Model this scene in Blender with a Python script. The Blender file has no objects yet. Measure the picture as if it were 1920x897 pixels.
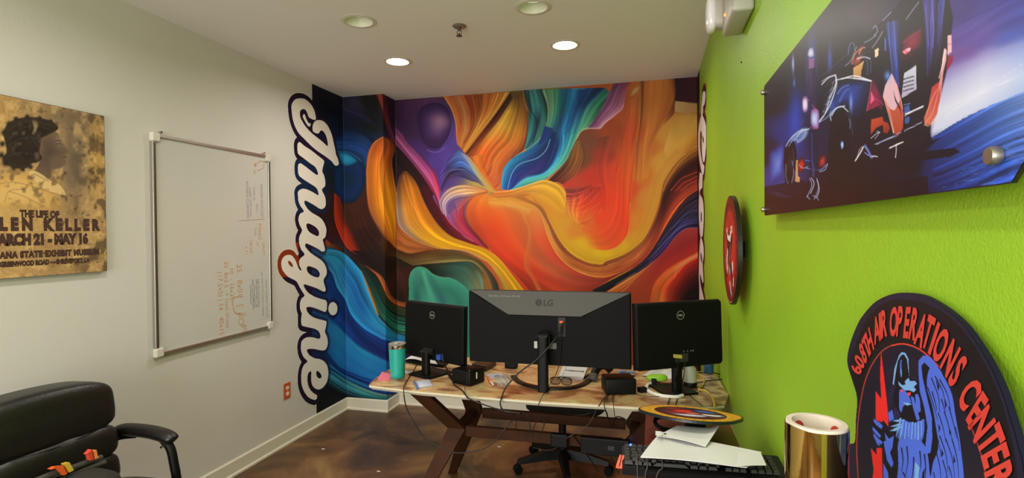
import bpy, bmesh, math, random
import numpy as np
from mathutils import Vector, Matrix, geometry
random.seed(7)
RNG = np.random.RandomState(11)
SC = bpy.context.scene
COL = SC.collection
# ------------------------------------------------------------------ room measures (metres)
H = 2.74
XL, YC, XC, YB, XR = -2.595, 4.1585, -2.212, 4.386, 0.360
YF = -2.6
HB = 0.102
# ------------------------------------------------------------------ camera
CF, YAW, PITCH, ROLL, CH = 998.57, 0.25387, -0.01318, -0.00912, 1.5447
_f = Vector((-math.sin(YAW)*math.cos(PITCH), math.cos(YAW)*math.cos(PITCH), math.sin(PITCH)))
_r = _f.cross(Vector((0, 0, 1))).normalized(); _u = _r.cross(_f)
RR = _r*math.cos(ROLL)+_u*math.sin(ROLL); UU = -_r*math.sin(ROLL)+_u*math.cos(ROLL)
cam_d = bpy.data.cameras.new('camera'); cam = bpy.data.objects.new('camera', cam_d); COL.objects.link(cam)
cam_d.sensor_width = 36; cam_d.lens = CF/1920*36; cam_d.clip_start = 0.05
m3 = Matrix((RR, UU, -_f)).transposed()
cam.matrix_world = Matrix.Translation((0, 0, CH)) @ m3.to_4x4()
SC.camera = cam
def ray(x, y): return _f+RR*((x-960)/CF)-UU*((y-448.5)/CF)
def pz(x, y, z): d = ray(x, y); return Vector((0, 0, CH))+d*((z-CH)/d.z)
def px_(x, y, X): d = ray(x, y); return Vector((0, 0, CH))+d*(X/d.x)
def py_(x, y, Y): d = ray(x, y); return Vector((0, 0, CH))+d*(Y/d.y)
NF, NR, NU = np.array(_f), np.array(RR), np.array(UU)
def project(P):
    d = P-np.array([0, 0, CH]); w = d@NF
    return 960+CF*(d@NR)/w, 448.5-CF*(d@NU)/w
# ------------------------------------------------------------------ colours
def s2l(c):
    c = np.asarray(c, float)
    return np.where(c <= 0.04045, c/12.92, ((c+0.055)/1.055)**2.4)
def hx(h):
    h = h.lstrip('#')
    if len(h) == 3: h = ''.join(a*2 for a in h)
    return np.array([int(h[i:i+2], 16)/255 for i in (0, 2, 4)])
def lin(h, g=1.0): return tuple(float(v)*g for v in s2l(hx(h)))
MATS = {}
def mat(name, col='#808080', rough=0.5, metal=0.0, spec=0.5, noise=None, bump=None, attr=False, gain=1.0,
        emit=None, es=1.0, trans=0.0, coat=0.0, alpha=1.0):
    """noise=(scale, amount, second colour); bump=(scale, strength)"""
    if name in MATS: return MATS[name]
    m = bpy.data.materials.new(name); m.use_nodes = True
    nt = m.node_tree; b = nt.nodes['Principled BSDF']; L = nt.links
    b.inputs['Roughness'].default_value = rough; b.inputs['Metallic'].default_value = metal
    b.inputs['Specular IOR Level'].default_value = spec
    if coat: b.inputs['Coat Weight'].default_value = coat; b.inputs['Coat Roughness'].default_value = 0.12
    if trans: b.inputs['Transmission Weight'].default_value = trans
    if alpha < 1: b.inputs['Alpha'].default_value = alpha
    c = (*lin(col, gain), 1)
    b.inputs['Base Color'].default_value = c
    tc = None
    if noise or bump:
        tc = nt.nodes.new('ShaderNodeTexCoord')
    if attr:
        a = nt.nodes.new('ShaderNodeAttribute'); a.attribute_name = 'Col'
        L.new(a.outputs['Color'], b.inputs['Base Color'])
    elif noise:
        n = nt.nodes.new('ShaderNodeTexNoise'); n.inputs['Scale'].default_value = noise[0]; n.inputs['Detail'].default_value = 6
        L.new(tc.outputs['Object'], n.inputs['Vector'])
        mx = nt.nodes.new('ShaderNodeMix'); mx.data_type = 'RGBA'
        rp = nt.nodes.new('ShaderNodeMapRange'); rp.inputs['From Min'].default_value = 0.35; rp.inputs['From Max'].default_value = 0.65
        rp.inputs['To Max'].default_value = noise[1]
        L.new(n.outputs['Fac'], rp.inputs['Value']); L.new(rp.outputs['Result'], mx.inputs['Factor'])
        mx.inputs[6].default_value = c; mx.inputs[7].default_value = (*lin(noise[2], gain), 1)
        L.new(mx.outputs[2], b.inputs['Base Color'])
    if bump:
        n2 = nt.nodes.new('ShaderNodeTexNoise'); n2.inputs['Scale'].default_value = bump[0]; n2.inputs['Detail'].default_value = 5
        L.new(tc.outputs['Object'], n2.inputs['Vector'])
        bp = nt.nodes.new('ShaderNodeBump'); bp.inputs['Strength'].default_value = bump[1]; bp.inputs['Distance'].default_value = 0.004
        L.new(n2.outputs['Fac'], bp.inputs['Height']); L.new(bp.outputs['Normal'], b.inputs['Normal'])
    if emit:
        b.inputs['Emission Color'].default_value = (*lin(emit), 1); b.inputs['Emission Strength'].default_value = es
    MATS[name] = m
    return m
# ------------------------------------------------------------------ objects
def thing(name, label, cat, loc=(0, 0, 0), group=None, kind=None):
    o = bpy.data.objects.new(name, None); COL.objects.link(o); o.location = loc
    o.empty_display_size = 0.05
    tag(o, label, cat, group, kind); return o
def tag(o, label=None, cat=None, group=None, kind=None):
    if label: o['label'] = label
    if cat: o['category'] = cat
    if group: o['group'] = group
    if kind: o['kind'] = kind
    return o
def root_loc(o):
    while o.parent: o = o.parent
    return Vector(o.location)
def obj(name, geo, m=None, parent=None, smooth=False, origin=None, auto=None):
    """geo = bmesh or (verts, faces), all in world coordinates"""
    me = bpy.data.meshes.new(name)
    if isinstance(geo, bmesh.types.BMesh):
        bmesh.ops.recalc_face_normals(geo, faces=geo.faces[:])
        geo.to_mesh(me); geo.free()
    else:
        me.from_pydata([tuple(v) for v in geo[0]], [], [tuple(f) for f in geo[1]])
    if m is not None: me.materials.append(m)
    o = bpy.data.objects.new(name, me); COL.objects.link(o)
    if parent is not None:
        me.transform(Matrix.Translation(-root_loc(parent))); o.parent = parent
    else:
        if origin is None:
            co = np.array([v.co for v in me.vertices]); lo, hi = co.min(0), co.max(0)
            origin = Vector(((lo[0]+hi[0])/2, (lo[1]+hi[1])/2, lo[2]))
        me.transform(Matrix.Translation(-Vector(origin))); o.location = origin
    if smooth:
        me.shade_smooth()
        me.set_sharp_from_angle(angle=math.radians(auto or 38))
    return o
def bm_new(): return bmesh.new()
def box(bm, lo, hi, bev=0, seg=2, M=None):
    lo, hi = Vector(lo), Vector(hi)
    r = bmesh.ops.create_cube(bm, size=1)
    vs = r['verts']
    for v in vs:
        v.co = Vector((lo[i]+(v.co[i]+0.5)*(hi[i]-lo[i]) for i in range(3)))
    if bev > 0:
        es = list({e for v in vs for e in v.link_edges})
        rr = bmesh.ops.bevel(bm, geom=es, offset=bev, segments=seg, affect='EDGES', profile=0.5)
        vs = list({v for f in rr['faces'] for v in f.verts} | {v for v in vs if v.is_valid})
    if M is not None:
        bmesh.ops.transform(bm, matrix=M, verts=vs)
    return vs
def frame(c, ux, uy, uz=(0, 0, 1)):
    """matrix mapping local axes to ux, uy, uz at c"""
    ux, uy, uz = Vector(ux).normalized(), Vector(uy).normalized(), Vector(uz).normalized()
    return Matrix.Translation(c) @ Matrix((ux, uy, uz)).transposed().to_4x4()
def lathe(bm, prof, c, n=32, M=None):
    """prof = [(r, z)...]"""
    rings = []
    for r, z in prof:
        if r < 1e-6: rings.append([bm.verts.new((0, 0, z))])
        else: rings.append([bm.verts.new((r*math.cos(2*math.pi*i/n), r*math.sin(2*math.pi*i/n), z)) for i in range(n)])
    for a, b in zip(rings[:-1], rings[1:]):
        for i in range(n):
            j = (i+1) % n
            q = [a[i % len(a)], a[j % len(a)], b[j % len(b)], b[i % len(b)]]
            q2 = []
            for v in q:
                if v not in q2: q2.append(v)
            if len(q2) > 2:
                try: bm.faces.new(q2)
                except ValueError: pass
    vs = [v for r in rings for v in r]
    MM = M if M is not None else Matrix.Translation(c)
    bmesh.ops.transform(bm, matrix=MM, verts=vs)
    return vs
def cyl(bm, a, b, r, n=20, r2=None, bev=0.0):
    a, b = Vector(a), Vector(b); d = b-a; L = d.length; r2 = r if r2 is None else r2
    q = d.to_track_quat('Z', 'Y').to_matrix().to_4x4()
    if bev: prof = [(0, 0), (r-bev, 0), (r, bev), (r2, L-bev), (r2-bev, L), (0, L)]
    else: prof = [(0, 0), (r, 0), (r2, L), (0, L)]
    return lathe(bm, prof, (0, 0, 0), n, Matrix.Translation(a) @ q)
def cat(pts, n=8, closed=False):
    P = np.array([tuple(p) for p in pts], float)
    if len(P) < 3 and not closed:
        t = np.linspace(0, 1, n+1)[:, None]; return P[0]*(1-t)+P[-1]*t
    N = len(P); out = []
    rng = range(N if closed else N-1)
    for i in rng:
        if closed: p0, p1, p2, p3 = P[i-1], P[i], P[(i+1) % N], P[(i+2) % N]
        else:
            p1, p2 = P[i], P[i+1]; p0 = P[i-1] if i else 2*p1-p2; p3 = P[i+2] if i+2 < N else 2*p2-p1
        for k in range(n):
            t = k/n
            out.append(0.5*((2*p1)+(-p0+p2)*t+(2*p0-5*p1+4*p2-p3)*t*t+(-p0+3*p1-3*p2+p3)*t**3))
    if not closed: out.append(P[-1])
    return np.array(out)
def tube(bm, pts, r, n=8, smooth=6, taper=None):
    P = [Vector(p) for p in (cat(pts, smooth) if smooth else pts)]
    rings = []; up = Vector((0, 0, 1)); prev = None
    for i, p in enumerate(P):
        d = (P[min(i+1, len(P)-1)]-P[max(i-1, 0)])
        if d.length < 1e-9: d = Vector((0, 0, 1))
        d.normalize()
        if prev is None:
            a = d.cross(up) if abs(d.z) < 0.95 else d.cross(Vector((1, 0, 0)))
        else: a = prev-d*prev.dot(d)
        if a.length < 1e-6: a = d.orthogonal()
        a.normalize(); prev = a; b = d.cross(a)
        rr = r if taper is None else r*taper(i/(len(P)-1))
        rings.append([bm.verts.new(p+a*rr*math.cos(2*math.pi*k/n)+b*rr*math.sin(2*math.pi*k/n)) for k in range(n)])
    for A, B in zip(rings[:-1], rings[1:]):
        for k in range(n): bm.faces.new((A[k], A[(k+1) % n], B[(k+1) % n], B[k]))
    bm.faces.new(rings[0][::-1]); bm.faces.new(rings[-1])
def prism(bm, poly, fn, t0, t1, bev=0):
    """extrude a 2D outline: fn(u, v, t) -> world point; t from t0 to t1"""
    a = [bm.verts.new(fn(u, v, t0)) for u, v in poly]; b = [bm.verts.new(fn(u, v, t1)) for u, v in poly]
    n = len(poly)
    tri = geometry.tessellate_polygon([[Vector((u, v, 0)) for u, v in poly]])
    for t in tri:
        try: bm.faces.new([a[i] for i in t]); bm.faces.new([b[i] for i in reversed(t)])
        except ValueError: pass
    for i in range(n):
        j = (i+1) % n
        try: bm.faces.new((a[i], a[j], b[j], b[i]))
        except ValueError: pass
def softbox(c, size, p=3.0, n=24, M=None, fn=None):
    """superellipsoid cushion, sharper with larger p"""
    bm = bmesh.new(); bmesh.ops.create_cube(bm, size=2)
    bmesh.ops.subdivide_edges(bm, edges=bm.edges[:], cuts=n//2, use_grid_fill=True)
    for v in bm.verts:
        x, y, z = v.co; k = (abs(x)**p+abs(y)**p+abs(z)**p)**(1/p); v.co = v.co/k
        v.co = Vector((v.co.x*size[0]/2, v.co.y*size[1]/2, v.co.z*size[2]/2))
        if fn: v.co = Vector(fn(v.co))
    bmesh.ops.transform(bm, matrix=(M if M is not None else Matrix.Translation(c)), verts=bm.verts[:])
    return bm
def join_bm(a, b):
    me = bpy.data.meshes.new('tmp'); b.to_mesh(me); b.free(); a.from_mesh(me); bpy.data.meshes.remove(me); return a
def sheet(pts_grid, th=0.0008):
    """rows of 3D points -> thin closed sheet"""
    R, Cn = len(pts_grid), len(pts_grid[0]); V = []; F = []
    for lay in (0, 1):
        for r in pts_grid:
            for p in r: V.append(Vector(p)+Vector((0, 0, th*(1-lay))))
    K = R*Cn
    for i in range(R-1):
        for j in range(Cn-1):
            a = i*Cn+j; F.append((a, a+1, a+Cn+1, a+Cn)); F.append((K+a+Cn, K+a+Cn+1, K+a+1, K+a))
    bd = [j for j in range(Cn)]+[i*Cn+Cn-1 for i in range(1, R)]+[(R-1)*Cn+j for j in range(Cn-2, -1, -1)]+[i*Cn for i in range(R-2, 0, -1)]
    for a, b in zip(bd, bd[1:]+bd[:1]): F.append((a, a+K, b+K, b))
    return V, F
def quad_sheet(c, nu=14, nv=10, h=None, th=0.0008):
    """c = four corners a b c d around; h(u,v) lifts"""
    a, b, c2, d = [Vector(p) for p in c]; g = []
    for i in range(nv+1):
        v = i/nv; row = []
        for j in range(nu+1):
            u = j/nu; p = (a*(1-u)+b*u)*(1-v)+(d*(1-u)+c2*u)*v
            if h: p = p+Vector((0, 0, h(u, v)))
            row.append(p)
        g.append(row)
    return sheet(g, th)
def text2d(body, size=1.0, bold=0.0, align='CENTER', xs=1.0, sp=1.0):
    cu = bpy.data.curves.new('t', 'FONT'); cu.body = body; cu.size = size; cu.align_x = align; cu.align_y = 'BOTTOM_BASELINE'
    cu.offset = bold; cu.space_character = sp; cu.resolution_u = 3
    o = bpy.data.objects.new('t', cu); COL.objects.link(o)
    dg = bpy.context.evaluated_depsgraph_get(); me = bpy.data.meshes.new_from_object(o.evaluated_get(dg))
    V = np.array([v.co[:2] for v in me.vertices]).reshape(-1, 2); F = [tuple(p.vertices) for p in me.polygons]
    bpy.data.objects.remove(o); bpy.data.curves.remove(cu); bpy.data.meshes.remove(me)
    V = V*np.array([xs, 1.0]); return V, F
def text_obj(name, body, fn, m, parent, size, bold=0.0, align='CENTER', xs=1.0, sp=1.0):
    V, F = text2d(body, size, bold, align, xs, sp)
    return obj(name, ([fn(u, v) for u, v in V], F), m, parent)
def fast_mesh(name, V, Q, C, m, parent=None, origin=None):
    """V (n,3) Q (k,4) C (n,3 linear)"""
    me = bpy.data.meshes.new(name)
    loc = root_loc(parent) if parent is not None else Vector(origin if origin is not None else V.mean(0))
    V = V-np.array(loc)
    me.vertices.add(len(V)); me.vertices.foreach_set('co', V.astype(np.float32).ravel())
    me.loops.add(Q.size); me.loops.foreach_set('vertex_index', Q.astype(np.int32).ravel())
    me.polygons.add(len(Q)); me.polygons.foreach_set('loop_start', (np.arange(len(Q))*4).astype(np.int32))
    me.update(calc_edges=True)
    a = me.color_attributes.new('Col', 'FLOAT_COLOR', 'POINT')
    a.data.foreach_set('color', np.c_[C, np.ones(len(C))].astype(np.float32).ravel())
    me.materials.append(m)
    o = bpy.data.objects.new(name, me); COL.objects.link(o)
    if parent is not None: o.parent = parent
    else: o.location = loc
    return o
def grid_mesh(name, P, C, mask, m, parent=None, flip=False, origin=None):
    """P (r,c,3), C (r,c,3) linear, mask (r,c) bool; keeps the cells whose corners are all in"""
    R, Cn = P.shape[:2]; idx = np.arange(R*Cn).reshape(R, Cn)
    Q = np.stack([idx[:-1, :-1], idx[:-1, 1:], idx[1:, 1:], idx[1:, :-1]], -1)
    if mask is not None:
        k = mask[:-1, :-1] & mask[:-1, 1:] & mask[1:, 1:] & mask[1:, :-1]; Q = Q[k]
    Q = Q.reshape(-1, 4)
    if flip: Q = Q[:, ::-1]
    used = np.unique(Q); mp = np.full(R*Cn, -1); mp[used] = np.arange(len(used))
    return fast_mesh(name, P.reshape(-1, 3)[used], mp[Q], C.reshape(-1, 3)[used], m, parent, origin)
def in_poly(x, y, poly):
    r = np.zeros(x.shape, bool); n = len(poly)
    for i in range(n):
        x1, y1 = poly[i]; x2, y2 = poly[(i+1) % n]
        if y1 == y2: continue
        c = ((y1 > y) != (y2 > y)) & (x < (x2-x1)*(y-y1)/(y2-y1)+x1); r ^= c
    return r
# ------------------------------------------------------------------ paint engine for printed pictures
_N1 = RNG.rand(4096)
def n1(x):
    i = np.floor(x).astype(int); f = x-i; f = f*f*(3-2*f)
    return _N1[i % 4096]*(1-f)+_N1[(i+1) % 4096]*f
def vnoise(x, y, seed=0):
    xi = np.floor(x).astype(int); yi = np.floor(y).astype(int); fx = x-xi; fy = y-yi
    fx = fx*fx*(3-2*fx); fy = fy*fy*(3-2*fy)
    h = lambda a, b: _N1[(a*73+b*179+seed*37+(a*b) % 61) % 4096]
    return (h(xi, yi)*(1-fx)+h(xi+1, yi)*fx)*(1-fy)+(h(xi, yi+1)*(1-fx)+h(xi+1, yi+1)*fx)*fy
def fbm(x, y, o=4, seed=0):
    s = 0; a = 0.5
    for k in range(o): s = s+a*vnoise(x*2**k, y*2**k, seed+k); a *= 0.5
    return s
class Canvas:
    def __init__(s, x0, y0, x1, y1, k=2.0, bg='#000'):
        s.x0, s.y0, s.k = x0, y0, k; s.w = int((x1-x0)*k); s.h = int((y1-y0)*k)
        s.a = np.ones((s.h, s.w, 3))*hx(bg)
    def xy(s):
        X, Y = np.meshgrid(s.x0+(np.arange(s.w)+.5)/s.k, s.y0+(np.arange(s.h)+.5)/s.k); return X, Y
    def field(s, sites, p=2.2, e=60.):
        st = 4; X, Y = np.meshgrid(s.x0+(np.arange(0, s.w+st, st))/s.k, s.y0+(np.arange(0, s.h+st, st))/s.k)
        num = np.zeros(X.shape+(3,)); den = np.zeros(X.shape)
        for x, y, c in sites:
            w = 1/((X-x)**2+(Y-y)**2+e)**p; num += w[..., None]*hx(c); den += w
        g = num/den[..., None]
        jy = np.arange(s.h)/st; jx = np.arange(s.w)/st; iy = jy.astype(int); ix = jx.astype(int)
        fy = (jy-iy)[:, None, None]; fx = (jx-ix)[None, :, None]
        s.a = (g[iy][:, ix]*(1-fx)+g[iy][:, ix+1]*fx)*(1-fy)+(g[iy+1][:, ix]*(1-fx)+g[iy+1][:, ix+1]*fx)*fy
    def rb(s, A, B, cols, st=None, soft=(0, 0), al=1.0, ts=(0, 0), curve=True):
        """ribbon between edge curves A and B; cols rows follow the length, columns go across"""
        A = cat(A, 10) if curve and len(A) > 2 else np.array(A, float)
        B = cat(B, 10) if curve and len(B) > 2 else np.array(B, float)
        def rs(P, n):
            d = np.r_[0, np.cumsum(np.hypot(*np.diff(P, axis=0).T))]
            if d[-1] < 1e-6: return np.repeat(P[:1], n, 0)
            t = np.linspace(0, d[-1], n); return np.c_[np.interp(t, d, P[:, 0]), np.interp(t, d, P[:, 1])]
        ln = max(np.hypot(*np.diff(A, axis=0).T).sum(), np.hypot(*np.diff(B, axis=0).T).sum())*s.k
        nt = int(ln*1.7)+4; a = rs(A, nt); b = rs(B, nt)
        wd = np.hypot(*(a-b).T).max()*s.k; ns = int(wd*1.7)+4
        S, T = np.meshgrid(np.linspace(0, 1, ns), np.linspace(0, 1, nt))
        P = a[:, None]*(1-S[..., None])+b[:, None]*S[..., None]
        if isinstance(cols[0], str): cols = [cols]
        Cg = np.array([[hx(c) for c in r] for r in cols]); R, K = Cg.shape[:2]
        u = S*(K-1); i = np.minimum(u.astype(int), max(K-2, 0)); fu = (u-i)[..., None]; i2 = np.minimum(i+1, K-1)
        v = T*(R-1); j = np.minimum(v.astype(int), max(R-2, 0)); fv = (v-j)[..., None]; j2 = np.minimum(j+1, R-1)
        c = (Cg[j, i]*(1-fu)+Cg[j, i2]*fu)*(1-fv)+(Cg[j2, i]*(1-fu)+Cg[j2, i2]*fu)*fv
        if st:
            f, am = st[:2]; sd = RNG.rand()*900
            w = S*f+0.6*np.sin(T*5+sd)+sd
            nn = (n1(w)-.5)*1.1+(n1(w*2.3+7)-.5)*.8
            nn = nn*(0.55+0.9*n1(T*6+w*0.35+sd))
            c = np.clip(c*(1+am*nn[..., None]*2), 0, 1)
        w = np.full(S.shape, float(al))
        if soft[0]: w = w*np.clip(S/soft[0], 0, 1)**1.3
        if soft[1]: w = w*np.clip((1-S)/soft[1], 0, 1)**1.3
        if ts[0]: w = w*np.clip(T/ts[0], 0, 1)
        if ts[1]: w = w*np.clip((1-T)/ts[1], 0, 1)
        ix = ((P[..., 0]-s.x0)*s.k).astype(int).ravel(); iy = ((P[..., 1]-s.y0)*s.k).astype(int).ravel()
        ok = (ix >= 0) & (ix < s.w) & (iy >= 0) & (iy < s.h)
        if not ok.any(): return
        q = iy[ok]*s.w+ix[ok]; N = s.w*s.h
        cnt = np.bincount(q, minlength=N); m = cnt > 0
        W = np.bincount(q, w.ravel()[ok], N)[m]/cnt[m]
        cc = c.reshape(-1, 3)[ok]; fl = s.a.reshape(-1, 3)
        av = np.stack([np.bincount(q, cc[:, z], N)[m]/cnt[m] for z in range(3)], -1)
        fl[m] = fl[m]*(1-W[:, None])+av*W[:, None]; s.a = fl.reshape(s.h, s.w, 3)
    def blob(s, ring, cols, c=None, soft=0.0, al=1.0, st=None):
        """filled closed outline, colours from the centre outwards"""
        R = cat(ring, 10, True); R = np.r_[R, R[:1]]
        c = np.array(c if c is not None else R.mean(0), float)
        s.rb(np.repeat(c[None], len(R), 0), R, cols, st, (0, soft), al, curve=False)
    def poly(s, ring, col, al=1.0, smooth=False, grad=None):
        P = [tuple(p) for p in (cat(ring, 8, True) if smooth else ring)]
        xs = [p[0] for p in P]; ys = [p[1] for p in P]
        i0 = max(int((min(xs)-s.x0)*s.k)-1, 0); i1 = min(int((max(xs)-s.x0)*s.k)+2, s.w)
        j0 = max(int((min(ys)-s.y0)*s.k)-1, 0); j1 = min(int((max(ys)-s.y0)*s.k)+2, s.h)
        if i1 <= i0 or j1 <= j0: return
        X, Y = np.meshgrid(s.x0+(np.arange(i0, i1)+.5)/s.k, s.y0+(np.arange(j0, j1)+.5)/s.k)
        m = in_poly(X, Y, P)[..., None]*al
        c = hx(col)
        if grad:  # (x0,y0,x1,y1,col2)
            gx0, gy0, gx1, gy1, c2 = grad; dx, dy = gx1-gx0, gy1-gy0
            t = np.clip(((X-gx0)*dx+(Y-gy0)*dy)/(dx*dx+dy*dy), 0, 1)[..., None]; c = c*(1-t)+hx(c2)*t
        s.a[j0:j1, i0:i1] = s.a[j0:j1, i0:i1]*(1-m)+c*m
    def line(s, pts, w, col, al=1.0, w2=None, soft=0.3):
        P = cat(pts, 10) if len(pts) > 2 else cat([pts[0], ((pts[0][0]+pts[1][0])/2, (pts[0][1]+pts[1][1])/2), pts[1]], 8)
        d = np.gradient(P, axis=0); n = np.c_[-d[:, 1], d[:, 0]]/np.maximum(np.hypot(*d.T), 1e-6)[:, None]
        t = np.linspace(0, 1, len(P))[:, None]; ww = (w*(1-t)+(w if w2 is None else w2)*t)/2
        s.rb(P-n*ww, P+n*ww, [[col, col]], None, (soft, soft), al, curve=False)
    def glow(s, x, y, rx, ry, col, al=1.0):
        X, Y = s.xy(); g = np.exp(-(((X-x)/rx)**2+((Y-y)/ry)**2))[..., None]*al
        s.a = s.a*(1-g)+hx(col)*g
    def sample(s, px, py):
        x = np.clip((px-s.x0)*s.k-.5, 0, s.w-1.001); y = np.clip((py-s.y0)*s.k-.5, 0, s.h-1.001)
        i = x.astype(int); j = y.astype(int); fx = (x-i)[..., None]; fy = (y-j)[..., None]
        i2 = np.minimum(i+1, s.w-1); j2 = np.minimum(j+1, s.h-1)
        return (s.a[j, i]*(1-fx)+s.a[j, i2]*fx)*(1-fy)+(s.a[j2, i]*(1-fx)+s.a[j2, i2]*fx)*fy
def TT(ox, oy, k): 
    def f(st):
        v = [float(a) for a in st.split()]; return [(ox+v[i]/k, oy+v[i+1]/k) for i in range(0, len(v), 2)]
    return f
LIGHT_W = [12, 10, 0, 0, 11, 8, 8, 6]
FILL_W = 165
FILL_C = (1.0, .965, .97)
EXPO = 0.06
MURAL_GAIN = 1.02
# ================================================================== MATERIALS
M_wall = mat('painted_wall_cream', '#d1cdc8', 0.75, bump=(160, 0.12), noise=(1.1, 0.5, '#cbc6be'))
M_ceil = mat('ceiling_paint', '#eae7e2', 0.85, bump=(220, 0.15))
M_green = mat('painted_wall_green', '#94c22a', 0.42, bump=(230, 0.3), noise=(2.2, 0.5, '#86b424'))
M_base = mat('baseboard_paint', '#d8d2c0', 0.45)
M_print = mat('printed_vinyl', attr=True, rough=0.6, spec=0.15)
M_printg = mat('printed_gloss', attr=True, rough=0.5, spec=0.3)
M_black = mat('black_plastic', '#080808', 0.5, spec=.22, bump=(400, 0.05))
M_blackm = mat('matte_black_plastic', '#070707', 0.65, spec=.16, bump=(500, 0.08))
M_gplas = mat('dark_grey_plastic', '#4b4944', 0.5, spec=.3)
M_white = mat('white_plastic', '#e6e3dc', 0.4)
M_alu = mat('brushed_aluminium', '#b8b4ac', 0.35, metal=0.9, bump=(300, 0.1))
M_chrome = mat('chrome', '#d8d6d0', 0.12, metal=1.0)
M_wood = mat('walnut_wood', '#432513', 0.6, spec=.15, noise=(6, 0.7, '#33200f'), bump=(60, 0.1))
M_woodlt = mat('light_wood', '#a5713f', 0.5, noise=(8, 0.6, '#8a5a30'))
M_cherry = mat('cherry_laminate', '#6a3024', 0.35, noise=(5, 0.6, '#56241a'))
M_cable = mat('black_rubber', '#0d0d0d', 0.5)
M_paper = mat('white_paper', '#d9d8da', 0.8)
M_ink = mat('black_ink', '#16120f', 0.6)
# ================================================================== ROOM
def struct(name, geo, m, **k): o = obj(name, geo, m, **k); o['kind'] = 'structure'; return o
b = bm_new(); box(b, (XL-.1, YF-.1, -.1), (XR+.1, YB+.1, 0))
fl = struct('floor', b, None)
mf = bpy.data.materials.new('stained_concrete'); mf.use_nodes = True
nt = mf.node_tree; bs = nt.nodes['Principled BSDF']; L = nt.links
tc = nt.nodes.new('ShaderNodeTexCoord')
n_a = nt.nodes.new('ShaderNodeTexNoise'); n_a.inputs['Scale'].default_value = 1.7; n_a.inputs['Detail'].default_value = 9; n_a.inputs['Roughness'].default_value = 0.62; n_a.inputs['Distortion'].default_value = 0.6
cr = nt.nodes.new('ShaderNodeValToRGB'); e = cr.color_ramp.elements
e[0].position = 0.32; e[0].color = (*lin('#2c2118'), 1); e[1].position = 0.7; e[1].color = (*lin('#9a764a'), 1)
k = e.new(0.47); k.color = (*lin('#573d27'), 1); k = e.new(0.56); k.color = (*lin('#745230'), 1)
L.new(tc.outputs['Object'], n_a.inputs['Vector']); L.new(n_a.outputs['Fac'], cr.inputs['Fac'])
n_b = nt.nodes.new('ShaderNodeTexNoise'); n_b.inputs['Scale'].default_value = 45; n_b.inputs['Detail'].default_value = 4
L.new(tc.outputs['Object'], n_b.inputs['Vector'])
cb = nt.nodes.new('ShaderNodeValToRGB'); cb.color_ramp.elements[0].position = 0.69; cb.color_ramp.elements[0].color = (0, 0, 0, 1); cb.color_ramp.elements[1].position = 0.78; cb.color_ramp.elements[1].color = (1, 1, 1, 1)
L.new(n_b.outputs['Fac'], cb.inputs['Fac'])
mx = nt.nodes.new('ShaderNodeMix'); mx.data_type = 'RGBA'; L.new(cb.outputs['Color'], mx.inputs['Factor']); L.new(cr.outputs['Color'], mx.inputs[6]); mx.inputs[7].default_value = (*lin('#a08a68'), 1)
L.new(mx.outputs[2], bs.inputs['Base Color']); bs.inputs['Roughness'].default_value = 0.46
bp = nt.nodes.new('ShaderNodeBump'); bp.inputs['Strength'].default_value = 0.15; bp.inputs['Distance'].default_value = .003; L.new(n_b.outputs['Fac'], bp.inputs['Height']); L.new(bp.outputs['Normal'], bs.inputs['Normal'])
fl.data.materials.append(mf)
# walls as solid slabs
b = bm_new(); box(b, (XL-.1, YF-.1, 0), (XL, YB+.1, H)); struct('wall_left', b, M_wall)
b = bm_new(); box(b, (XR, YF-.1, 0), (XR+.1, YB+.1, H)); struct('wall_right', b, M_green)
b = bm_new(); box(b, (XL, YB, 0), (XR, YB+.1, H)); struct('wall_back', b, M_wall)
b = bm_new(); box(b, (XL, YC, 0), (XC, YB, H)); struct('wall_column', b, M_wall)
b = bm_new()
WX0, WX1, WZ0, WZ1 = -2.3, .05, .35, 2.45
for lo, hi in (((XL, YF-.1, 0), (WX0, YF, H)), ((WX1, YF-.1, 0), (XR, YF, H)), ((WX0, YF-.1, 0), (WX1, YF, WZ0)), ((WX0, YF-.1, WZ1), (WX1, YF, H))): box(b, lo, hi)
struct('wall_front', b, M_wall)
b = bm_new()
for x in (WX0, (WX0+WX1)/2-.02, WX1-.04): box(b, (x, YF-.08, WZ0), (x+.04, YF-.02, WZ1))
for z in (WZ0, WZ1-.04): box(b, (WX0, YF-.078, z), (WX1, YF-.022, z+.04))
struct('window_1', b, M_base)  # made-up window behind the camera, framing the fill light
ld = bpy.data.lights.new('window_daylight', 'AREA'); ld.shape = 'RECTANGLE'; ld.size = WX1-WX0; ld.size_y = WZ1-WZ0; ld.color = FILL_C; ld.energy = FILL_W  # added area light that brightens the ceiling and walls from behind
lo = bpy.data.objects.new('window_daylight', ld); COL.objects.link(lo); lo.location = ((WX0+WX1)/2, YF-.12, (WZ0+WZ1)/2); lo.rotation_euler = (math.radians(90), 0, 0)
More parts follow.
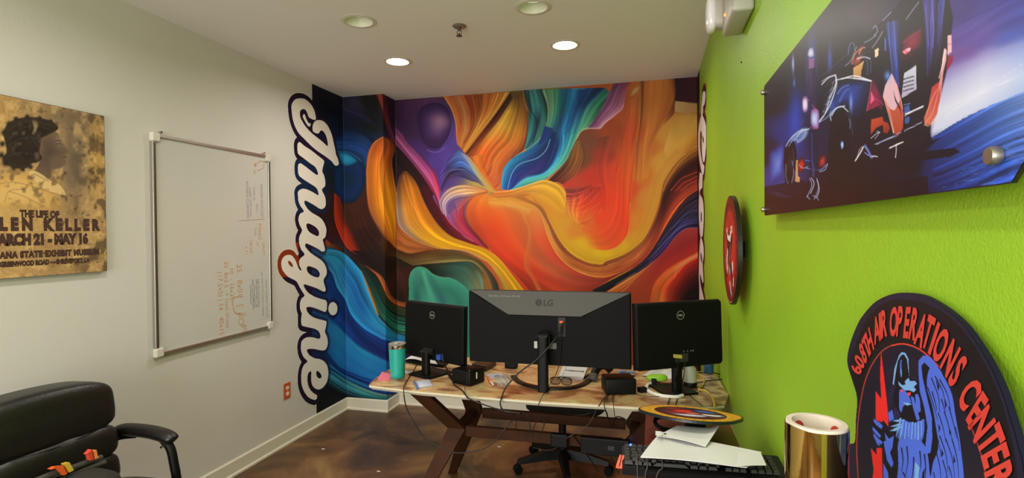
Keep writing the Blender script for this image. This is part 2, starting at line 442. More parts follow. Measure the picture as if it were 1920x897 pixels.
# ceiling with round holes for the recessed lights
RL = 0.082
CANS = [(-1.693, 3.403, 1), (-0.521, 3.401, 1), (-1.58, 2.698, 0), (-0.597, 2.784, 0), (-1.62, 1.35, 1), (-0.55, 1.35, 1), (-1.62, -0.4, 1), (-0.55, -0.4, 1)]  # last four are added out of view to brighten the room
b = bm_new()
def fquad(b, x0, y0, x1, y1):
    b.faces.new([b.verts.new(p) for p in ((x0, y0, H), (x0, y1, H), (x1, y1, H), (x1, y0, H))])
rows = {}
for c in sorted(CANS, key=lambda c: c[1]): rows.setdefault(round(c[1]*2)/2 if c[1] > 3 else c[1], []).append(c)
yy = YF
HS = 0.1
def cell(b, cx, cy):
    n = 32; inner = [b.verts.new((cx+RL*math.cos(2*math.pi*i/n), cy+RL*math.sin(2*math.pi*i/n), H)) for i in range(n)]
    def sq(i):
        a = 2*math.pi*i/n; c, s = math.cos(a), math.sin(a); k = HS/max(abs(c), abs(s)); return (cx+c*k, cy+s*k, H)
    outer = [b.verts.new(sq(i)) for i in range(n)]
    for i in range(n): b.faces.new((inner[i], inner[(i+1) % n], outer[(i+1) % n], outer[i]))
xl_, xr_ = XL-.05, XR+.05
# strips per light: sort by y; lights sharing a band are split in x
bands = [(-0.4, [4+2, 4+3]), (1.35, [4, 5]), (2.741, [2, 3]), (3.402, [0, 1])]
y0 = YF-.05
for yc, ids in bands:
    ya = min(CANS[i][1] for i in ids)-HS; yb = max(CANS[i][1] for i in ids)+HS
    fquad(b, xl_, y0, xr_, ya); x0 = xl_
    for i in sorted(ids, key=lambda i: CANS[i][0]):
        cx, cy, _ = CANS[i]
        fquad(b, x0, ya, cx-HS, yb)
        if cy-HS-ya > 1e-4: fquad(b, cx-HS, ya, cx+HS, cy-HS)
        if yb-cy-HS > 1e-4: fquad(b, cx-HS, cy+HS, cx+HS, yb)
        cell(b, cx, cy); x0 = cx+HS
    fquad(b, x0, ya, xr_, yb); y0 = yb
fquad(b, xl_, y0, xr_, YB+.05)
top = b.verts[:]
struct('ceiling', b, M_ceil)
# baseboards: board plus a small shoe strip at the floor
def basebd(name, p, q, nrm):
    p, q, nrm = Vector(p), Vector(q), Vector(nrm)
    prof = [(0, 0), (.022, 0), (.022, .012), (.013, .02), (.013, HB-.008), (.006, HB), (0, HB)]
    b = bm_new(); A = [b.verts.new(p+nrm*u+Vector((0, 0, v))) for u, v in prof]; B = [b.verts.new(q+nrm*u+Vector((0, 0, v))) for u, v in prof]
    n = len(prof)
    for i in range(n): b.faces.new((A[i], A[(i+1) % n], B[(i+1) % n], B[i]))
    b.faces.new(A); b.faces.new(B[::-1]); struct(name, b, M_base)
basebd('baseboard_left', (XL, YF, 0), (XL, YC, 0), (1, 0, 0))
basebd('baseboard_column', (XL, YC, 0), (XC+.022, YC, 0), (0, -1, 0))
basebd('baseboard_column_side', (XC, YC, 0), (XC, YB, 0), (1, 0, 0))
basebd('baseboard_back', (XC, YB, 0), (XR, YB, 0), (0, -1, 0))
basebd('baseboard_right', (XR, YF, 0), (XR, YB, 0), (-1, 0, 0))
# ------------------------------------------------------------------ recessed lights
M_trim = mat('light_trim', '#d8d2c0', 0.5)
M_refl = mat('light_reflector', '#dcdcc4', 0.35)
M_lens_off = mat('frosted_lens', '#eef4e4', 0.3, emit='#dfeedd', es=0.35)  # faint emission stands in for room light caught by the unlit lens
M_lens_on = mat('lit_lens', '#ffffff', 0.3, emit='#fff0d8', es=14)
clabels = {0: 'lit recessed ceiling light, left one of the two glowing in front of the mural', 1: 'lit recessed ceiling light, right one of the two glowing in front of the mural',
           2: 'unlit recessed ceiling light with pale lens, left of the sprinkler', 3: 'unlit recessed ceiling light with pale lens, right of the sprinkler'}
for i, (cx, cy, on) in enumerate(CANS):
    lb = clabels.get(i, ['lit recessed ceiling light over the chair and whiteboard side', 'lit recessed ceiling light over the bookcase', 'lit recessed ceiling light behind the camera, left', 'lit recessed ceiling light behind the camera, right'][i-4] if i > 3 else '')
    t = thing('recessed_light', lb, 'ceiling light', (cx, cy, H), 'recessed ceiling lights')
    b = bm_new(); lathe(b, [(RL-.002, 0.0), (RL+.012, -.001), (RL+.014, -.004), (RL-.004, -.006), (RL-.004, .0), (RL-.002, 0.0)], (cx, cy, H), 40)
    obj('trim_ring', b, M_trim, t, smooth=True)
    b = bm_new(); lathe(b, [(RL-.003, -.003), (.056, .042)], (cx, cy, H), 40)
    obj('reflector', b, M_refl, t, smooth=True)
    zz = .02 if on else .042
    r = RL-.014 if on else .055
    b = bm_new(); lathe(b, [(0, zz), (r*.6, zz), (r, zz+.001), (r, zz+.006), (0, zz+.006)], (cx, cy, H), 40)
    obj('lens', b, M_lens_on if on else M_lens_off, t)
    if on:
        ld = bpy.data.lights.new('downlight', 'AREA'); ld.shape = 'DISK'; ld.size = .13; ld.color = (1.0, .93, .85)
        ld.energy = LIGHT_W[i]; ld.spread = math.radians(165)
        lo = bpy.data.objects.new('downlight', ld); COL.objects.link(lo); lo.location = (cx, cy, H-.008)
# ceiling sprinkler
sp = pz(861, 48, H); t = thing('ceiling_sprinkler', 'small metal fire sprinkler head hanging from the ceiling', 'sprinkler', sp)
M_spr = mat('sprinkler_metal', '#6a655a', 0.35, metal=0.8)
b = bm_new(); lathe(b, [(0, -.001), (.038, -.001), (.04, -.004), (.03, -.012), (.016, -.013), (0, -.013)], sp, 28); obj('escutcheon', b, mat('sprinkler_plate', '#8f8878', .4, metal=.6), t, smooth=True)
b = bm_new(); cyl(b, sp+Vector((0, 0, -.012)), sp+Vector((0, 0, -.03)), .009, 14); cyl(b, sp+Vector((0, 0, -.045)), sp+Vector((0, 0, -.05)), .006, 10)
for sx in (-1, 1): tube(b, [sp+Vector((sx*.007, 0, -.026)), sp+Vector((sx*.013, 0, -.036)), sp+Vector((sx*.012, 0, -.048)), sp+Vector((sx*.003, 0, -.058))], .0022, 6)
obj('sprinkler_frame', b, M_spr, t, smooth=True)
b = bm_new(); lathe(b, [(0, -.057), (.017, -.058), (.018, -.061), (0, -.062)], sp, 20); obj('deflector', b, M_spr, t)
# ------------------------------------------------------------------ world + view
w = bpy.data.worlds.new('world'); SC.world = w; w.use_nodes = True
w.node_tree.nodes['Background'].inputs['Color'].default_value = (0.9, 0.95, 1, 1); w.node_tree.nodes['Background'].inputs['Strength'].default_value = 0.0
SC.view_settings.view_transform = 'Standard'; SC.view_settings.look = 'None'; SC.view_settings.gamma = 1; SC.view_settings.exposure = EXPO
SC.view_settings.use_curve_mapping = False
# ================================================================== THE WALL MURAL
cv = Canvas(575, 110, 1345, 810, 2.0)
T1, T2, T3 = TT(580, 150, 4.485), TT(580, 350, 4.485), TT(580, 550, 4.485)
T4, T5, T6 = TT(740, 150, 4.077), TT(740, 350, 4.077), TT(920, 150, 4.077)
T7, T8, T9 = TT(920, 350, 4.077), TT(1110, 140, 4.077), TT(1110, 350, 4.077)
PP = TT(0, 0, 1)
cv.field([(600,200,'#0e1322'),(600,300,'#0c1c30'),(640,180,'#1c1a2c'),(665,195,'#2c2238'),(690,185,'#14140f'),(690,230,'#13161a'),(660,230,'#101a2c'),
 (650,265,'#14305e'),(680,275,'#1c3566'),(630,245,'#0e1a34'),(650,320,'#12283c'),(625,330,'#101c26'),(620,400,'#2a1a18'),(610,440,'#38181a'),(650,400,'#3c2016'),(680,400,'#3c1e18'),(690,450,'#2c1512'),
 (660,390,'#44241a'),(700,480,'#241612'),(720,500,'#221310'),(755,520,'#3a1c14'),(735,455,'#4a2812'),(760,490,'#2a1a12'),(770,560,'#241410'),(640,150,'#151520'),
 (600,480,'#1b6fa8'),(600,560,'#16387a'),(600,620,'#1a64a0'),(640,600,'#173a80'),(600,750,'#0b0b0c'),(640,770,'#0b0b0c'),(700,780,'#0e1418'),(760,700,'#122a66'),(760,760,'#123'),
 (750,200,'#3a1f3c'),(780,170,'#4a2a4a'),(770,230,'#3c2246'),(790,280,'#43296a'),(820,300,'#4c3488'),(835,290,'#553a90'),(760,300,'#241418'),(780,340,'#1f1210'),(850,190,'#8a4a30'),
 (820,330,'#4a3080'),(870,310,'#3a3a7a'),(830,380,'#6a4a80'),(900,330,'#b09a50'),(920,220,'#c08030'),(960,220,'#a86a28'),(950,280,'#c8641e'),(930,310,'#c8501e'),(970,330,'#c05a2a'),
 (965,190,'#5a4424'),(1070,350,'#b03828'),(1090,300,'#6a3c22'),(1100,270,'#6a3a28'),(1110,330,'#b03022'),(1120,370,'#cc3420'),(1080,380,'#b83a26'),(1130,290,'#8a3022'),(1150,250,'#8c3a1c'),
 (1170,200,'#9a4a20'),(1190,250,'#a8461e'),(1160,320,'#c03c1e'),(1150,370,'#d03a1c'),(1180,350,'#c04420'),(1200,330,'#bc6a24'),(1210,200,'#a4602a'),(1240,180,'#b06a2c'),(1220,280,'#b4682a'),
 (1250,250,'#bc8436'),(1290,240,'#c08f3c'),(1240,300,'#c28a32'),(1215,370,'#c07a2c'),(1200,420,'#c47a26'),(1130,410,'#d8401e'),(1160,430,'#d83c1c'),(1100,420,'#cc5c26'),(1080,430,'#c87a28'),
 (1060,420,'#c88a2a'),(1050,390,'#c8862a'),(1020,370,'#c8862c'),(1090,460,'#d0a01e'),(1130,480,'#d4aa1c'),(1170,465,'#cc9c22'),(1190,450,'#c88a26'),(1290,170,'#2a1218'),(1290,340,'#4a1614'),
 (1280,460,'#9a2824'),(1220,540,'#a43c24'),(1250,500,'#a42820'),(1200,580,'#a0402a'),(1290,560,'#3a100e'),(1280,600,'#2a0e0c'),(1000,520,'#c84028'),(960,450,'#dc4a20'),(1060,540,'#b03c30'),(1100,550,'#a03430'),
 (1000,640,'#b8402a'),(1150,640,'#a0402a'),(900,600,'#c09020'),(850,600,'#3f8f78')], p=2.0, e=30)
# --- brushed purple sweep on the dark corner, bright cyan lobe, blue ball
cv.rb(T1('270 150 370 180 480 270 560 380'), T1('260 260 300 330 430 360 560 400'), [['#1a1826','#2e2440','#241e3c'],['#2a2140','#1e1e40','#142040']], (12,.2), (.5,.4), .9)
cv.rb(T1('230 330 330 350 450 400 590 500'), T1('200 430 330 440 440 480 520 560'), [['#0e1420','#10182c','#122648']], (8,.15), (.4,.4), .8)
cv.rb(T1('230 480 330 490 440 510 530 560 540 640'), T1('230 600 330 600 420 640 450 680 440 740'), [['#10244a','#1b3a72','#1a3468'],['#16264c','#1f3c78','#12284e']], (14,.25), (.4,.2), .95)
cv.blob([(624,352),(626,300),(650,310),(680,300),(686,330),(680,362),(664,382),(645,384),(630,372)], ['#142c44','#13284a','#122c5c','#0f1c34'], (655,335), .12)
cv.blob(T1('228 600 300 600 380 640 425 690 400 712 350 735 300 738 258 700'), ['#2a94ba','#2286b0','#1c6a94','#15405c'], T1('310 660')[0], .35)
cv.line(T1('232 600 330 610 400 650 440 690'), 1.6, '#3a9cc8', .6)
for q in ('300 560 400 575 470 620 495 660', '330 540 420 560 480 600 505 640', '360 520 440 535 490 570 520 610'): cv.line(T1(q), 2.2, '#1f4486', .55)
# --- dark red petal behind the lettering
cv.rb([(627,363),(627,408),(638,443),(654,468),(685,486)], [(640,372),(653,415),(668,440),(676,462),(687,485)], [['#a02a1e','#7a2a1c','#42201a'],['#c0341c','#9a2c18','#3a1a14'],['#a03020','#7a2416','#2c1410']], (5,.1), (0,.3))
cv.line([(625,360),(626,408),(636,443),(652,468),(686,488)], 1.6, '#2a0f14', .9)
cv.rb([(609,440),(620,455),(640,462)],[(608,466),(625,466),(650,478)], [['#8a3a18','#a0521c'],['#4a2414','#2a1812']], (4,.1), (.3,.2))
for q in ([(672,385),(690,430),(714,460)], [(668,395),(682,440),(705,475)], [(662,400),(672,440),(690,475)]): cv.line(q, 5, '#552a20', .35, soft=.5)
cv.rb([(655,470),(690,500),(722,545)], [(690,470),(715,490),(724,510)], [['#241410','#1c1210'],['#1c100e','#1a1512']], None, (.2,.5))
# --- red curtain above the orange finger, pink seam
cv.rb([(702,176),(714,205),(722,235),(732,262)], [(720,176),(724,205),(732,240),(741,268)], [['#5a2420','#82301e','#5a2028'],['#401a1c','#6a2a22','#7a3048'],['#301418','#6a2840','#7a3058']], (4,.12), (.35,0))
cv.line([(722,178),(727,215),(735,250),(743,272)], 2.2, '#8a4058', .8)
cv.line([(719,178),(725,215),(733,250),(742,276)], 1.6, '#2a0e18', .9)
# --- purple mass
cv.rb(T4('0 160 60 160 120 160 200 150'), T4('20 380 120 480 200 560 300 640'), [['#321a34','#301a34','#2c1830'],['#4a2648','#3c2146','#351e40'],['#4c2a4e','#40265a','#4a3070']], None, (0,.3), .9)
cv.rb(T4('100 150 120 260 180 400 260 560 330 700'), T4('375 132 430 220 462 330 466 430 500 520'), [['#432344','#4a2846','#4a2a52'],['#3a2248','#46305c','#3a2668'],['#40285c','#4a3488','#5a3c90'],['#4a3080','#4c3a8c','#4a3a80']], (5,.06), (.25,0), .95)
cv.blob(T4('172 290 190 220 250 180 330 170 400 210 432 290 438 340 420 420 370 500 315 534 260 520 215 470 185 390'), ['#80608a','#6a4a74','#513066','#3a2250','#2a1640'], T4('340 320')[0], .05)
cv.glow(828, 228, 15, 13, '#8f6a84', .75); cv.glow(812, 265, 14, 8, '#321a38', .5)
cv.line(T4('172 290 175 380 215 470 260 520 315 536 370 500'), 1.5, '#241236', .6)
cv.line(T4('245 535 290 552 340 548 380 520'), 1.8, '#7a68b0', .8)
cv.line(T4('375 140 425 220 452 330 440 420 400 490'), 1.5, '#2c1a4a', .7)
# --- magenta strip
cv.rb(T4('10 370 60 420 100 480 220 600 300 700 345 850')+T5('350 90 400 220 500 330 640 430'), T4('5 500 60 560 120 620 220 750 300 880')+T5('340 150 420 290 530 380 645 452'),
 [['#5a2648','#803a66','#6a3058'],['#5a2a50','#a04a80','#7a3060'],['#5a2058','#b0508a','#902c58'],['#c02c48','#d04870','#80183a'],['#a03060','#c8486c','#701a38'],['#8a2a50','#d05068','#5a1428'],['#7a2040','#a83048','#5a1426']], (6,.14))
cv.line(T4('8 430 60 500 130 590 220 700 290 800 330 895')+T5('380 260 480 350 600 420'), 1.8, '#c880b0', .8)
cv.line(T4('15 380 70 450 150 560 225 640'), 1.4, '#7a3868', .8)
cv.rb(T4('180 560 240 620 300 700 340 800 345 890'), T4('230 600 290 670 330 740 350 820 352 890'), [['#40264a','#5a2448'],['#a02c30','#702a50'],['#c03a48','#80306a']], None, (.4,.4), .9)
# dark gap + maroon band
cv.rb(T4('12 500 120 620 220 750 300 880'), T4('10 620 60 680 140 780 210 890'), [['#1c0f12','#1a1210'],['#2a1016','#1e1410'],['#3a0f18','#2c1612']], (4,.12))
cv.rb(T5('185 0 245 150 330 290 430 380 560 440 640 450'), T5('255 0 300 100 345 170 420 290 530 385 645 452'), [['#2c1414','#44141c','#3a1018'],['#4a1a1e','#4a1018','#6a1828'],['#6a1e20','#7a1828','#8a2030']], (5,.16))
# --- purple hair on the right side of the violet mass
cv.rb(T4('340 730 390 640 450 570 500 540 560 600 640 690'), T4('360 860 420 760 500 740 580 770 640 790 720 840'), [['#54389a','#46307e','#403070'],['#443a88','#2a2448','#54305a'],['#4a62a8','#33508e','#3a2c58'],['#7a8098','#486098','#554468'],['#b0a070','#a08a64','#907058']], (13,.25))
for a in ('345 720 400 640 470 590 540 600 600 640', '360 770 420 700 500 690 570 720 620 760', '350 750 400 700 470 680 540 690'): cv.line(T4(a), 1.3, '#9a88c8', .55)
cv.rb(T4('520 560 570 590 640 690 700 760 765 855'), T4('500 560 540 620 590 700 640 770 700 850'), [['#8a80a8','#7078a0'],['#b8a060','#6a86b8'],['#c0a04c','#a09880'],['#c89a3c','#b89058']], (5,.1), (0,.4))
# --- orange hair, upper middle
cv.rb(T4('375 128 430 220 465 330 470 420 478 490'), T4('530 122 582 250 575 380 545 450 510 525'), [['#b87030','#a85c2c','#a8643a','#aa5a28'],['#c47a38','#b86028','#a8704a','#a04a20'],['#b87a48','#c45a22','#b87a44','#b4622a'],['#a85a50','#c07030','#c07a38','#a85820']], (16,.16))
cv.line(T4('470 180 490 260 495 340 475 440'), 2.5, '#c04a18', .7, soft=.5)
cv.rb(T4('530 122 582 250 572 380 510 525'), T4('885 92 800 220 670 390 540 565'), [['#7a3416','#94481e','#a05a28','#b08038'],['#8a3414','#a8602a','#b87430','#c88c3e'],['#9a3a16','#c08038','#c48832','#b87430'],['#a84a1c','#c88434','#c07a2c','#b86c28']], (26,.2))
cv.line(T4('560 125 590 210 606 290 590 370 530 480'), 2.6, '#6a2412', .8, soft=.4)
cv.line(T4('860 95 780 210 680 320 600 410'), 1.6, '#d8a850', .7)
cv.rb(T4('885 92 800 220 680 380 540 562'), T4('897 140 800 300 690 440 572 590'), [['#3c2414','#3a2012'],['#5c2410','#7a3414'],['#6a2812','#a04c1c']], (5,.25))
cv.rb(T4('897 140 800 300 690 440 572 592'), T6('250 90 285 230 278 400 250 530 150 620 95 700 82 800')+[(928,359)], [['#54401f','#4c3a20','#5a3a1c','#523018'],['#c09438','#b4822c','#8a5e28','#7a4c20'],['#d0a040','#c8922e','#b87828','#a05a24'],['#c88a36','#cc6c24','#c8682a','#804028'],['#c8641e','#cc5820','#c86a2a','#9a4024'],['#c4581e','#c85424','#b8583a','#b05c30']], (22,.14))
cv.rb(T4('580 590 640 690 765 855'), T4('700 560 720 700 800 860'), [['#b8702a','#c8701e'],['#cc641e','#c8501e'],['#c06028','#c8602a']], (6,.12), (0,.5), .8)
cv.line(T4('570 595 640 685 700 762 768 858'), 2.4, '#c8a04c', .8)
cv.line(T4('820 520 740 640 690 720'), 2.4, '#d88a38', .6, soft=.5)
cv.line(T6('170 560 100 640 70 740 60 830'), 2.2, '#c8742c', .7, soft=.5)
cv.rb(T6('255 250 265 380 225 500 150 590'), T6('285 230 283 400 252 530 165 610'), [['#8a4a20','#70401c'],['#6a3020','#5c2c1c'],['#8a4024','#70301c']], None, (.6,0), .8)
# --- teal / blue waterfall of hair
tA = T6('252 80 268 150 290 235 284 400 258 530'); tB = T6('400 72 436 200 430 330 370 440 285 530')
cv.rb(tA, tB, [['#1a3238','#2c5a5c','#44807c','#2c5458','#14282e'],['#1c3a40','#3a7a80','#3e8484','#2a5c5e','#183438'],['#2c6468','#2c6a70','#182c3a','#3a7c7c','#2c6a5c'],['#3c8488','#347c84','#203a50','#3a7a78','#3a7050'],['#3f8c94','#2f707c','#2a5868','#2a6a78','#2a6478']], (9,.12))
cv.line(T6('290 90 305 220 350 310 345 400 320 480'), 3.2, '#16222e', .8, soft=.4)
cv.line(T6('385 80 425 200 428 320'), 3.4, '#14262a', .6, soft=.5)
cv.line(T6('250 85 255 150 275 215 290 240'), 2.0, '#b08048', .8)
cv.rb(T6('400 72 436 200 430 330 370 440 285 530 200 580 120 660'), T6('520 68 515 200 490 330 430 440 340 520 250 570 170 640'), [['#6a8a68','#4c8260','#2f6e56'],['#7a9c70','#5a9270','#2f7464'],['#6a9478','#3c8878','#246078'],['#48888a','#246a88','#1c3c70'],['#3a86a8','#20588c','#1a2e66'],['#4a90b0','#255a98','#1f2e70']], (8,.15))
cv.line(T6('395 80 434 190 434 320 380 440 300 515 200 575 140 630'), 1.7, '#9ab890', .8)
cv.poly([(1022,236),(1048,246),(1050,290),(1036,322),(1005,338),(984,340),(998,300)], '#1c3474')
bA = T6('520 68 512 250 480 380 500 480 480 580 440 660 380 710 250 745 165 832')
bB = T6('870 60 745 200 690 330 640 470 570 620 480 715 400 765 260 808 150 842')
cv.rb(bA, bB, [['#2a6a70','#1f5a80','#226a8e','#1e5482','#152c50','#122040'],['#2c746c','#1f6286','#1c5a86','#1a447a','#183060','#1c5470'],['#2a6e80','#1a4c78','#1c6290','#1c4c86','#2c7a94','#2e7c84'],['#142a58','#205a92','#1e6c9c','#2a88a4','#3f9c98','#4a9c84'],['#12204e','#2478ae','#2c84a8','#3a98a0','#4cae9c','#3c8c7c'],['#1a2a66','#2a7cb4','#3c98b4','#4cacA4'.lower(),'#5ab8a0','#3a8c88'],['#3a78b0','#3a90b8','#4aa4a8','#55b0a0','#48a49c','#3c8c84'],['#2a4a9c','#3a78c0','#3c8cb4','#3f9cb0','#3c90ac','#2c6c94']], (17,.16))
cv.rb(T6('630 80 640 200 590 330'), T6('770 70 700 190 640 300'), [['#1a3a6a','#14244a'],['#183c70','#15305e'],['#1a4a80','#1c5a84']], None, (.4,.4), .8)
for q in ('800 66 700 190 650 320 560 420','840 70 740 170 680 290 640 400','600 230 590 340 575 450 540 580','530 220 535 360 545 470 520 590'): cv.line(T6(q), 2.2, '#102a4c', .5, soft=.5)
for q in ('560 420 550 540 500 640 430 710','620 420 580 530 530 620 450 710','655 430 610 560 540 650 440 740'): cv.line(T6(q), 1.6, '#8ad0c0', .6)
lA = T6('450 400 400 480 300 530 160 605 95 700 83 820 100 838'); lB = T6('500 400 465 560 400 690 330 720 250 745 165 830 140 840')
cv.rb(lA, lB, [['#1c3a70','#162a5a','#14204a'],['#1f4a80','#16264e','#1a2052'],['#246a9c','#1c2e64','#20285e','#181e4c'][:3],['#2a88b4','#1b2e68','#2c2a66'],['#2f94c0','#20357a','#2a3080'],['#2a78b8','#1f3c8c','#2a4a98']], (6,.1))
cv.rb(T6('360 600 300 660 220 720 165 825'), T6('430 610 400 690 320 725 200 790'), [['#24286a','#2a286a'],['#262a70','#463a80'],['#2a3488','#4a4a98']], None, (.3,.3), .8)
cv.line(T6('455 455 420 540 350 600 230 640 165 710 130 830'), 2.4, '#6ea0c8', .9)
cv.line(T6('160 608 100 700 86 820'), 2.2, '#3a9cc8', .7)
cv.line(T6('150 840 260 812 400 768'), 1.8, '#78c8cc', .8)
cv.rb(T6('870 60 745 200 690 335 645 450'), T6('940 120 870 200 825 290 765 362 700 385 655 455'), [['#1f4c58','#2c6a58','#28604e'],['#2c6a68','#357a5c','#1e4a44'],['#3f8c80','#3f8460','#225444'],['#4a9c84','#55987a','#8ab08c'],['#4a9c80','#6ab090','#7ab090']], (8,.16))
cv.line(T6('840 370 750 372 690 395 655 450 620 540'), 1.8, '#a8b878', .85)
cv.rb(T8('165 70 90 230 0 372 -30 395'), T8('300 58 262 130 240 250 180 310 100 372 62 412 -10 414'), [['#4a2c44','#6a3a54','#7a2c2c'],['#6a3a5c','#80486a','#844a5c'],['#6c3c60','#985c80','#a06a7c'],['#5c3058','#8a5074','#b08090'],['#5a3054','#7a4468','#b098a0']], (20,.22))
cv.line(T8('240 228 230 262 190 292 100 372 60 412 0 412'), 1.9, '#c0848c', .8)
# --- brown leaf and the red bowl with its combed strands
cv.rb(T6('650 462 610 560 560 650 440 770'), T6('692 470 712 600 660 720 555 800'), [['#7a5a34','#84542a','#5c3a24'],['#6a4a24','#8a5424','#6a3a22'],['#4a2820','#7a4624','#80402a'],['#3c1a20','#5a2420','#7a2c20']], (12,.2))
cv.line(T6('700 480 722 580 700 660'), 4, '#3c3030', .45, soft=.5)
cv.rb(T7('560 20 580 60 572 110 585 190 640 260 700 300'), T7('880 0 850 100 760 180 720 240 700 280 760 330'), [['#6a2a28','#9a2c24','#8a2620'],['#a84a34','#c0382a','#b42c22'],['#c8703a','#d04022','#c83420'],['#c8803a','#d86a2c','#d4401e'],['#c88a30','#d0742c','#d44c1e'],['#cc9028','#cc7028','#d8421c']], (12,.2), (0,.2))
for q in ('572 110 640 100 700 60 760 10','575 125 660 130 730 90 800 20','590 160 680 165 760 120 830 50','600 185 700 198 800 150 870 90','640 265 720 260 800 220 870 150'): cv.line(T7(q), 1.8, '#d88038', .7, w2=.8)
cv.rb(T7('690 298 760 310 830 300 897 270'), T7('740 330 800 334 870 325 940 300'), [['#c87a2c','#c8622a'],['#c86028','#d44422']], None, (.3,0), .8)
cv.line(T7('720 322 800 332 860 326')+T9('60 325 130 300'), 1.3, '#d87838', .6)
# --- red-orange drape
cv.rb([(1112,262),(1110,330),(1128,352),(1124,385)], [(1152,252),(1145,300),(1140,360),(1136,400)], [['#5e3420','#6e3422'],['#a03022','#b83a24'],['#b83020','#c83a1e'],['#d0301c','#d8401c']], (6,.1), (.4,.4), .8)
cv.rb([(1170,190),(1166,255),(1156,320),(1140,400)], [(1201,180),(1199,230),(1190,280),(1188,360),(1180,430)], [['#8a4220','#a05a2c','#94501f'],['#983a1c','#ac4420','#a84820'],['#b04420','#ba3c1e','#b4521f'],['#c84c20','#bc3a1c','#b85820'],['#d84a20','#d0401c','#c05c20']], (7,.12), (.3,.3))
cv.rb([(1150,250),(1150,320),(1146,370),(1124,408),(1085,425)], [(1195,262),(1190,320),(1184,380),(1180,430),(1160,462),(1132,471),(1100,464)], [['#963a1e','#b0501f'],['#b8401e','#b8521e'],['#cc3c1c','#c0481e'],['#d83e1c','#d03a1a'],['#d84420','#cc4a1e'],['#d05c24','#cc7424']], (6,.07), (.3,.04), ts=(.15,.1))
cv.line([(1182,380),(1179,434),(1172,452),(1159,463),(1134,472)], 2, '#d89a30', .7)
cv.line([(1128,310),(1131,350),(1124,390),(1108,412),(1085,422)], 2, '#8a2c1c', .6, soft=.5)
cv.rb([(1199,150),(1199,230),(1193,280),(1190,350)], [(1211,150),(1208,210),(1203,250),(1198,300)], [['#6a3a18','#5a3014'],['#7a3c18','#8a4c20'],['#a0562a','#b4682a']], None, (.1,.5))
cv.line([(1201,152),(1200,214),(1194,265)], 1.3, '#c8883c', .8)
cv.line([(1175,221),(1170,250),(1163,278),(1155,324)], 2, '#6e2414', .7, soft=.5)
cv.blob(T8('300 120 320 95 372 72 374 110 330 160 280 180'), ['#b48a58','#a87a48','#8a5428'], soft=.4)
cv.rb([(1211,152),(1206,210),(1200,270),(1199,340)], [(1264,148),(1266,180),(1250,225),(1222,275),(1218,330)], [['#a4602a','#b06a2c','#a05a24'],['#a86028','#b46c2c','#964a20'],['#b06a26','#b4682a','#9c5624'],['#bc7028','#bc7226','#c08830']], (6,.08), (.3,.2))
cv.rb([(1266,168),(1258,195),(1244,218)], [(1267,190),(1264,212),(1244,235)], [['#6a3014','#5a2812'],['#6c3014','#6a3418'],['#a0602a','#a8682c']], None, (.4,0), .85)
cv.poly([(1264.5,140),(1267,165),(1266,191),(1312,197),(1312,135)], '#281018', 1, grad=(1265,170,1312,170,'#42161c'))
cv.poly(T8('636 204 800 225 820 250 822 282 720 296 632 284'), '#b08c5c', 1, grad=(1266,195,1300,212,'#a87c48'))
cv.line(T8('640 205 720 212 800 222 816 240'), 1.4, '#c8a070', .8)
cv.rb([(1264,212),(1286,214),(1311,208)], [(1240,300),(1265,300),(1311,268)], [['#b87c34','#c08c3c','#c09244','#b88a3e'],['#bc8438','#c69a42','#c8983c','#b87830'],['#b88440','#c49440','#bc842e','#a86424']], (3,.05), (.2,0), .9)
# --- tail of the yellow valley and the comb of golden bands
cv.rb(PP('1000 345 1022 350 1040 385 1060 430 1100 465 1140 478 1175 462 1198 420 1208 370 1220 320 1250 275'), T7('250 60 385 160 450 270 530 420 620 520 750 588 897 598')+T9('100 578 250 520 380 420 450 300 490 200 525 100 545 0')+[(1267,307),(1290,290)], 
 [['#c8862a','#c8862c'],['#cc9028','#c8802c'],['#d09c22','#c88e28'],['#d4aa1e','#c89424'],['#d6ae1c','#c89024'],['#d2a41e','#c88a26'],['#c88c28','#c88a2a'],['#c4862c','#c88c30'],['#c48a32','#c8923a'],['#c4923c','#c08a38']], (5,.05), (.5,0), .8)
cv.rb(T7('180 50 380 150 450 270 530 420 620 520 750 590 897 600')+T9('100 580 250 520 380 420 450 300 490 200 520 100 540 0')+T8('560 800 640 680 730 600 820 545'),
      T7('60 90 280 140 390 240 440 400 520 540 640 640 780 690 897 692')+T9('100 690 200 670 330 612 430 522 500 420 560 300 620 200 700 110 822 20'),
 [['#c8822c','#b87030','#cc8a34','#c88a38'],['#a86a30','#a0602c','#c47e34','#c87a2e'],['#b07030','#8a4a28','#c88a3c','#b86a28'],['#94582c','#8a3c24','#d08c40','#c87430'],['#8a3a24','#b86434','#a85024','#cc8038'],['#7a2c24','#c07038','#b05a28','#d08038'],['#8c4c28','#a85c2c','#a44a26','#c06430'],['#b4702a','#944426','#c86a34','#8a2c22'],['#c0702a','#5a2418','#8a341e','#a03c24'],['#b4702a','#30100e','#4a1612','#c04824'],['#b8782c','#2c0f0e','#6a1e16','#c8502a'],['#b07028','#34120e','#5c1a14','#c4482a']], (22,.22))
cv.line(T8('545 890 570 820 650 700 740 610 820 562'), 2.6, '#c47a2c', .9)
for q in ('640 890 700 830 760 800 820 770','600 890 680 800 740 770 820 740','680 890 740 840 820 800'): cv.line(T8(q), 2, '#d0502c', .8)
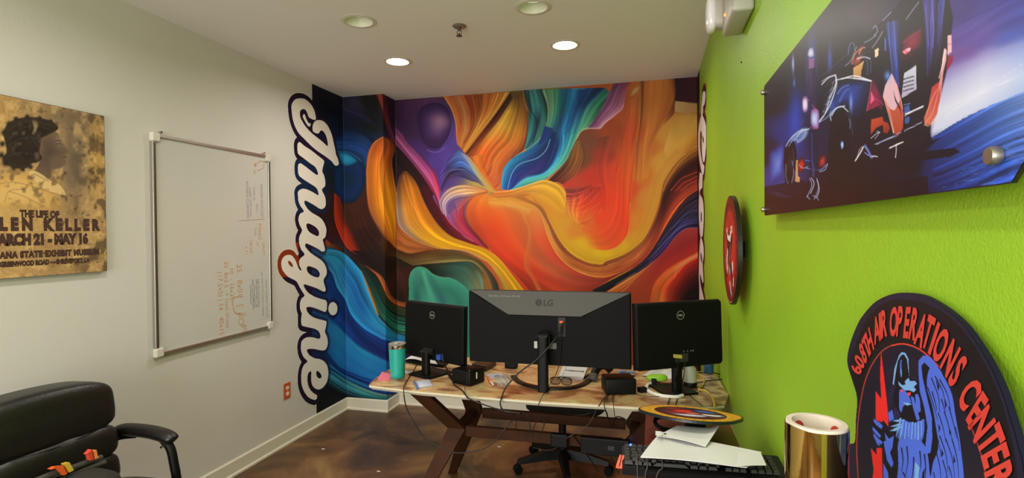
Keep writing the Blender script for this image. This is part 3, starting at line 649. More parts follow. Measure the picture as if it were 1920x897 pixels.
# --- violet-black comb
cv.rb(T9('0 795 200 690 330 616 430 525 500 420 570 300 640 190 720 90 822 18'), T9('60 830 240 722 380 640 460 580 560 480 640 380 720 322 822 314'),
 [['#1a1e26','#15171c','#101014'],['#141518','#20222c','#101014'],['#241c22','#17161c','#3a3034'],['#3a2420','#221c30','#3a2a4c'],['#1c1418','#2a2148','#40285a'],['#1a1218','#2c2450','#38246a'],['#2a1416','#241c40','#3a2c70'],['#2a1414','#2c2244','#322a68'],['#1c1014','#382c40','#181428']], (24,.5))
for q in ('460 540 560 420 660 320 760 270 822 255','430 560 540 440 640 340 740 290 822 275','500 450 600 330 700 250 822 190','600 330 700 220 822 130'): cv.line(T9(q), 1.1, '#8a80a8', .6)
cv.line(T9('440 590 500 550 560 484 640 384 720 324 822 315'), 1.4, '#b86a70', .7)
cv.line(T9('180 750 250 710 330 660'), 1.5, '#b09060', .7)
cv.rb(T9('110 812 250 722 380 642 462 582'), T9('230 812 330 730 400 662 475 575'), [['#c87a40','#c0602c','#b85a30'],['#d08848','#c86430','#cc7a48'],['#c8642c','#b4502a','#b84c2c']], (8,.16))
# --- red lobe lower right
cv.rb(T9('475 575 560 485 640 388 720 328 822 318'), T9('230 820 350 840 440 760 560 640 700 560 822 480'), [['#a03a30','#a84428','#9c4428'],['#8c2426','#a02e24','#a43a24'],['#8c2a28','#942024','#b03420'],['#98302c','#8a2020','#a82c20'],['#9c3430','#982420','#b8301e']], None, (0,.1))
cv.rb(T9('440 890 470 760 540 660 640 590 720 545 822 490'), T9('560 890 580 780 640 690 720 600 822 540'), [['#b8502a','#c46a34','#c05428'],['#c45824','#cc5a24','#b84022'],['#c84e1e','#d06c34','#c43a1c'],['#cc3c1a','#d48a50','#d04020'],['#c8341a','#d09058','#d0301a']], (6,.12))
cv.line(T9('625 710 650 640 720 580 820 522'), 3.4, '#d0a068', .75, w2=2, soft=.5)
cv.rb(T9('560 900 580 780 640 690 720 600 822 545'), T9('700 900 720 860 760 830 790 820 822 815'), [['#b8482a','#7a2018','#1a0f10'],['#c8301c','#5a1412','#14100f'],['#b02018','#3c100f','#121010']], (6,.1))
cv.poly([(1285,575),(1290,560),(1312,548),(1312,640),(1270,640)], '#101010', .8)
# --- big red lobe in the middle
rA = [(914,361),(888,369),(874,389),(875,411),(890,435),(914,460),(938,485),(965,512),(996,548),(1020,590)]
rB = T7('0 80 120 98 240 130 330 160 390 240 440 400 520 540 640 640 780 692 897 694')+[(1180,505)]
cv.rb(rA, rB, [['#c86a2c','#cc7a2c','#d0843a','#c87c2c'],['#c8602a','#d8762a','#d09038','#d08a34'],['#b04a24','#dc5a22','#d06c30','#c8883a'],['#a83a22','#dc4a1e','#c8602c','#c4703a'],['#c03a1e','#dc461e','#c45a30','#c84a28'],['#c8341c','#d84420','#c05a34','#c03c28'],['#a8301c','#cc3c22','#c46038','#b83c2c'],['#8a2c1c','#c43e26','#b04c34','#a8382c'],['#8a2c1c','#c04428','#a8402c','#98302a'],['#702018','#a83c28','#903028','#702420']], (5,.06))
cv.rb(T7('60 110 180 150 240 240 280 330 260 480 240 600 300 700 350 800'), T7('150 110 280 180 300 260 330 400 320 560 330 650 380 740 410 800'), [['#d09a44','#c88030'],['#c88a3c','#b86430'],['#c07c38','#c45a2c'],['#c06a30','#c05430'],['#c87434','#bc5030'],['#c88638','#c45a30']], (4,.06), (.4,.5), .8)
cv.rb(T7('-20 75 80 90 200 110 330 140'), T7('-10 180 100 180 200 210 260 260'), [['#d07c2a','#d49038','#c07434'],['#d08430','#d09c48','#b87038'],['#cc8434','#cc9040','#b06430']], (4,.05), (.2,.6), .85)
cv.line(T7('130 110 240 125 330 150 380 200 410 280 440 380 500 500 600 610 740 672'), 3.2, '#d8984c', .75, soft=.5)
cv.line(T7('330 100 400 170 440 260 500 390 600 510 740 580 880 600'), 2.4, '#7a3c24', .6, soft=.5)
cv.rb(T7('20 50 150 60 300 30 400 0'), T7('150 75 250 78 340 60 450 20'), [['#c86a2a','#c8702c'],['#a85a28','#a85c2a'],['#b87030','#c48434']], (5,.12), (.3,.4), .8)
cv.line(rA, 2.6, '#5a2c1c', .55, soft=.5)
# nose and lips of the yellow crest
cv.rb([(926,361),(957,357),(981,350),(1018,338),(1040,343),(1053,351),(1061,366),(1060,380)], [(920,372),(957,373),(985,368),(1010,380),(1028,392),(1040,400),(1050,405),(1062,400)], [['#c06a2a','#c87430'],['#c87a30','#b0622c'],['#cc9038','#b8722c'],['#d0a03c','#c08030'],['#d0a030','#c8882a'],['#cc9a2a','#c88828'],['#cc962a','#cc8c28']], (6,.1), (0,.3))
cv.line([(926,360),(957,357),(981,350.5),(1018,338.5)], 1.3, '#d8b880', .8)
cv.line([(1030,343),(1047,343),(1057,353),(1061,367),(1060,380)], 1.6, '#e0a860', .85)
cv.rb(T7('575 10 610 5 680 0 760 -10'), T7('575 110 640 100 720 60 800 0'), [['#8a3a40','#a84038'],['#8a3430','#b4382c'],['#8a2c28','#bc3424']], (8,.2), (0,.3), .8)
# --- arcs of pale hair and the crimson swirl
cv.rb(T5('360 200 345 110 400 30 480 -8 580 -10 700 25'), T5('410 240 405 140 460 90 550 70 640 55 720 35'), [['#8a4a80','#94688a','#6a4a84'],['#7a6a98','#b090a0','#64508c'],['#a08080','#c09a80','#7a6a90'],['#b08a68','#d0a070','#b88a7a'],['#b87a4c','#c88a50','#c87a3c'],['#b8602c','#b85c28','#b85a28']], (16,.3))
for q in ('358 190 350 110 410 40 490 5 590 5 690 30','372 210 365 125 420 60 500 28 590 25 690 35','392 230 385 140 440 80 520 50 600 42'): cv.line(T5(q), 1.4, '#d8b898', .7)
cv.rb(T5('400 230 450 300 560 390 640 440 715 478'), T5('545 90 530 200 560 290 640 385 720 474'), [['#7a5090','#964a78','#a03a50','#a83a34'],['#8a3a6a','#a83848','#a83048','#9a2c2c'],['#a82c50','#b83850','#962848','#6a2028'],['#b03048','#a83048','#802434','#5a1c20'],['#8a2434','#7a2030','#601c24','#5a1a1c']], (14,.2))
cv.rb(T5('450 90 540 75 640 60 700 40'), T5('500 240 530 160 590 90 690 42'), [['#8a5a90','#a84a50'],['#a06a70','#b83c30'],['#b86a50','#b84a2c'],['#b85a30','#b05028']], (8,.14), (.2,.4), .8)
# --- orange finger, yellow band and their neighbours
cv.rb([(718,256),(700,268),(690,290),(686,330),(687,365),(692,396),(706,425),(724,452),(741,468)], [(718,256),(734,264),(740,281),(735,302),(739,335),(745,375),(748,410),(745,440),(744,466)], [['#a04a20','#6a3418'],['#8a4018','#b8581e','#a04c1c','#84401a'],['#a05020','#d07020','#c4641c','#884018'],['#9a4c20','#d8781e','#cc7a20','#a8601c'],['#8a4624','#d87c1e','#d88a1c','#c88422'],['#7a3c20','#d8821e','#d88e18','#d88c18'],['#5a3020','#d07c22','#d89016','#cc8418'],['#4a261a','#c06a22','#cc8418','#c07a1c'],['#3a1c14','#8a481c','#b06a20','#a86424']] if False else [['#a04a20','#8a401c','#84401a','#6a3418'],['#8a4018','#b8581e','#a04c1c','#84401a'],['#a05020','#d07020','#c4641c','#884018'],['#9a4c20','#d8781e','#cc7a20','#a8601c'],['#8a4624','#d87c1e','#d88a1c','#c88422'],['#7a3c20','#d8821e','#d88e18','#d88c18'],['#5a3020','#d07c22','#d89016','#cc8418'],['#4a261a','#c06a22','#cc8418','#c07a1c'],['#3a1c14','#8a481c','#b06a20','#a86424']], (9,.16))
cv.line([(718,257),(702,268),(692,290),(689,330),(690,365),(695,396),(709,424)], 1.8, '#c88050', .6)
cv.line([(722,270),(724,310),(719,350),(722,400),(738,455)], 1.8, '#8a4014', .55)
cv.line([(712,280),(708,320),(708,370),(716,412),(736,455)], 1.8, '#984a18', .5)
cv.line([(686,330),(687,366),(692,397),(706,426),(724,453),(742,470)], 2.6, '#2c1a1c', .8, soft=.4)
yA = [(762,321),(775,335),(784,351),(799,387),(821,421),(845,443),(877,456),(910,468),(935,485),(957,512),(985,548),(1020,590),(1055,640)]
yB = [(757,321),(748,334),(744,360),(744,400),(748,424),(764,441),(789,456),(821,467),(850,468),(877,473),(911,490),(928,510),(938,528),(948,560),(958,600),(975,640)]
cv.rb(yA, yB, [['#5a3418','#6a3c1c','#5a3418','#4a2c20'],['#a8601c','#c4741e','#a85c18','#6a4a40'],['#c06a1c','#d07820','#d88c28','#90807c'],['#b8681c','#d88c1c','#cc8c38','#a08a90'],['#c8841a','#dca018','#dc9c18','#a87a60'],['#d08c18','#dca41a','#d89a18','#d09018'],['#d49418','#dca41c','#cc8a1c','#b8843c'],['#dc9c18','#d8a01c','#c8861e','#c09a48'],['#dca018','#d49a1c','#cc9424','#c49840'],['#dca418','#dca01a','#c8901f','#a8823c'],['#dca01a','#d89c1c','#cc9428','#a8946c'],['#d89a1c','#d89c1c','#d0a040','#a0957c'],['#d4981c','#d89a1c','#cc942c','#a88a5c']], (11,.1))
for q in ([(768,335),(776,365),(795,405),(822,440),(860,462)], [(750,345),(760,385),(775,415),(800,440),(840,458)]): cv.line(q, 2.4, '#b87014', .5, soft=.5)
cv.line([(757,328),(762,352),(772,382),(788,408)], 3, '#d8b878', .6, soft=.5)
cv.line([(745,421),(764,441),(789,456),(821,466),(850,468),(877,473),(911,490)], 2, '#d0a860', .7)
cv.rb([(743,400),(748,424),(764,441),(789,456),(821,467)], [(742,467),(755,472),(769,476),(801,470),(835,468)], [['#8a4a20','#a85c28'],['#a05428','#b4662c'],['#a8602c','#9a5228'],['#a06030','#84481f'],['#9a6a38','#7a4c22']], (8,.12))
cv.rb([(726,450),(742,466),(755,473),(769,476),(785,474),(801,471),(838,469),(867,475),(897,487),(917,507),(931,527),(937,548),(938,580)], [(728,478),(745,483),(762,492),(777,498),(790,496),(801,495),(838,492),(867,490),(887,492),(907,509),(918,528),(923,548),(925,580)],
 [['#2c160e','#2a140c','#3a2214'],['#3c1c10','#5a3a1c','#5a4422'],['#4a2410','#6a4c26','#5a4826'],['#5c3014','#6c5228','#6e5a34'],['#64401e','#584020','#7c6c3e'],['#5c4424','#605028','#80703e'],['#6a5228','#564624','#847444'],['#4a4028','#5a4a28','#74643c'],['#44382a','#4a4030','#5c4c38'],['#3c342c','#403832','#5a4c40'],['#38302a','#44403a','#6a5a48']], (6,.16))
cv.rb([(777,498),(801,496),(838,493),(867,491),(887,493),(905,509),(916,528),(921,548),(922,575)], [(784,502),(800,505),(815,515),(840,520),(860,530),(874,545),(884,555),(890,565),(893,580)], [['#2a2216','#241c14'],['#241c14','#14140f'],['#2c3828','#182420'],['#2e5044','#243c34'],['#3a5c4c','#305448'],['#5c5a40','#3a6c5c'],['#a0642c','#4a8474'],['#a8682c','#4a8878'],['#a87034','#407868']], (5,.08))
cv.rb([(898,507),(906,522),(907,545),(906,575)], [(884,510),(894,525),(901,545),(898,575)], [['#6a5a40','#3c6a58'],['#7a9a84','#4a8474'],['#80a890','#46806c'],['#80a890','#46806c']], None, (.3,.5), .9)
gr = [(767,545),(767,524),(772,509),(784,501),(799,504),(811,514),(826,520),(845,522),(862,531),(877,546),(889,575),(898,610),(902,660),(880,700),(820,705),(778,680),(766,620)]
cv.blob(gr, ['#3a8a76','#3c8c76','#2f7464','#3c9478'], (815,585))
cv.rb([(786,506),(792,530),(800,560),(806,600)], [(800,508),(808,530),(822,560),(840,600)], [['#55a488','#4a9c84'],['#58a88c','#3c8c7c'],['#4ea088','#2c6a68']], None, (.4,.4), .9)
cv.rb([(800,516),(808,540),(815,565),(822,600)], [(814,518),(828,535),(848,560),(862,600)], [['#3c8074','#2c6a64'],['#265058','#2f7068'],['#28545c','#3a8a78']], None, (.4,.5), .8)
cv.rb([(770,512),(772,540),(776,600)], [(784,505),(788,535),(796,600)], [['#4a9c84','#3c7c74'],['#2a5a5c','#2a6064'],['#2c6464','#2c6464']], None, (.3,.4), .7)
cv.line(gr[1:10], 1.4, '#66b898', .55)
cv.rb([(744,492),(760,515),(766,560)], [(743,520),(750,545),(760,580)], [['#4a2418','#5c2c1c'],['#3a1a12','#2c140f']], (4,.14), (.3,.3), .8)
# --- lower left: strands, blue waves
cv.rb([(678,497),(705,515),(721,545),(728,560),(748,574),(780,578)], [(690,500),(715,518),(727,540),(734,555),(750,566),(780,568)], [['#8a4424','#4a2014'],['#c06a34','#7a3a20'],['#b8602c','#6a2c18'],['#a85424','#7a3c20'],['#94481f','#50301c']], (5,.14))
cv.rb([(680,512),(690,540),(707,586),(723,606),(747,624),(790,632)], [(672,492),(700,512),(720,548),(727,562),(748,576),(790,582)], [['#3c3420','#1c2a24','#4a3a20'],['#1c2c24','#14302a','#182a24'],['#2a3c28','#143c34','#2c3c24'],['#1c4c3c','#14443c','#2a3c20'],['#2a6a54','#163c34','#4a4020'],['#2c7464','#1c3c30','#5c3c20']], (17,.4))
cv.rb([(672,506),(684,535),(692,556),(707,590)], [(677,508),(690,536),(699,560),(710,592)], [['#8a6a34','#c08030'],['#b8783c','#a86a24'],['#c88a34','#b8641e'],['#d09a40','#a8601c']], None)
wv = [(578,476),(609,469),(631,470),(648,478),(666,496),(678,512),(688,540),(707,589),(723,609),(747,627),(790,634)]
wv2 = [(578,545),(592,520),(606,500),(622,512),(632,540),(647,563),(658,590),(680,615),(705,631),(727,640),(790,648)]
cv.rb(wv, wv2, [['#1c5c94','#184c88','#163c7c'],['#2a86b4','#2070a4','#164c8a'],['#2c88b8','#2a8cb8','#2a78ac'],['#2a8cc0','#2470b0','#3a9cc0'],['#2a90c8','#1f64ac','#2c8cc0'],['#2c94c8','#1c60a8','#2a90c8'],['#2a8cbc','#2a88c4','#2478bc'],['#2a90b8','#2a84c0','#246cb0'],['#2c8ca4','#2470a4','#2a7cb8'],['#2a7a94','#1f5c90','#1f62a0']], (7,.14))
cv.line([(609,472),(626,495),(640,530),(652,562)], 5, '#3ca4c4', .45, soft=.5)
w3 = [(578,600),(592,590),(604,580),(618,596),(633,606),(650,624),(673,646),(705,664),(732,676),(790,688)]
cv.rb(wv2, w3, [['#163c7c','#1a5090'],['#123878','#1a4c94'],['#143474','#163c84'],['#12306c','#15387c'],['#123478','#152c68'],['#18408a','#141f54'],['#14347c','#16205a'],['#1a2c70','#18205c'],['#152868','#161c50']], (5,.1))
w4 = [(585,640),(600,652),(613,661),(636,688),(665,702),(691,711),(715,716),(745,718),(790,722)]
cv.rb(w3, w4, [['#1c5c9c','#14407c'],['#246ca8','#1a5498'],['#2a86b8','#2070b0'],['#2a8cc0','#1c68b0'],['#2a90c4','#1f6cb8'],['#2478b4','#1a64b0'],['#1f6cac','#1858a4'],['#1c5090','#14448c']], (5,.07), (.12,0))
w5 = [(585,672),(600,678),(613,690),(630,700),(649,712),(680,728),(705,737),(725,741),(745,742),(790,746)]
cv.rb(w4, w5, [['#14407c','#0f2450','#12386c','#0e1c3c'],['#164a94','#0f2250','#2068a0','#0e1c44'],['#1a54a8','#10245c','#2074a8','#101c50'],['#1c5cb0','#12286c','#1c5c98','#101a54'],['#1c4c98','#102462','#1c5088','#12205c'],['#143c80','#10245c','#1a4c80','#141f5c']], (11,.3))
w6 = [(585,690),(600,708),(615,722),(635,735),(649,741),(680,748),(705,752),(725,752),(742,746),(790,750)]
cv.rb(w5, w6, [['#123c6c','#1c5c80','#0e1c2c'],['#246a94','#2c7484','#14303c'],['#3c90a0','#2c6c88','#183c48'],['#6aa490','#2c7c84','#1a4450'],['#7aa88c','#184c5c','#3c8484'],['#5c9080','#225c5c','#2c7070'],['#3a706c','#1c4c50','#1c5050']], (8,.3))
# ------------------------------------------------------------------ outline of the white script on the left wall
LA, LB, LC = TT(530, 170, 7.475), TT(530, 260, 7.475), TT(520, 370, 7.475)
LD, LE, LF = TT(520, 460, 7.475), TT(530, 550, 7.475), TT(540, 640, 7.475)
LET = [LA('118 260 122 190 150 140 190 112 240 105 300 115 360 155 410 215 445 290 460 360 460 410 430 410 385 392 358 370 340 320 320 280 290 262 258 272 240 300 240 350 262 410 310 490 370 560 420 608 480 655 560 720 620 772 627 745 610 660 590 610 560 570 540 562 520 575 505 600 470 603 425 580 412 540 418 480 450 425 510 410 570 430 620 480 660 550 690 630 710 720 735 830')
 + LB('745 220 770 280 785 350 770 378 735 382 705 355 680 320 590 250 500 190 400 110 290 0') + LA('220 600 170 510 135 400'),
 LA('290 325 312 345 330 400 360 450 388 460 380 505 345 495 300 420 275 370'),
 LB('200 90 215 52 245 52 300 100 400 165 500 245 570 300 578 340 552 450 575 510 592 580 595 640 585 680 548 715 575 780')
 + LC('668 0 678 80 665 140 625 170 580 160 520 120 450 80 390 52 375 75 395 120 430 170 480 215 560 260 620 305 660 370 685 450 680 520 665 570 635 595 650 660 665 730 655 760 620 765 560 725 470 680 400 652 388 685 410 720 450 765 500 805 560 845')
 + LD('620 215 665 275 690 350 685 420 645 490 660 560 675 620 662 655 620 645 540 605 450 575 375 552 370 575 400 630 450 680 530 725 620 755 675 770 690 800')
 + LE('618 130 615 230 595 265 560 258 480 225 400 200 345 198 330 220 350 270 400 320 460 350 540 372 600 388 612 420 600 490 590 545 615 600 630 670 625 740 595 795 550 808 500 800 420 785 350 788 338 810 360 850')
 + LF('310 205 380 240 440 250 500 280 545 340 562 420 560 500 540 580 490 650 430 682 370 665 330 610 318 530 320 440 305 430 280 460 268 530 280 610 310 680 360 730 400 755 405 790 385 825 350 825 280 790 220 710 185 610 178 500 190 400 220 330 265 285 215 230 180 150 172 60')
 + LE('250 760 255 690 290 640 350 615 430 620 500 640 522 620 520 580 490 530 430 500 340 480 268 460 255 420 255 330 262 290 240 230 235 150 255 80 300 35')
 + LD('340 650 300 580 270 520 230 490 150 450 90 390 55 320 50 230 80 165 130 135 190 138 230 175 260 230 290 310 318 352 330 345 305 290 298 230 320 180 375 130')
 + LC('330 740 300 650 300 560 340 465 310 400 290 330 295 270 320 225 365 198 320 130 290 60 285 0')
 + LB('205 760 230 720 280 700 340 712 420 750 490 790 495 765 470 700 420 660 340 610 240 540 212 490 208 400 218 355 245 345 290 370 380 440 460 500 485 505 485 470 450 400 380 350 290 280 215 220 202 160'),
 [(530+(700+65*math.cos(t))/7.475, 550+(218+95*math.sin(t))/7.475) for t in np.linspace(0, 2*math.pi, 30, endpoint=False)]]
HOL = [LC('405 385 430 372 480 390 540 430 575 480 578 520 560 545 520 530 450 490 415 440'), LD('415 310 440 298 510 320 560 350 588 400 580 440 550 450 480 425 430 385 412 345'),
 LD('148 230 165 225 200 260 212 295 200 302 165 275'), LF('395 430 415 425 450 460 465 500 445 520 415 510 395 470')]
LG, LH = TT(1295, 150, 4.48), TT(1295, 340, 3.9)
LET_R = [LG('112 92 126 100 128 150 120 205 108 225 108 262 102 295 90 298 92 250 96 180 102 120'),
 LG('92 293 104 298 125 350 137 430 134 540 126 640 118 690 108 690 100 640 96 560 98 480 92 430 84 450 82 540 90 630 104 700 118 720 112 790 100 800 95 780 80 700 68 600 66 480 72 380'),
 LG('78 780 92 785 104 800 102 860')+LH('88 50 78 60 70 90 90 130 98 200 98 300 92 390 84 410 72 400 66 330 62 250 62 150 66 90 62 40'),
 LH('76 410 90 440 98 490 98 560 90 600 95 680 96 740 88 740 72 680 76 760 100 860 104 960 98 1100 66 1100 64 960 66 780 62 700 64 560 68 480')]
HOL_R = [LG('104 470 114 500 112 530 104 500'), LH('78 230 84 240 84 290 78 290'), LH('76 520 86 560 84 600 76 560'), LH('74 900 88 920 86 1020 74 1000')]
def wall_sdf(ys, zs, polys, holes, X0, reach=.08):
    """signed distance in metres on a wall grid (rows z, columns y)"""
    Yg, Zg = np.meshgrid(ys, zs); inside = np.zeros(Yg.shape, bool); d = np.full(Yg.shape, reach*1.2); st = ys[1]-ys[0]; stz = zs[1]-zs[0]; n = int(reach/st)+1; nz_ = int(reach/stz)+1
    for k_, group in ((True, polys), (False, holes)):
        for P in group:
            P = cat(P, 3, True); W = [tuple(px_(x, y, X0))[1:] for x, y in P]
            m = in_poly(Yg, Zg, W); inside[m] = k_
            W = np.array(W+[W[0]])
            for a, b in zip(W[:-1], W[1:]):
                L_ = max(1, int(np.hypot(*(b-a))/.0025))
                for t in np.linspace(0, 1, L_, endpoint=False):
                    q = a+(b-a)*t; j = int((q[0]-ys[0])/st); i = int((q[1]-zs[0])/stz)
                    j0, j1, i0, i1 = max(j-n, 0), min(j+n, len(ys)), max(i-nz_, 0), min(i+nz_, len(zs))
                    if j1 <= j0 or i1 <= i0: continue
                    w = np.hypot(Yg[i0:i1, j0:j1]-q[0], Zg[i0:i1, j0:j1]-q[1]); np.minimum(d[i0:i1, j0:j1], w, out=d[i0:i1, j0:j1])
    return np.where(inside, -d, d)
MG = MURAL_GAIN
def speck(px, py): return (fbm(px*.9, py*.9, 2, 3) > .70) & (fbm(px*.09, py*.07, 2, 9) > .50)
mural = thing('wall_mural', 'large abstract wall mural of swirling orange, blue, teal and purple waves with white script', 'wall mural', (XL+.3, YB-.01, HB))
def panel(P, name='mural_panel', flip=False, inner=None):
    X, Y = project(P); C = s2l(cv.sample(X, Y))*MG; return X, Y, C
# left wall with the lettering
ys = np.arange(3.22, YC-.0005, .003); zs = np.arange(HB+.001, H-.001, .003)
Yg, Zg = np.meshgrid(ys, zs); P = np.stack([np.full(Yg.shape, XL+.0015), Yg, Zg], -1)
X, Y, C = panel(P); d = wall_sdf(ys, zs, LET, HOL, XL); edge = 3.712
out = (d < .046)
rim = (d > .038) & (Yg < edge+.003)
nz = fbm(X*.02+3, Y*.02, 3, 5)[..., None]
oc = s2l(hx('#10101c'))*(1-nz)+s2l(hx('#2a1238'))*nz
oc = np.where((Y[..., None] > 300) & (Y[..., None] < 400), s2l(hx('#10284c'))*.8, oc)
oc = np.where((Y[..., None] > 455) & (Y[..., None] < 520) & (X[..., None] < 560), s2l(hx('#8a3214')), oc)
bl = np.clip((590-X)/6, 0, 1)[..., None]; bl2 = np.clip((.04-d)/.02, 0, 1)[..., None]*.85
C = C*(1-np.maximum(bl, bl2))+oc*np.maximum(bl, bl2)
C[rim] = s2l(hx('#e4e0d6'))
msk = out | (Yg > edge)
# a narrow pale rim where the vinyl was cut
grid_mesh('mural_panel', P, C, msk, M_print, mural, flip=True)
P2 = P.copy(); P2[..., 0] += .0012
C2 = np.ones(C.shape)*s2l(hx('#e6e0d6')); C2[speck(X, Y)] = s2l(hx('#8a8480'))
lt = grid_mesh('lettering', P2, C2, d < 0, M_print, mural, flip=True); lt['label'] = 'white brush script reading Imagine down the left side'
# column face, column side, back wall
def plane_panel(xs, ys, zs, swap=False, flip=False):
    A, Z = np.meshgrid(xs if not swap else ys, zs)
    P = np.stack([A, np.full(A.shape, ys), Z], -1) if not swap else np.stack([np.full(A.shape, xs), A, Z], -1)
    X, Y, C = panel(P); return grid_mesh('mural_panel', P, C, None, M_print, mural, flip=flip)
zs = np.linspace(HB+.001, H-.001, 700)
plane_panel(np.linspace(XL+.002, XC+.0015, 110), YC-.0015, zs)
plane_panel(XC+.0015, np.linspace(YC-.0015, YB-.002, 60), zs, swap=True, flip=True)
zs = np.linspace(HB+.001, H-.001, 660)
plane_panel(np.linspace(XC+.002, XR-.0005, 720), YB-.0015, zs)
# right wall strip with the script seen edge-on
ys = np.arange(3.70, YB-.001, .003); zs = np.arange(HB+.001, H-.001, .004); Yg, Zg = np.meshgrid(ys, zs)
P = np.stack([np.full(Yg.shape, XR-.0015), Yg, Zg], -1)
d = wall_sdf(ys, zs, LET_R, HOL_R, XR, .1)
rr = np.array([s2l(hx('#3a0f14')), s2l(hx('#14182a')), s2l(hx('#7a3418'))]); tz = fbm(Zg*2.2, Yg*.8, 3, 2)[..., None]
C = rr[0]*(1-tz)+rr[1]*tz
C = np.where(((d > .03) & (d < .05))[..., None], rr[2], C)
grid_mesh('mural_panel', P, C, (d < .05) | (Yg > 4.18), M_print, mural)
P2 = P.copy(); P2[..., 0] -= .0012
C2 = np.ones(C.shape)*s2l(hx('#e6dcd8')); C2[speck(Yg*400, Zg*250)] = s2l(hx('#8a8480'))
lt = grid_mesh('lettering', P2, C2, d < 0, M_print, mural); lt['label'] = 'white script running down the right-hand end of the mural, seen edge-on'
# ================================================================== POSTER (left wall)
pc = Canvas(-70, 150, 200, 545, 2.0, '#b08c52')
X, Y = pc.xy(); n = fbm(X*.03, Y*.03, 5, 1); g2 = fbm(X*.12, Y*.12, 4, 7)
pc.a = hx('#c09c66')*(1-n[..., None])+hx('#8a6c48')*n[..., None]
pc.a = np.clip(pc.a*(1+.16*(fbm(X*.5, Y*.5, 3, 11)[..., None]-.5)*2), 0, 1); pc.glow(115, 215, 45, 28, '#6a5a46', .75); pc.glow(140, 300, 26, 95, '#5c5048', .85); pc.glow(150, 230, 22, 50, '#6a5846', .7); pc.glow(70, 200, 60, 14, '#8a704c', .5); pc.glow(30, 390, 60, 50, '#c09a5a', .6); pc.glow(180, 290, 14, 60, '#a8823c', .6)
pc.glow(8, 200, 26, 22, '#8a6a3a', .5)
m = np.clip((g2-.58)*5, 0, 1)*np.clip(((X-20)/60)**2+.25, 0, 1)*.7
pc.a = pc.a*(1-m[..., None])+hx('#3c3026')*m[..., None]
P1 = TT(0, 160, 2.3625)
g3 = fbm(X*.07+20, Y*.05, 5, 23); m = np.clip((g3-.5)*7, 0, 1)*np.clip((X-120)/50, 0, 1)*.7; pc.a = pc.a*(1-m[..., None])+hx('#4a3a2c')*m[..., None]
m = np.clip((.42-g3)*8, 0, 1)*.5; pc.a = pc.a*(1-m[..., None])+hx('#d0ac74')*m[..., None]
pc.blob(P1('-60 420 0 380 60 372 130 380 200 400 260 460 290 520 280 560 180 560 60 555 -80 560 -140 500'), ['#c8a468', '#c09a5c', '#a8824a'], soft=.25)
for q in ('40 470 100 490 160 520 200 540', '-20 440 60 430 150 450 240 480', '20 520 40 470 100 460', '120 400 170 430 230 450 270 480', '150 395 200 420 225 425'): pc.line(P1(q), 3, '#6a5234', .55, soft=.5)
pc.blob(P1('205 205 240 203 260 212 270 238 286 264 308 292 306 303 293 306 298 318 291 328 297 342 286 352 272 368 240 374 226 384 224 402 218 418 180 405 148 392 172 345 165 300 180 262 176 225'), ['#4a3c34', '#55443a', '#6a5444'], P1('215 300')[0], .04)
pc.glow(*P1('262 245')[0], 9, 12, '#86705a', .6); pc.glow(*P1('245 330')[0], 12, 10, '#6e5a4a', .5); pc.line(P1('245 262 262 258 272 262'), 1.8, '#2a201c', .9); pc.line(P1('243 250 258 244 270 248'), 2.2, '#2a201c', .8); pc.line(P1('278 318 296 319'), 1.6, '#2c201c', .9)
pc.blob(P1('18 250 12 205 38 162 88 142 150 138 220 152 256 174 262 190 248 203 228 208 206 216 186 228 182 262 176 300 188 326 166 344 140 350 130 366 84 374 34 360 6 330 26 296'), ['#2c2420', '#241d1a', '#30261f'], soft=.05)
for cx_, cy_, rr_ in ((18, 210, 22), (10, 260, 20), (6, 310, 20), (24, 345, 24), (60, 366, 20), (100, 372, 18), (135, 362, 16), (70, 150, 20), (120, 140, 18), (175, 146, 16), (225, 160, 14), (40, 172, 20)):
    c_ = P1('%f %f' % (cx_, cy_))[0]; pc.blob([(c_[0]+rr_/2.36*math.cos(a)*(1+.06*math.sin(3*a+cx_)), c_[1]+rr_/2.36*math.sin(a)) for a in np.linspace(0, 6, 9)], ['#262019', '#2a231c', '#3a3026'], soft=.75)
hm = np.clip((fbm(X*.16, Y*.10, 4, 77)-.52)*7, 0, 1)*np.exp(-(((X-48)/34)**2+((Y-262)/32)**2)**2)*.5; pc.a = pc.a*(1-hm[..., None])+hx('#6e5c46')*hm[..., None]
for q in ('40 200 90 165 150 160 210 175 260 185', '50 230 100 190 160 180 215 195', '40 270 80 240 130 230 170 240', '30 320 70 300 120 300 165 315', '150 145 140 170 155 195'): pc.line(P1(q), 2.2, '#55473a', .55, soft=.5)
pc.blob(P1('140 150 165 150 175 175 160 215 140 225 148 190'), ['#a08a60', '#6a5a40'], soft=.5, al=.8)
pc.blob(P1('152 300 168 296 176 312 170 330 158 330'), ['#5c4a3c', '#40332c'])
pc.poly(P1('128 386 152 380 190 398 216 420 262 440 292 486 250 478 200 462 150 420'), '#c8a874', .9, smooth=True); pc.line(P1('150 392 185 410 216 426'), 1.4, '#4a3a2a', .8)
g4 = fbm(X*.09, Y*.09, 5, 41); m = np.clip((g4-.5)*6, 0, 1)*np.clip((Y-305)/25, 0, 1)*np.clip((400-Y)/40, 0, 1)*np.clip((130-X)/30, 0, 1)*.65; pc.a = pc.a*(1-m[..., None])+hx('#54422f')*m[..., None]
PT = thing('poster', 'sepia poster of a woman in profile above large dark lettering, left of the whiteboard', 'poster', (XL, 1.76, 1.36))
py0, py1, pz0, pz1 = 1.448, 2.022, 1.372, 2.128
b = bm_new(); box(b, (XL+.004, py0, pz0), (XL+.024, py1, pz1), .0015, 1); obj('mounting_board', b, mat('foam_board_edge', '#4a3418', .7), PT)
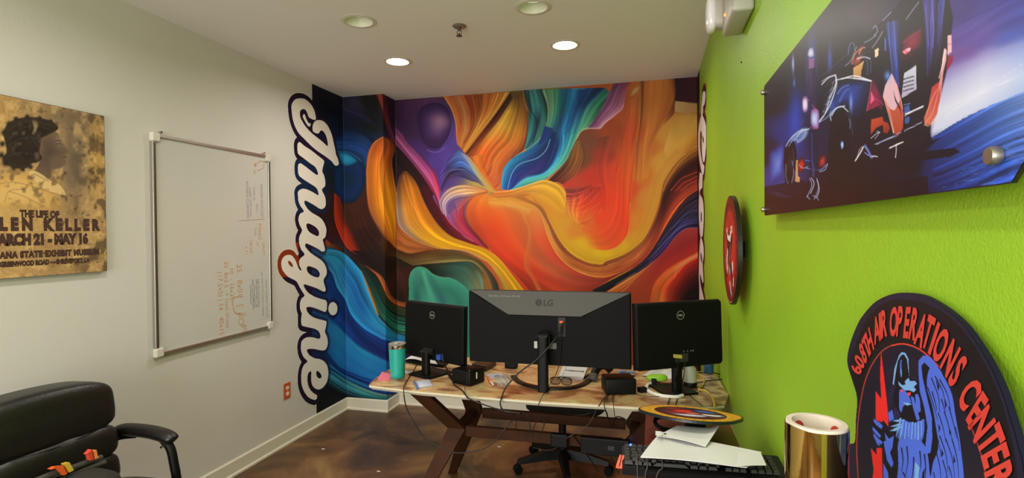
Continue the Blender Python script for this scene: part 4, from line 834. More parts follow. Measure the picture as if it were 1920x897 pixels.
A, Z = np.meshgrid(np.arange(py0+.001, py1-.0005, .0025), np.arange(pz0+.001, pz1-.0005, .0025)); P = np.stack([np.full(A.shape, XL+.0245), A, Z], -1)
PXx, PYy = project(P); grid_mesh('printed_face', P, s2l(pc.sample(PXx, PYy))*1.25, None, M_print, PT, flip=True)
M_pt = mat('poster_ink', '#3a1e1c', .7, noise=(120, .5, '#5a3a26'))
for body, yc, zb, sz, bold, xs, sp in (('THE LIFE OF', 1.730, 1.628, .040, .0030, .6, 1.0), ('HELEN KELLER', 1.735, 1.573, .069, .0055, .5, 1.55), ('MARCH 21 - MAY 16', 1.735, 1.511, .061, .0052, .5, .98),
                                   ('LOUISIANA STATE EXHIBIT MUSEUM', 1.735, 1.456, .036, .0030, .6, 1.12), ('3015 GREENWOOD ROAD \u2014 SHREVEPORT, LA', 1.735, 1.421, .028, .0024, .6, 1.0)):
    V, F = text2d(body, sz, bold, 'CENTER', xs, sp); w = V[:, 0].max()-V[:, 0].min()
    tw = {'THE LIFE OF': .156, 'HELEN KELLER': .505, 'MARCH 21 - MAY 16': .394, 'LOUISIANA STATE EXHIBIT MUSEUM': .496}.get(body, .404); k = tw/w
    obj('lettering', ([Vector((XL+.0252, yc+u*k, zb+v)) for u, v in V], F), M_pt, PT)
# ================================================================== WHITEBOARD
WB = thing('whiteboard', 'tall whiteboard with aluminium frame hung on the cream wall, marker notes along its right side', 'whiteboard', (XL, 2.735, .885))
y0, y1, z0, z1 = 2.28, 3.193, .888, 2.095
b = bm_new(); box(b, (XL+.003, y0+.01, z0+.01), (XL+.014, y1-.01, z1-.01)); obj('writing_surface', b, mat('whiteboard_enamel', '#c9c7c2', .22, spec=.6), WB)
b = bm_new()
for lo, hi in (((XL+.002, y0, z0), (XL+.024, y0+.02, z1)), ((XL+.002, y1-.02, z0), (XL+.024, y1, z1)), ((XL+.002, y0, z0), (XL+.024, y1, z0+.02)), ((XL+.002, y0, z1-.02), (XL+.024, y1, z1))): box(b, lo, hi, .003, 2)
obj('board_frame', b, M_alu, WB)
M_seam = mat('frame_shadow_strip', '#3a342c', .5)  # dark strips down the left and right frame sides
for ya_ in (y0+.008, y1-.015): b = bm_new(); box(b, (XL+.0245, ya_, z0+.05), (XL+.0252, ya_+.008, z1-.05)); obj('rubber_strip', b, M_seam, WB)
M_corner = mat('corner_cap_plastic', '#d2cdc2', .45)
for cy in (y0, y1):
    for cz in (z0, z1):
        sy = 1 if cy == y0 else -1; sz_ = 1 if cz == z0 else -1
        b = bm_new(); box(b, (XL+.001, min(cy-sy*.004, cy+sy*.045), min(cz-sz_*.004, cz+sz_*.045)), (XL+.03, max(cy-sy*.004, cy+sy*.045), max(cz-sz_*.004, cz+sz_*.045)), .007, 3)
        # hollow inner corner so the cap reads as an L
        obj('corner_cap', b, M_corner, WB)
for cy in (y0+.06, y1-.05):
    b = bm_new(); cyl(b, (XL+.001, cy, z1+.012), (XL+.02, cy, z1+.012), .006, 10); box(b, (XL+.001, cy-.004, z1-.005), (XL+.006, cy+.004, z1+.014)); obj('hanging_screw', b, M_chrome, WB)
# tilted notes: text runs downwards, tops to the right
def note(body, px, py, size, col, nm='marker_note', xs=1.0):
    p = px_(px, py, XL+.0145); M_ = mat('marker_'+col, {'o': '#c88a50', 'b': '#4c5a80', 'p': '#8a7890', 'g': '#8a8a84'}[col], .6)
    V, F = text2d(body, size, -size*.012, 'LEFT', xs)
    sk = [Vector((XL+.0146, p.y+v*1.0+0.02*u, p.z-u)) for u, v in V]
    o = obj(nm, (sk, F), M_, WB); return o
note('PRICER DISCUSS?', 488, 346, .030, 'p'); note('(ITL)', 480, 382, .026, 'p'); note('THIS IS', 474, 350, .03, 'p'); note('CABBY SITE CAN', 467, 350, .026, 'p'); note('EITABLE CORNERS', 461, 340, .03, 'p')
note('Need', 484, 419, .05, 'o'); note('Web', 477, 426, .03, 'o'); note('24x27', 492, 455, .035, 'o'); note('of', 481, 454, .03, 'o'); note('18x24', 468, 450, .035, 'o'); note('x 11', 460, 462, .035, 'o')
note('25   8x01   [  ACP', 444, 496, .062, 'o', xs=.9); note('10  - 16x20', 430, 502, .05, 'o', xs=.9); note('20  8x2.5 -> cost sheet', 420, 490, .045, 'o'); note('(17.5x5) | 14   40x15', 408, 510, .055, 'o', xs=.85); note('\u00bd - 60', 455, 585, .05, 'o')
note('WHAT PACKAGE THE SHIRT', 498, 525, .017, 'b', xs=1.25); note('w/t  SHE WITH LOGO 1 HAND', 490, 510, .018, 'b', xs=1.25)
for i, tx in enumerate(('Let\'s Brand Info Book', 'SMS Info Helpful Tips', 'How to Register', 'AMB  New Refilling Etc', 'All Responses')): note(tx, 483-3.6*i, 524+(i == 2)*12+(i == 4)*12, .021, 'b', xs=1.05)
mat('marker_g', '#8a8a84', .6)
def marker_line(pts, col, r=.0016):
    b = bm_new(); tube(b, [px_(x, y, XL+.0148) for x, y in pts], r, 5); obj('marker_sketch', b, MATS['marker_'+col], WB)
marker_line([(480,310),(484,304),(492,302),(495,306),(493,314),(488,318),(482,320)], 'o', .002); marker_line([(479,306),(477,309),(479,312)], 'o', .004); marker_line([(480,318),(476,322),(479,326)], 'o', .0016)
marker_line([(448,414),(470,413),(494,411)], 'g', .0012); marker_line([(451,590),(440,585),(436,560),(455,556)], 'o', .002)
# ================================================================== OUTLET
oc_ = px_(537.5, 733, XL); OU = thing('wall_outlet', 'orange wall outlet plate with two white sockets, low on the cream wall', 'outlet', oc_)
b = bm_new(); box(b, (XL+.0005, oc_.y-.036, oc_.z-.058), (XL+.007, oc_.y+.036, oc_.z+.058), .003, 2); obj('cover_plate', b, mat('orange_plate', '#c4501e', .4), OU)
for sz_ in (-.021, .021):
    b = bm_new(); prism(b, [(.0165*math.cos(a)*1.0, max(-.0125, min(.0125, .0165*math.sin(a)))) for a in np.linspace(0, 2*math.pi, 28, endpoint=False)], lambda u, v, t: Vector((XL+t, oc_.y+u, oc_.z+sz_+v)), .006, .009)
    s = obj('socket', b, M_white, OU)
    b = bm_new()
    for dy, dz, hh in ((-.006, .002, .004), (.006, .002, .003)): box(b, (XL+.0088, oc_.y+dy-.0008, oc_.z+sz_+dz-hh), (XL+.0094, oc_.y+dy+.0008, oc_.z+sz_+dz+hh))
    cyl(b, (XL+.0088, oc_.y, oc_.z+sz_-.008), (XL+.0094, oc_.y, oc_.z+sz_-.008), .002, 10); obj('slots', b, M_ink, s)
b = bm_new(); cyl(b, (XL+.0065, oc_.y, oc_.z), (XL+.0085, oc_.y, oc_.z), .003, 12); obj('screw', b, M_chrome, OU)
# ================================================================== CAR ARTWORK (right wall)
cc = Canvas(1425, -140, 1925, 415, 2.0, '#15131c')
U4, U5 = TT(1430, 80, 2.719), TT(1600, 0, 2.99); U6 = TT(1420, 0, 2.136)
cc.field([(1440,180,'#141016'),(1500,110,'#1a1620'),(1560,30,'#2a2630'),(1620,20,'#35303a'),(1500,60,'#24202a'),(1440,290,'#16142a'),(1450,330,'#2a3a8a'),(1440,395,'#0c0a12'),(1560,380,'#0c0a14'),(1560,200,'#121020'),
 (1480,250,'#1c2a78'),(1520,240,'#141838'),(1600,90,'#15131c'),(1640,150,'#1a1c40'),(1680,60,'#242444'),(1740,60,'#2a2a70'),(1740,130,'#2a1a40'),(1700,100,'#5a1430'),(1620,180,'#4a1430'),(1640,260,'#140e16'),(1700,300,'#0e0c14'),
 (1800,20,'#3a3078'),(1880,20,'#3a3a88'),(1830,60,'#5a489c'),(1900,90,'#4858b0'),(1800,110,'#6a4a94'),(1860,130,'#a0a0d0'),(1820,190,'#b8bcd8'),(1880,200,'#c0c8e0'),(1780,220,'#c0c4dc'),(1900,160,'#b4c0e0'),
 (1880,250,'#2a4a9c'),(1800,270,'#1c3a90'),(1900,310,'#1c3a94'),(1840,330,'#162e80'),(1760,320,'#10205a'),(1700,350,'#0c0e24'),(1640,370,'#0c0a16'),(1600,340,'#0e0c14'),(1880,350,'#1a3488'),(1560,-80,'#1a1620'),(1700,-80,'#15122a'),(1850,-80,'#2a2878')], p=2.2, e=40)
cc.glow(1492, 225, 14, 60, '#2a4ad0', .75); cc.glow(1522, 130, 9, 60, '#3a62d8', .8); cc.glow(1556, 112, 4, 26, '#3a5ad0', .8); cc.glow(1487, 120, 2.2, 16, '#a8c0ff', .9); cc.glow(1489, 155, 2, 8, '#5a80e0', .8)
cc.blob(U4('20 560 50 520 110 480 120 560 110 640 104 700 60 735 18 740'), ['#6a88e0', '#4a68c8', '#28389a', '#1a1c4c'], U4('80 620')[0], .4)
cc.poly([(1425,352),(1500,338),(1560,352),(1640,350),(1740,330),(1740,415),(1425,415)], '#0b0912', .75)
# wet floor on the right with ripples
cc.rb([(1782,108),(1850,84),(1925,58)], [(1745,262),(1830,218),(1925,174)], [['#6a50a0','#a8a8d4','#ccd0e6','#c0c8e4'],['#7a6cb8','#b8bce0','#d4d8ec','#b8c4e8'],['#6070c0','#90a4dc','#b4c4e8','#a0b4e0']], None, (.15,.1))
cc.rb([(1742,262),(1800,226),(1860,197),(1925,170)], [(1760,410),(1830,390),(1890,370),(1925,360)], [['#142a70','#0e1a4c'],['#28489c','#122870'],['#4468b8','#1c3c98'],['#6a8cd0','#2040a0']], (26,.3))
for i in range(60):
    x = 1755+RNG.rand()*165; yb_ = 345-(x-1745)*.72; y = yb_+15+RNG.rand()*90
    cc.line([(x,y),(x+8+RNG.rand()*14,y-3),(x+24+RNG.rand()*16,y-5)], 1.6, '#5a84d0' if i % 2 else '#0c1c58', .45)
cc.line([(1775,215),(1830,180),(1925,135)], 1.6, '#dce4f4', .7); cc.line([(1770,222),(1850,165),(1925,115)], 1.4, '#d8dcf0', .6); cc.line([(1785,52),(1850,20),(1925,-15)], 5, '#2a2468', .7)
cc.rb([(1783,38),(1850,2),(1925,-40)], [(1790,108),(1850,75),(1925,45)], [['#4a3c8c','#5a4494'],['#3c3888','#6050a0'],['#2c3088','#4858b0']], (8,.1), (.3,.3), .7)
# central stack of vehicle fronts
cc.poly(U5('-60 330 40 240 160 120 240 40 300 -60 520 -80 560 100 540 260 520 400 480 520 440 680 430 760 280 860 60 870 -20 700 -80 500'), '#131019', .95)
cc.rb(U5('180 130 200 260 215 400 240 500'), U5('260 110 262 240 266 340 270 480'), [['#1c2868','#243478','#1a1c3c'],['#24388c','#3448a0','#181c40'],['#182050','#2a3c90','#101020'],['#2a48a8','#20347c','#0e0c14']], (9,.25))
cc.rb(U5('385 -40 400 120 410 260 410 430'), U5('520 -60 500 120 490 260 450 400'), [['#241f60','#3a3488','#28246c','#3c50b0'],['#2c2860','#4a449c','#241c48','#2c3c88'],['#2c2870','#3a3480','#1a1430','#241c40'],['#2a1f58','#1c1430','#141020','#120e18']], (12,.3))
cc.blob(U5('270 220 330 170 390 150 395 230 370 280 300 310 265 300'), ['#8a2038', '#6a1430', '#2c0e20'], soft=.3); cc.poly(U5('276 290 300 272 322 268 318 285 290 305'), '#f0c8d8'); cc.glow(*U5('295 292')[0], 7, 5, '#d82848', .6)
cc.rb(U5('120 420 140 480 165 540'), U5('60 560 110 600 160 640'), [['#5a1430','#8a1848'],['#a82058','#5a1038'],['#6a1638','#3a0e20']], None, (.3,.3), .9)
cc.poly(U5('105 505 150 590 72 625'), '#8a1840'); cc.poly(U5('100 510 118 560 95 585'), '#e05a80')
cc.poly(U5('215 410 245 470 268 560 282 640 278 720 250 762 225 740 205 650 165 540 178 480'), '#c86a58', grad=(1660,150,1685,250,'#a84028'))
cc.poly(U5('215 410 240 470 262 560 232 620 205 610 165 540 178 480'), '#d8b8cc', .9); cc.poly(U5('222 505 240 560 262 600 272 660 262 620 236 570'), '#15101a'); cc.line(U5('178 545 205 640 228 745'), 2.2, '#f0a890', .9)
cc.poly(U5('285 410 352 366 354 500 270 552'), '#c8cce0', 1, grad=(1690,130,1710,180,'#a8a4c0'))
for k in range(4): cc.line(U5('280 %d 310 %d 340 %d' % (446+k*22, 436+k*22, 428+k*22)), 3.2, '#28243c', .9)
cc.poly(U5('510 270 524 280 520 340 505 400 490 540 478 600 475 500 490 420 500 330'), '#e0b8c0', grad=(1770,100,1762,200,'#c05050'))
cc.poly(U5('440 490 478 460 486 540 470 640 432 700 400 700 396 660 420 600'), '#b03838', grad=(1750,160,1735,235,'#c87058')); cc.line(U5('402 690 440 640 470 540 492 420'), 2.2, '#e89878', .8)
cc.poly(U5('528 200 550 195 552 290 528 310'), '#e8b0c0'); cc.poly(U5('530 320 560 305 558 345 520 405'), '#8a1838'); cc.line(U5('530 250 548 245'), 2, '#c03058', .8)
for q, c in (('288 650 340 620 395 594', '#e0e0ee'), ('284 735 340 708 385 684', '#a8b0d8'), ('118 810 200 775 270 740', '#8c98c8'), ('200 832 245 810 280 795', '#e8e8f0'), ('240 812 240 850 236 885', '#c8ccdc'), ('460 680 478 685 488 692', '#c8ccd8'), ('282 590 320 580', '#6a84c8')): 
    q = U5(q); cc.line(q if len(q) > 2 else [q[0], ((q[0][0]+q[1][0])/2, (q[0][1]+q[1][1])/2), q[1]], 2.4, c, .95)
cc.poly(U5('285 600 315 590 318 625 286 640'), '#3c5ca8', .9); cc.poly(U5('290 660 318 655 312 690 288 695'), '#4468b8', .8)
cc.poly(U5('100 670 165 655 168 680 195 690 205 720 190 748 170 745 165 700 130 715 98 755'), '#c0482c', 1, grad=(1635,220,1660,250,'#8a2c20'))
cc.poly(U5('430 740 440 785 492 768 400 850 560 830 600 850 540 880 380 900 300 900'), '#0c0b18', .95)
for q in ('165 115 190 90 214 66', '295 110 330 60 368 10', '105 270 140 220 165 175', '60 240 90 225 130 195', '115 200 135 175 125 145 110 160', '120 780 145 745 130 735', '60 820 90 860 105 890', '20 890 35 840 55 820'): cc.line(U5(q), 2.2, '#a8aed8', .8)
cc.poly(U5('120 280 142 268 140 310 122 325'), '#e8d0b0'); cc.line(U5('178 215 180 250 180 285'), 4, '#4a78e0', .9); cc.glow(*U5('192 425')[0], 6, 9, '#6aa0ff', .8)
# figure leaning between the cars
cc.blob(U5('0 365 20 300 35 265 60 255 68 280 50 320 30 360'), ['#c86a4a', '#a84a34', '#5a2c24']); cc.poly(U5('0 380 35 360 60 340 45 400 42 435 0 435'), '#d8a868', 1, grad=(1600,120,1615,145,'#b08050')); cc.line(U5('70 330 80 360 78 420'), 3, '#3a4a78', .9); cc.line(U5('88 320 98 350 95 410'), 3, '#38486c', .9)
# left roadster: bonnet, wing, grille, wheels
cc.rb(U4('285 230 350 140 430 60 520 0'), U4('300 190 400 120 460 90 560 60'), [['#101018','#1a1c30'],['#141420','#20242c'],['#181820','#1c1c24']], (5,.3), (.3,.3), .8)
cc.blob(U4('330 260 370 215 430 195 520 185 555 195 540 300 500 380 470 390 440 340 390 330 350 370 300 400 310 330'), ['#1c3488', '#20398c', '#16204c', '#0e1226'], U4('440 250')[0])
cc.line(U4('370 192 440 180 552 196'), 3.4, '#c8d8f4', .9); cc.line(U4('350 400 346 370 372 336 420 322'), 3.6, '#b8cce8', .9); cc.line(U4('390 300 420 250 440 235'), 5, '#5a80d8', .7, soft=.5); cc.glow(*U4('450 310')[0], 3, 18, '#80a8ff', .8); cc.glow(*U4('350 320')[0], 8, 14, '#3a68d8', .6)
for k in range(8): cc.line(U4('%d %d %d %d %d %d' % (300+k*3, 372-k*24, 318+k*3, 345-k*24, 336+k*3, 330-k*24)), 2.0, '#0c0c12' if k % 2 else '#3a3c48', .9)
cc.line(U4('372 165 372 210 340 290 320 360 290 400'), 2.8, '#e0e8f4', .9); cc.line(U4('300 200 330 178 372 162'), 2.4, '#b0b8d0', .8); cc.line(U4('285 410 330 380 350 350'), 3, '#8898c8', .8)
cc.blob(U4('345 430 360 370 395 345 430 360 445 430 440 560 420 660 385 700 350 690 335 580'), ['#1a1a24', '#08080c', '#101014', '#0a0a10'], U4('400 525')[0]); cc.blob(U4('396 520 402 500 412 505 414 530 404 548'), ['#c8e0ff', '#4a78d8'], soft=.3)
cc.blob(U4('110 560 130 510 155 500 172 560 165 650 150 720 125 735 112 680'), ['#202430', '#0a0a10', '#0c0c14']); cc.line(U4('120 620 118 680 130 720'), 2, '#8090c0', .8); cc.line(U4('150 600 158 660 148 715'), 2, '#98a8d0', .8)
cc.blob(U4('125 520 150 470 200 432 240 430 230 480 180 520 165 500 150 495'), ['#2a4088', '#5a78c0', '#8098cc', '#243058'], soft=.2); cc.line(U4('118 530 150 480 205 440'), 2.6, '#b0c4ec', .9)
cc.blob(U4('200 300 210 275 228 280 232 330 222 355 205 350'), ['#e8e8ff', '#d8c8e8', '#5a3a80']); cc.blob(U4('245 370 256 340 285 350 284 430 268 438 248 420'), ['#c8e4ff', '#a0b0e8', '#8a4a90']); cc.line(U4('232 290 262 330 282 350'), 3, '#b060a0', .7); cc.line(U4('240 430 262 440 280 432'), 2.4, '#a04a80', .8)
cc.poly(U4('232 90 250 75 268 95 276 200 272 290 240 330 232 240'), '#2a1c44', .95); cc.poly(U4('236 80 262 80 262 128 234 134'), '#8a5a98', .9); cc.blob(U4('230 60 240 30 256 32 260 66 240 74'), ['#e0e0f0', '#c0c0dc', '#8088b8'])
cc.poly(U4('170 600 180 600 180 680 190 690 188 712 166 710'), '#d09a5c', .95); cc.blob(U4('182 600 210 590 216 630 200 662 182 650'), ['#e0302c', '#a02420', '#3a1420']); cc.blob(U4('285 600 310 570 325 590 318 630 290 640'), ['#c83c48', '#8a2430', '#2c1018']); cc.line(U4('220 640 290 650 330 620'), 2.6, '#7a90d8', .9); cc.line(U4('216 600 230 602 244 604'), 4, '#3858c8', .9)
for q in ('240 690 250 730 225 790', '275 690 285 740 262 800', '250 600 262 640 258 690', '255 780 275 790 285 805', '225 780 240 800'): 
    q = U4(q); q = q if len(q) > 2 else [q[0], ((q[0][0]+q[1][0])/2, (q[0][1]+q[1][1])/2), q[1]]; cc.line(q, 2.6, '#8a9cd8', .85)
cc.poly(U4('235 460 280 440 285 690 240 690'), '#101430', .6); cc.line(U4('250 460 252 560 256 680'), 2.4, '#2a48b0', .8); cc.line(U4('475 600 500 560 515 530'), 2.6, '#c8ccdc', .9); cc.line(U4('520 520 545 560 560 590'), 4, '#4a5aa8', .8)
for k in range(5): cc.line(U4('%d %d %d %d %d %d' % (20+k*16, 770+k*5, 50+k*14, 762+k*6, 85+k*12, 770+k*4)), 1.4, '#4a5aa0', .5)
for q, c_, w_ in (('300 215 335 180 372 166', '#d8e0f0', 3), ('372 166 376 215 350 300 318 362 288 404', '#c8d8f0', 3.6), ('345 250 330 310 305 355', '#5a6480', 2.4), ('360 200 345 260 322 320', '#7a88a8', 1.8), ('400 186 470 170 556 196', '#e8eef8', 3.4), ('380 262 405 230 440 215', '#3f6cc8', 4), ('352 372 372 340 404 326 436 352', '#dce8f8', 2.6),
   ('440 388 446 410 444 440', '#8090c0', 1.8), ('425 360 452 400 458 470', '#28345c', 3), ('160 500 200 452 238 440', '#dce6fa', 2.4), ('130 530 160 495 200 470', '#6a84c8', 2.4), ('196 380 205 400 196 420', '#3c4a80', 3), ('240 140 245 200 240 270', '#3a2a58', 6), ('262 130 275 200 270 270', '#1c1434', 6),
   ('180 620 205 640 232 632', '#a0b0e0', 1.8), ('290 660 318 648 332 618', '#a0b4e8', 2), ('248 690 262 720 244 770', '#c8d0f0', 2), ('278 700 288 750 276 790', '#c8d0f0', 2), ('470 605 492 570 512 535', '#f0e8e0', 2.6), ('520 560 540 575 571 580', '#8898d8', 3), ('150 540 160 600 152 660', '#28304c', 3),
   ('420 120 450 90 480 20', '#9aa0c8', 2), ('455 110 470 60 500 30', '#c87050', 4), ('490 60 505 30 522 25', '#e09070', 3), ('435 60 445 10 465 5 470 40', '#5a80c8', 2), ('300 170 350 130 430 60', '#38405c', 2.4), ('330 160 400 120 450 75', '#20263c', 2)):
    cc.line(U4(q), w_, c_, .9)
for k in range(10):
    a_ = k/9; cc.line(U4('%f %f %f %f %f %f' % (302+50*a_, 372-165*a_, 318+42*a_, 366-165*a_, 332+36*a_, 352-160*a_)), 1.2, '#b8c0d0' if k % 2 else '#2a2c38', .75)
for q, c_, w_ in (('20 330 60 320 95 330', '#d0d8f0', 3), ('0 440 50 442 102 455', '#e0e6f4', 3.4), ('102 458 90 540 75 622', '#d05a90', 1.8), ('112 545 150 570 168 590', '#c04a80', 1.8), ('195 120 205 260 220 400', '#4a62c0', 2), ('225 115 235 250 245 380', '#5a74d0', 1.6), ('400 20 415 150 420 260', '#5a58c0', 2.4), ('440 0 450 140 445 270', '#6a64c8', 2.4), ('478 20 482 140 474 250', '#4a4aa0', 2),
   ('276 240 330 200 380 168', '#8a2a48', 3), ('270 330 300 325 340 300', '#4a1024', 4), ('168 540 200 650 226 750', '#f4c8b8', 2), ('240 470 262 540 276 610', '#f0d0d8', 1.6), ('410 640 440 560 470 500', '#d88070', 3), ('396 700 430 704 462 660', '#f0b8a0', 2), ('512 280 500 360 480 440', '#fff0f0', 2), ('100 775 130 750 150 740', '#e0d8d8', 1.8), ('66 815 84 850 100 888', '#5a78c8', 5), ('104 880 118 876 136 880', '#d8d8e8', 3),
   ('130 810 190 782 250 762', '#a8b4e0', 2), ('290 640 340 620 390 598', '#f4f4fa', 3.4), ('206 830 240 814 276 798', '#f4f4fa', 3)):
    cc.line(U5(q), w_, c_, .9)
PI_ = thing('wall_art', 'long metal print of vintage cars on a wet neon street, mounted on the green wall', 'wall art', (XR, 1.14, 1.58))
ay0, ay1, az0, az1 = .575, 1.703, 1.586, 1.966; ch = .022
outl = [(ay0+ch, az0), (ay1-.004, az0), (ay1, az0+.004), (ay1, az1-.004), (ay1-.004, az1), (ay0+ch, az1), (ay0, az1-ch), (ay0, az0+ch)]
b = bm_new(); prism(b, outl, lambda u, v, t: Vector((t, u, v)), XR-.034, XR-.030); obj('panel', b, mat('print_edge_dark', '#1c1410', .4), PI_)
yy = 1/np.linspace(1/(ay0+.001), 1/(ay1-.001), 560); A, Z = np.meshgrid(yy, np.linspace(az0+.001, az1-.001, 330)); P = np.stack([np.full(A.shape, XR-.0345), A, Z], -1)
PXx, PYy = project(P); k = in_poly(A, Z, outl)
grid_mesh('printed_face', P, s2l(cc.sample(PXx, PYy))*1.0, k, mat('printed_metal', attr=True, rough=.42, spec=.3), PI_)
for cy, cz, fr in ((ay1-.006, 1.946, 0), (ay1-.006, 1.604, 0), (ay0+.04, 1.614, 1), (ay0+.04, 1.938, 1)):
    b = bm_new(); M_ = frame((XR-.001, cy, cz), (0, 1, 0), (0, 0, 1), (-1, 0, 0))
    lathe(b, [(0, 0), (.006, 0), (.006, .034), (.009 if fr else .007, .034), (.0095 if fr else .0075, .040), (.008 if fr else .006, .043), (0, .0435)], None, 24, M_); obj('standoff_bolt', b, mat('satin_steel', '#a09888', .35, metal=.85), PI_, smooth=True)
# ================================================================== RED ROUND PLAQUE
RP = thing('round_plaque', 'small round red and black emblem plaque on the green wall, left of the car print', 'plaque', (XR, 2.28, 1.24))
cy, cz, R_ = 2.278, 1.468, .205
def rim(R): 
    o = []
    for i in range(72):
        a = 2*math.pi*i/72; r = R*(1.0 if math.sin(a) > -.9 else 1+.35*(-math.sin(a)-.9))
        o.append((cy+r*math.cos(a), cz+r*math.sin(a)*1.04))
    return o
b = bm_new(); prism(b, rim(R_), lambda u, v, t: Vector((t, u, v)), XR-.052, XR-.036); obj('plaque_board', b, mat('plaque_black', '#160e0e', .4), RP)
b = bm_new(); box(b, (XR-.036, cy-.03, cz-.03), (XR-.0005, cy+.03, cz+.03)); obj('wall_mount', b, M_blackm, RP)
pl = Canvas(-110, -118, 110, 122, 3, '#5a1c18')
def ring(cx, cy_, r, n=28, ky=1.04): return [(cx+r*math.cos(2*math.pi*i/n), cy_+r*ky*math.sin(2*math.pi*i/n)) for i in range(n)]
pl.blob(ring(0, 0, 102), ['#9a2a20', '#8a241c', '#7a2420', '#c07a68'], soft=0); pl.blob(ring(0, 0, 98), ['#8a241c', '#8a241c', '#6a1a18']); pl.blob(ring(0, 0, 72), ['#c82c20', '#b8281e', '#a8241c']); 
for i in range(34):
    a = 2*math.pi*i/34; x, y = 85*math.cos(a), 88*math.sin(a); pl.poly([(x+6*math.cos(a+k), y+6*math.sin(a+k)) for k in (0.5, 1.9, 3.4, 4.9)], '#341212', .9)
for k in range(7): pl.line([(-40+k*13, -66), (-20+k*7, -45), (0, -28)], 2.4, '#5a1814', .8)
pl.poly([(-52,-30),(-30,-38),(10,-20),(30,-34),(36,-20),(10,20),(40,60),(28,66),(-6,26),(-40,62),(-52,52),(-24,8)], '#221414')
pl.poly([(-45,-36),(-34,-44),(-30,-28),(2,-26),(14,-44),(30,-46),(34,-34),(18,-30),(8,-14),(-28,-18)], '#d8d0cc'); pl.poly([(14,-40),(26,-40),(22,-32)], '#302020')
pl.poly([(-50,24),(-34,-2),(-22,4),(-30,30),(-18,36),(-34,52),(-44,40)], '#b0a8b0'); pl.poly([(28,26),(40,20),(44,34),(34,46)], '#d0c8c8'); pl.poly([(-12,42),(2,34),(10,44),(-4,52)], '#8a8490'); pl.poly([(-8,66),(4,60),(26,84),(18,92)], '#9a94a0'); pl.poly([(40,54),(48,50),(50,66),(42,70)], '#c8c0c0')
pl.poly([(6,-8),(14,-12),(-8,34),(-14,30)], '#b06050'); pl.line([(-40,90),(0,100),(40,90)], 3, '#3a1412', .8)
A, Z = np.meshgrid(np.linspace(cy-R_*1.02, cy+R_*1.02, 150), np.linspace(cz-R_*1.1, cz+R_*1.1, 160)); P = np.stack([np.full(A.shape, XR-.0525), A, Z], -1)
kk = in_poly(A, Z, rim(R_-.004)); grid_mesh('printed_face', P, s2l(pl.sample(-(A-cy)/R_*100, -(Z-cz)/R_*100))*1.2, kk, M_printg, RP)
# ================================================================== EMERGENCY LIGHT
EL = thing('emergency_light', 'white emergency light with two lamp heads high on the green wall by the ceiling', 'emergency light', (XR, 2.16, 2.33))
M_em = mat('emergency_housing', '#b8b4a4', .45); M_eml = mat('emergency_lens', '#e8e6e4', .15, spec=.6)
b = bm_new(); box(b, (XR-.075, 2.03, 2.32), (XR-.0005, 2.30, 2.50), .012, 3); obj('housing', b, M_em, EL, smooth=True)
b = bm_new(); cyl(b, (XR-.0745, 2.20, 2.372), (XR-.080, 2.20, 2.372), .005, 12); obj('indicator', b, mat('orange_led', '#ff8030', .3, emit='#ff5a20', es=6), EL)
for yc_, ll in ((2.335, 'lamp head facing the mural'), (1.97, None)):
    b = softbox((XR-.065, yc_, 2.43), (.10, .085, .125), 4, 12); h = obj('lamp_head', b, M_em, EL, smooth=True)
    b = softbox((XR-.112, yc_+.006, 2.43), (.045, .10, .145), 3, 12); obj('lens', b, M_eml, h, smooth=True)
    b = bm_new(); cyl(b, (XR-.05, min(yc_, 2.16), 2.48), (XR-.05, max(yc_, 2.16), 2.48), .014, 12); obj('mounting_bracket', b, M_white, EL)
# small dark nail hole in the green wall
p = px_(1391, 117, XR); b = bm_new(); cyl(b, p+Vector((-.0005, 0, 0)), p+Vector((-.004, 0, 0)), .003, 8); tag(obj('wall_screw', b, M_black), 'small dark screw head alone in the upper green wall', 'screw')
# ================================================================== DESK
DK = thing('desk', 'boat-shaped wooden desk with marbled tan top, white edge and bent walnut legs', 'desk', (-.55, 2.85, 0))
TZ = .76
dtop = [pz(*q, TZ) for q in ((692,722),(780,733),(900,744),(1018,753),(1190,763),(1300,764),(1358,760),(1366,740))]
dtop = [(p.x, p.y) for p in dtop]+[(.349, 2.84), (.345, 2.96), (.325, 3.10), (.05, 3.16), (-.55, 3.20), (-1.1, 3.16), (-1.36, 3.09), (-1.434, 2.951), (-1.462, 2.82), (-1.452, 2.664), (-1.437, 2.558)]
b = bm_new(); prism(b, dtop, lambda u, v, t: Vector((u, v, t)), TZ-.003, TZ)
top = obj('tabletop', b, None, DK)
mt = bpy.data.materials.new('marbled_resin_top'); mt.use_nodes = True; nt = mt.node_tree; bs = nt.nodes['Principled BSDF']; L = nt.links
tc = nt.nodes.new('ShaderNodeTexCoord'); mp = nt.nodes.new('ShaderNodeMapping'); mp.inputs['Scale'].default_value = (1, 1.6, 1); L.new(tc.outputs['Object'], mp.inputs['Vector'])
na = nt.nodes.new('ShaderNodeTexNoise'); na.inputs['Scale'].default_value = 4.2; na.inputs['Detail'].default_value = 7; na.inputs['Distortion'].default_value = 1.4; L.new(mp.outputs['Vector'], na.inputs['Vector'])
cr = nt.nodes.new('ShaderNodeValToRGB'); e = cr.color_ramp.elements; e[0].position = .30; e[0].color = (*lin('#6a4630'), 1); e[1].position = .66; e[1].color = (*lin('#eadca0'), 1)
for p_, c_ in ((.40, '#a87654'), (.47, '#d0a074'), (.53, '#e0c088'), (.58, '#d8b080')): k = e.new(p_); k.color = (*lin(c_), 1)
L.new(na.outputs['Fac'], cr.inputs['Fac'])
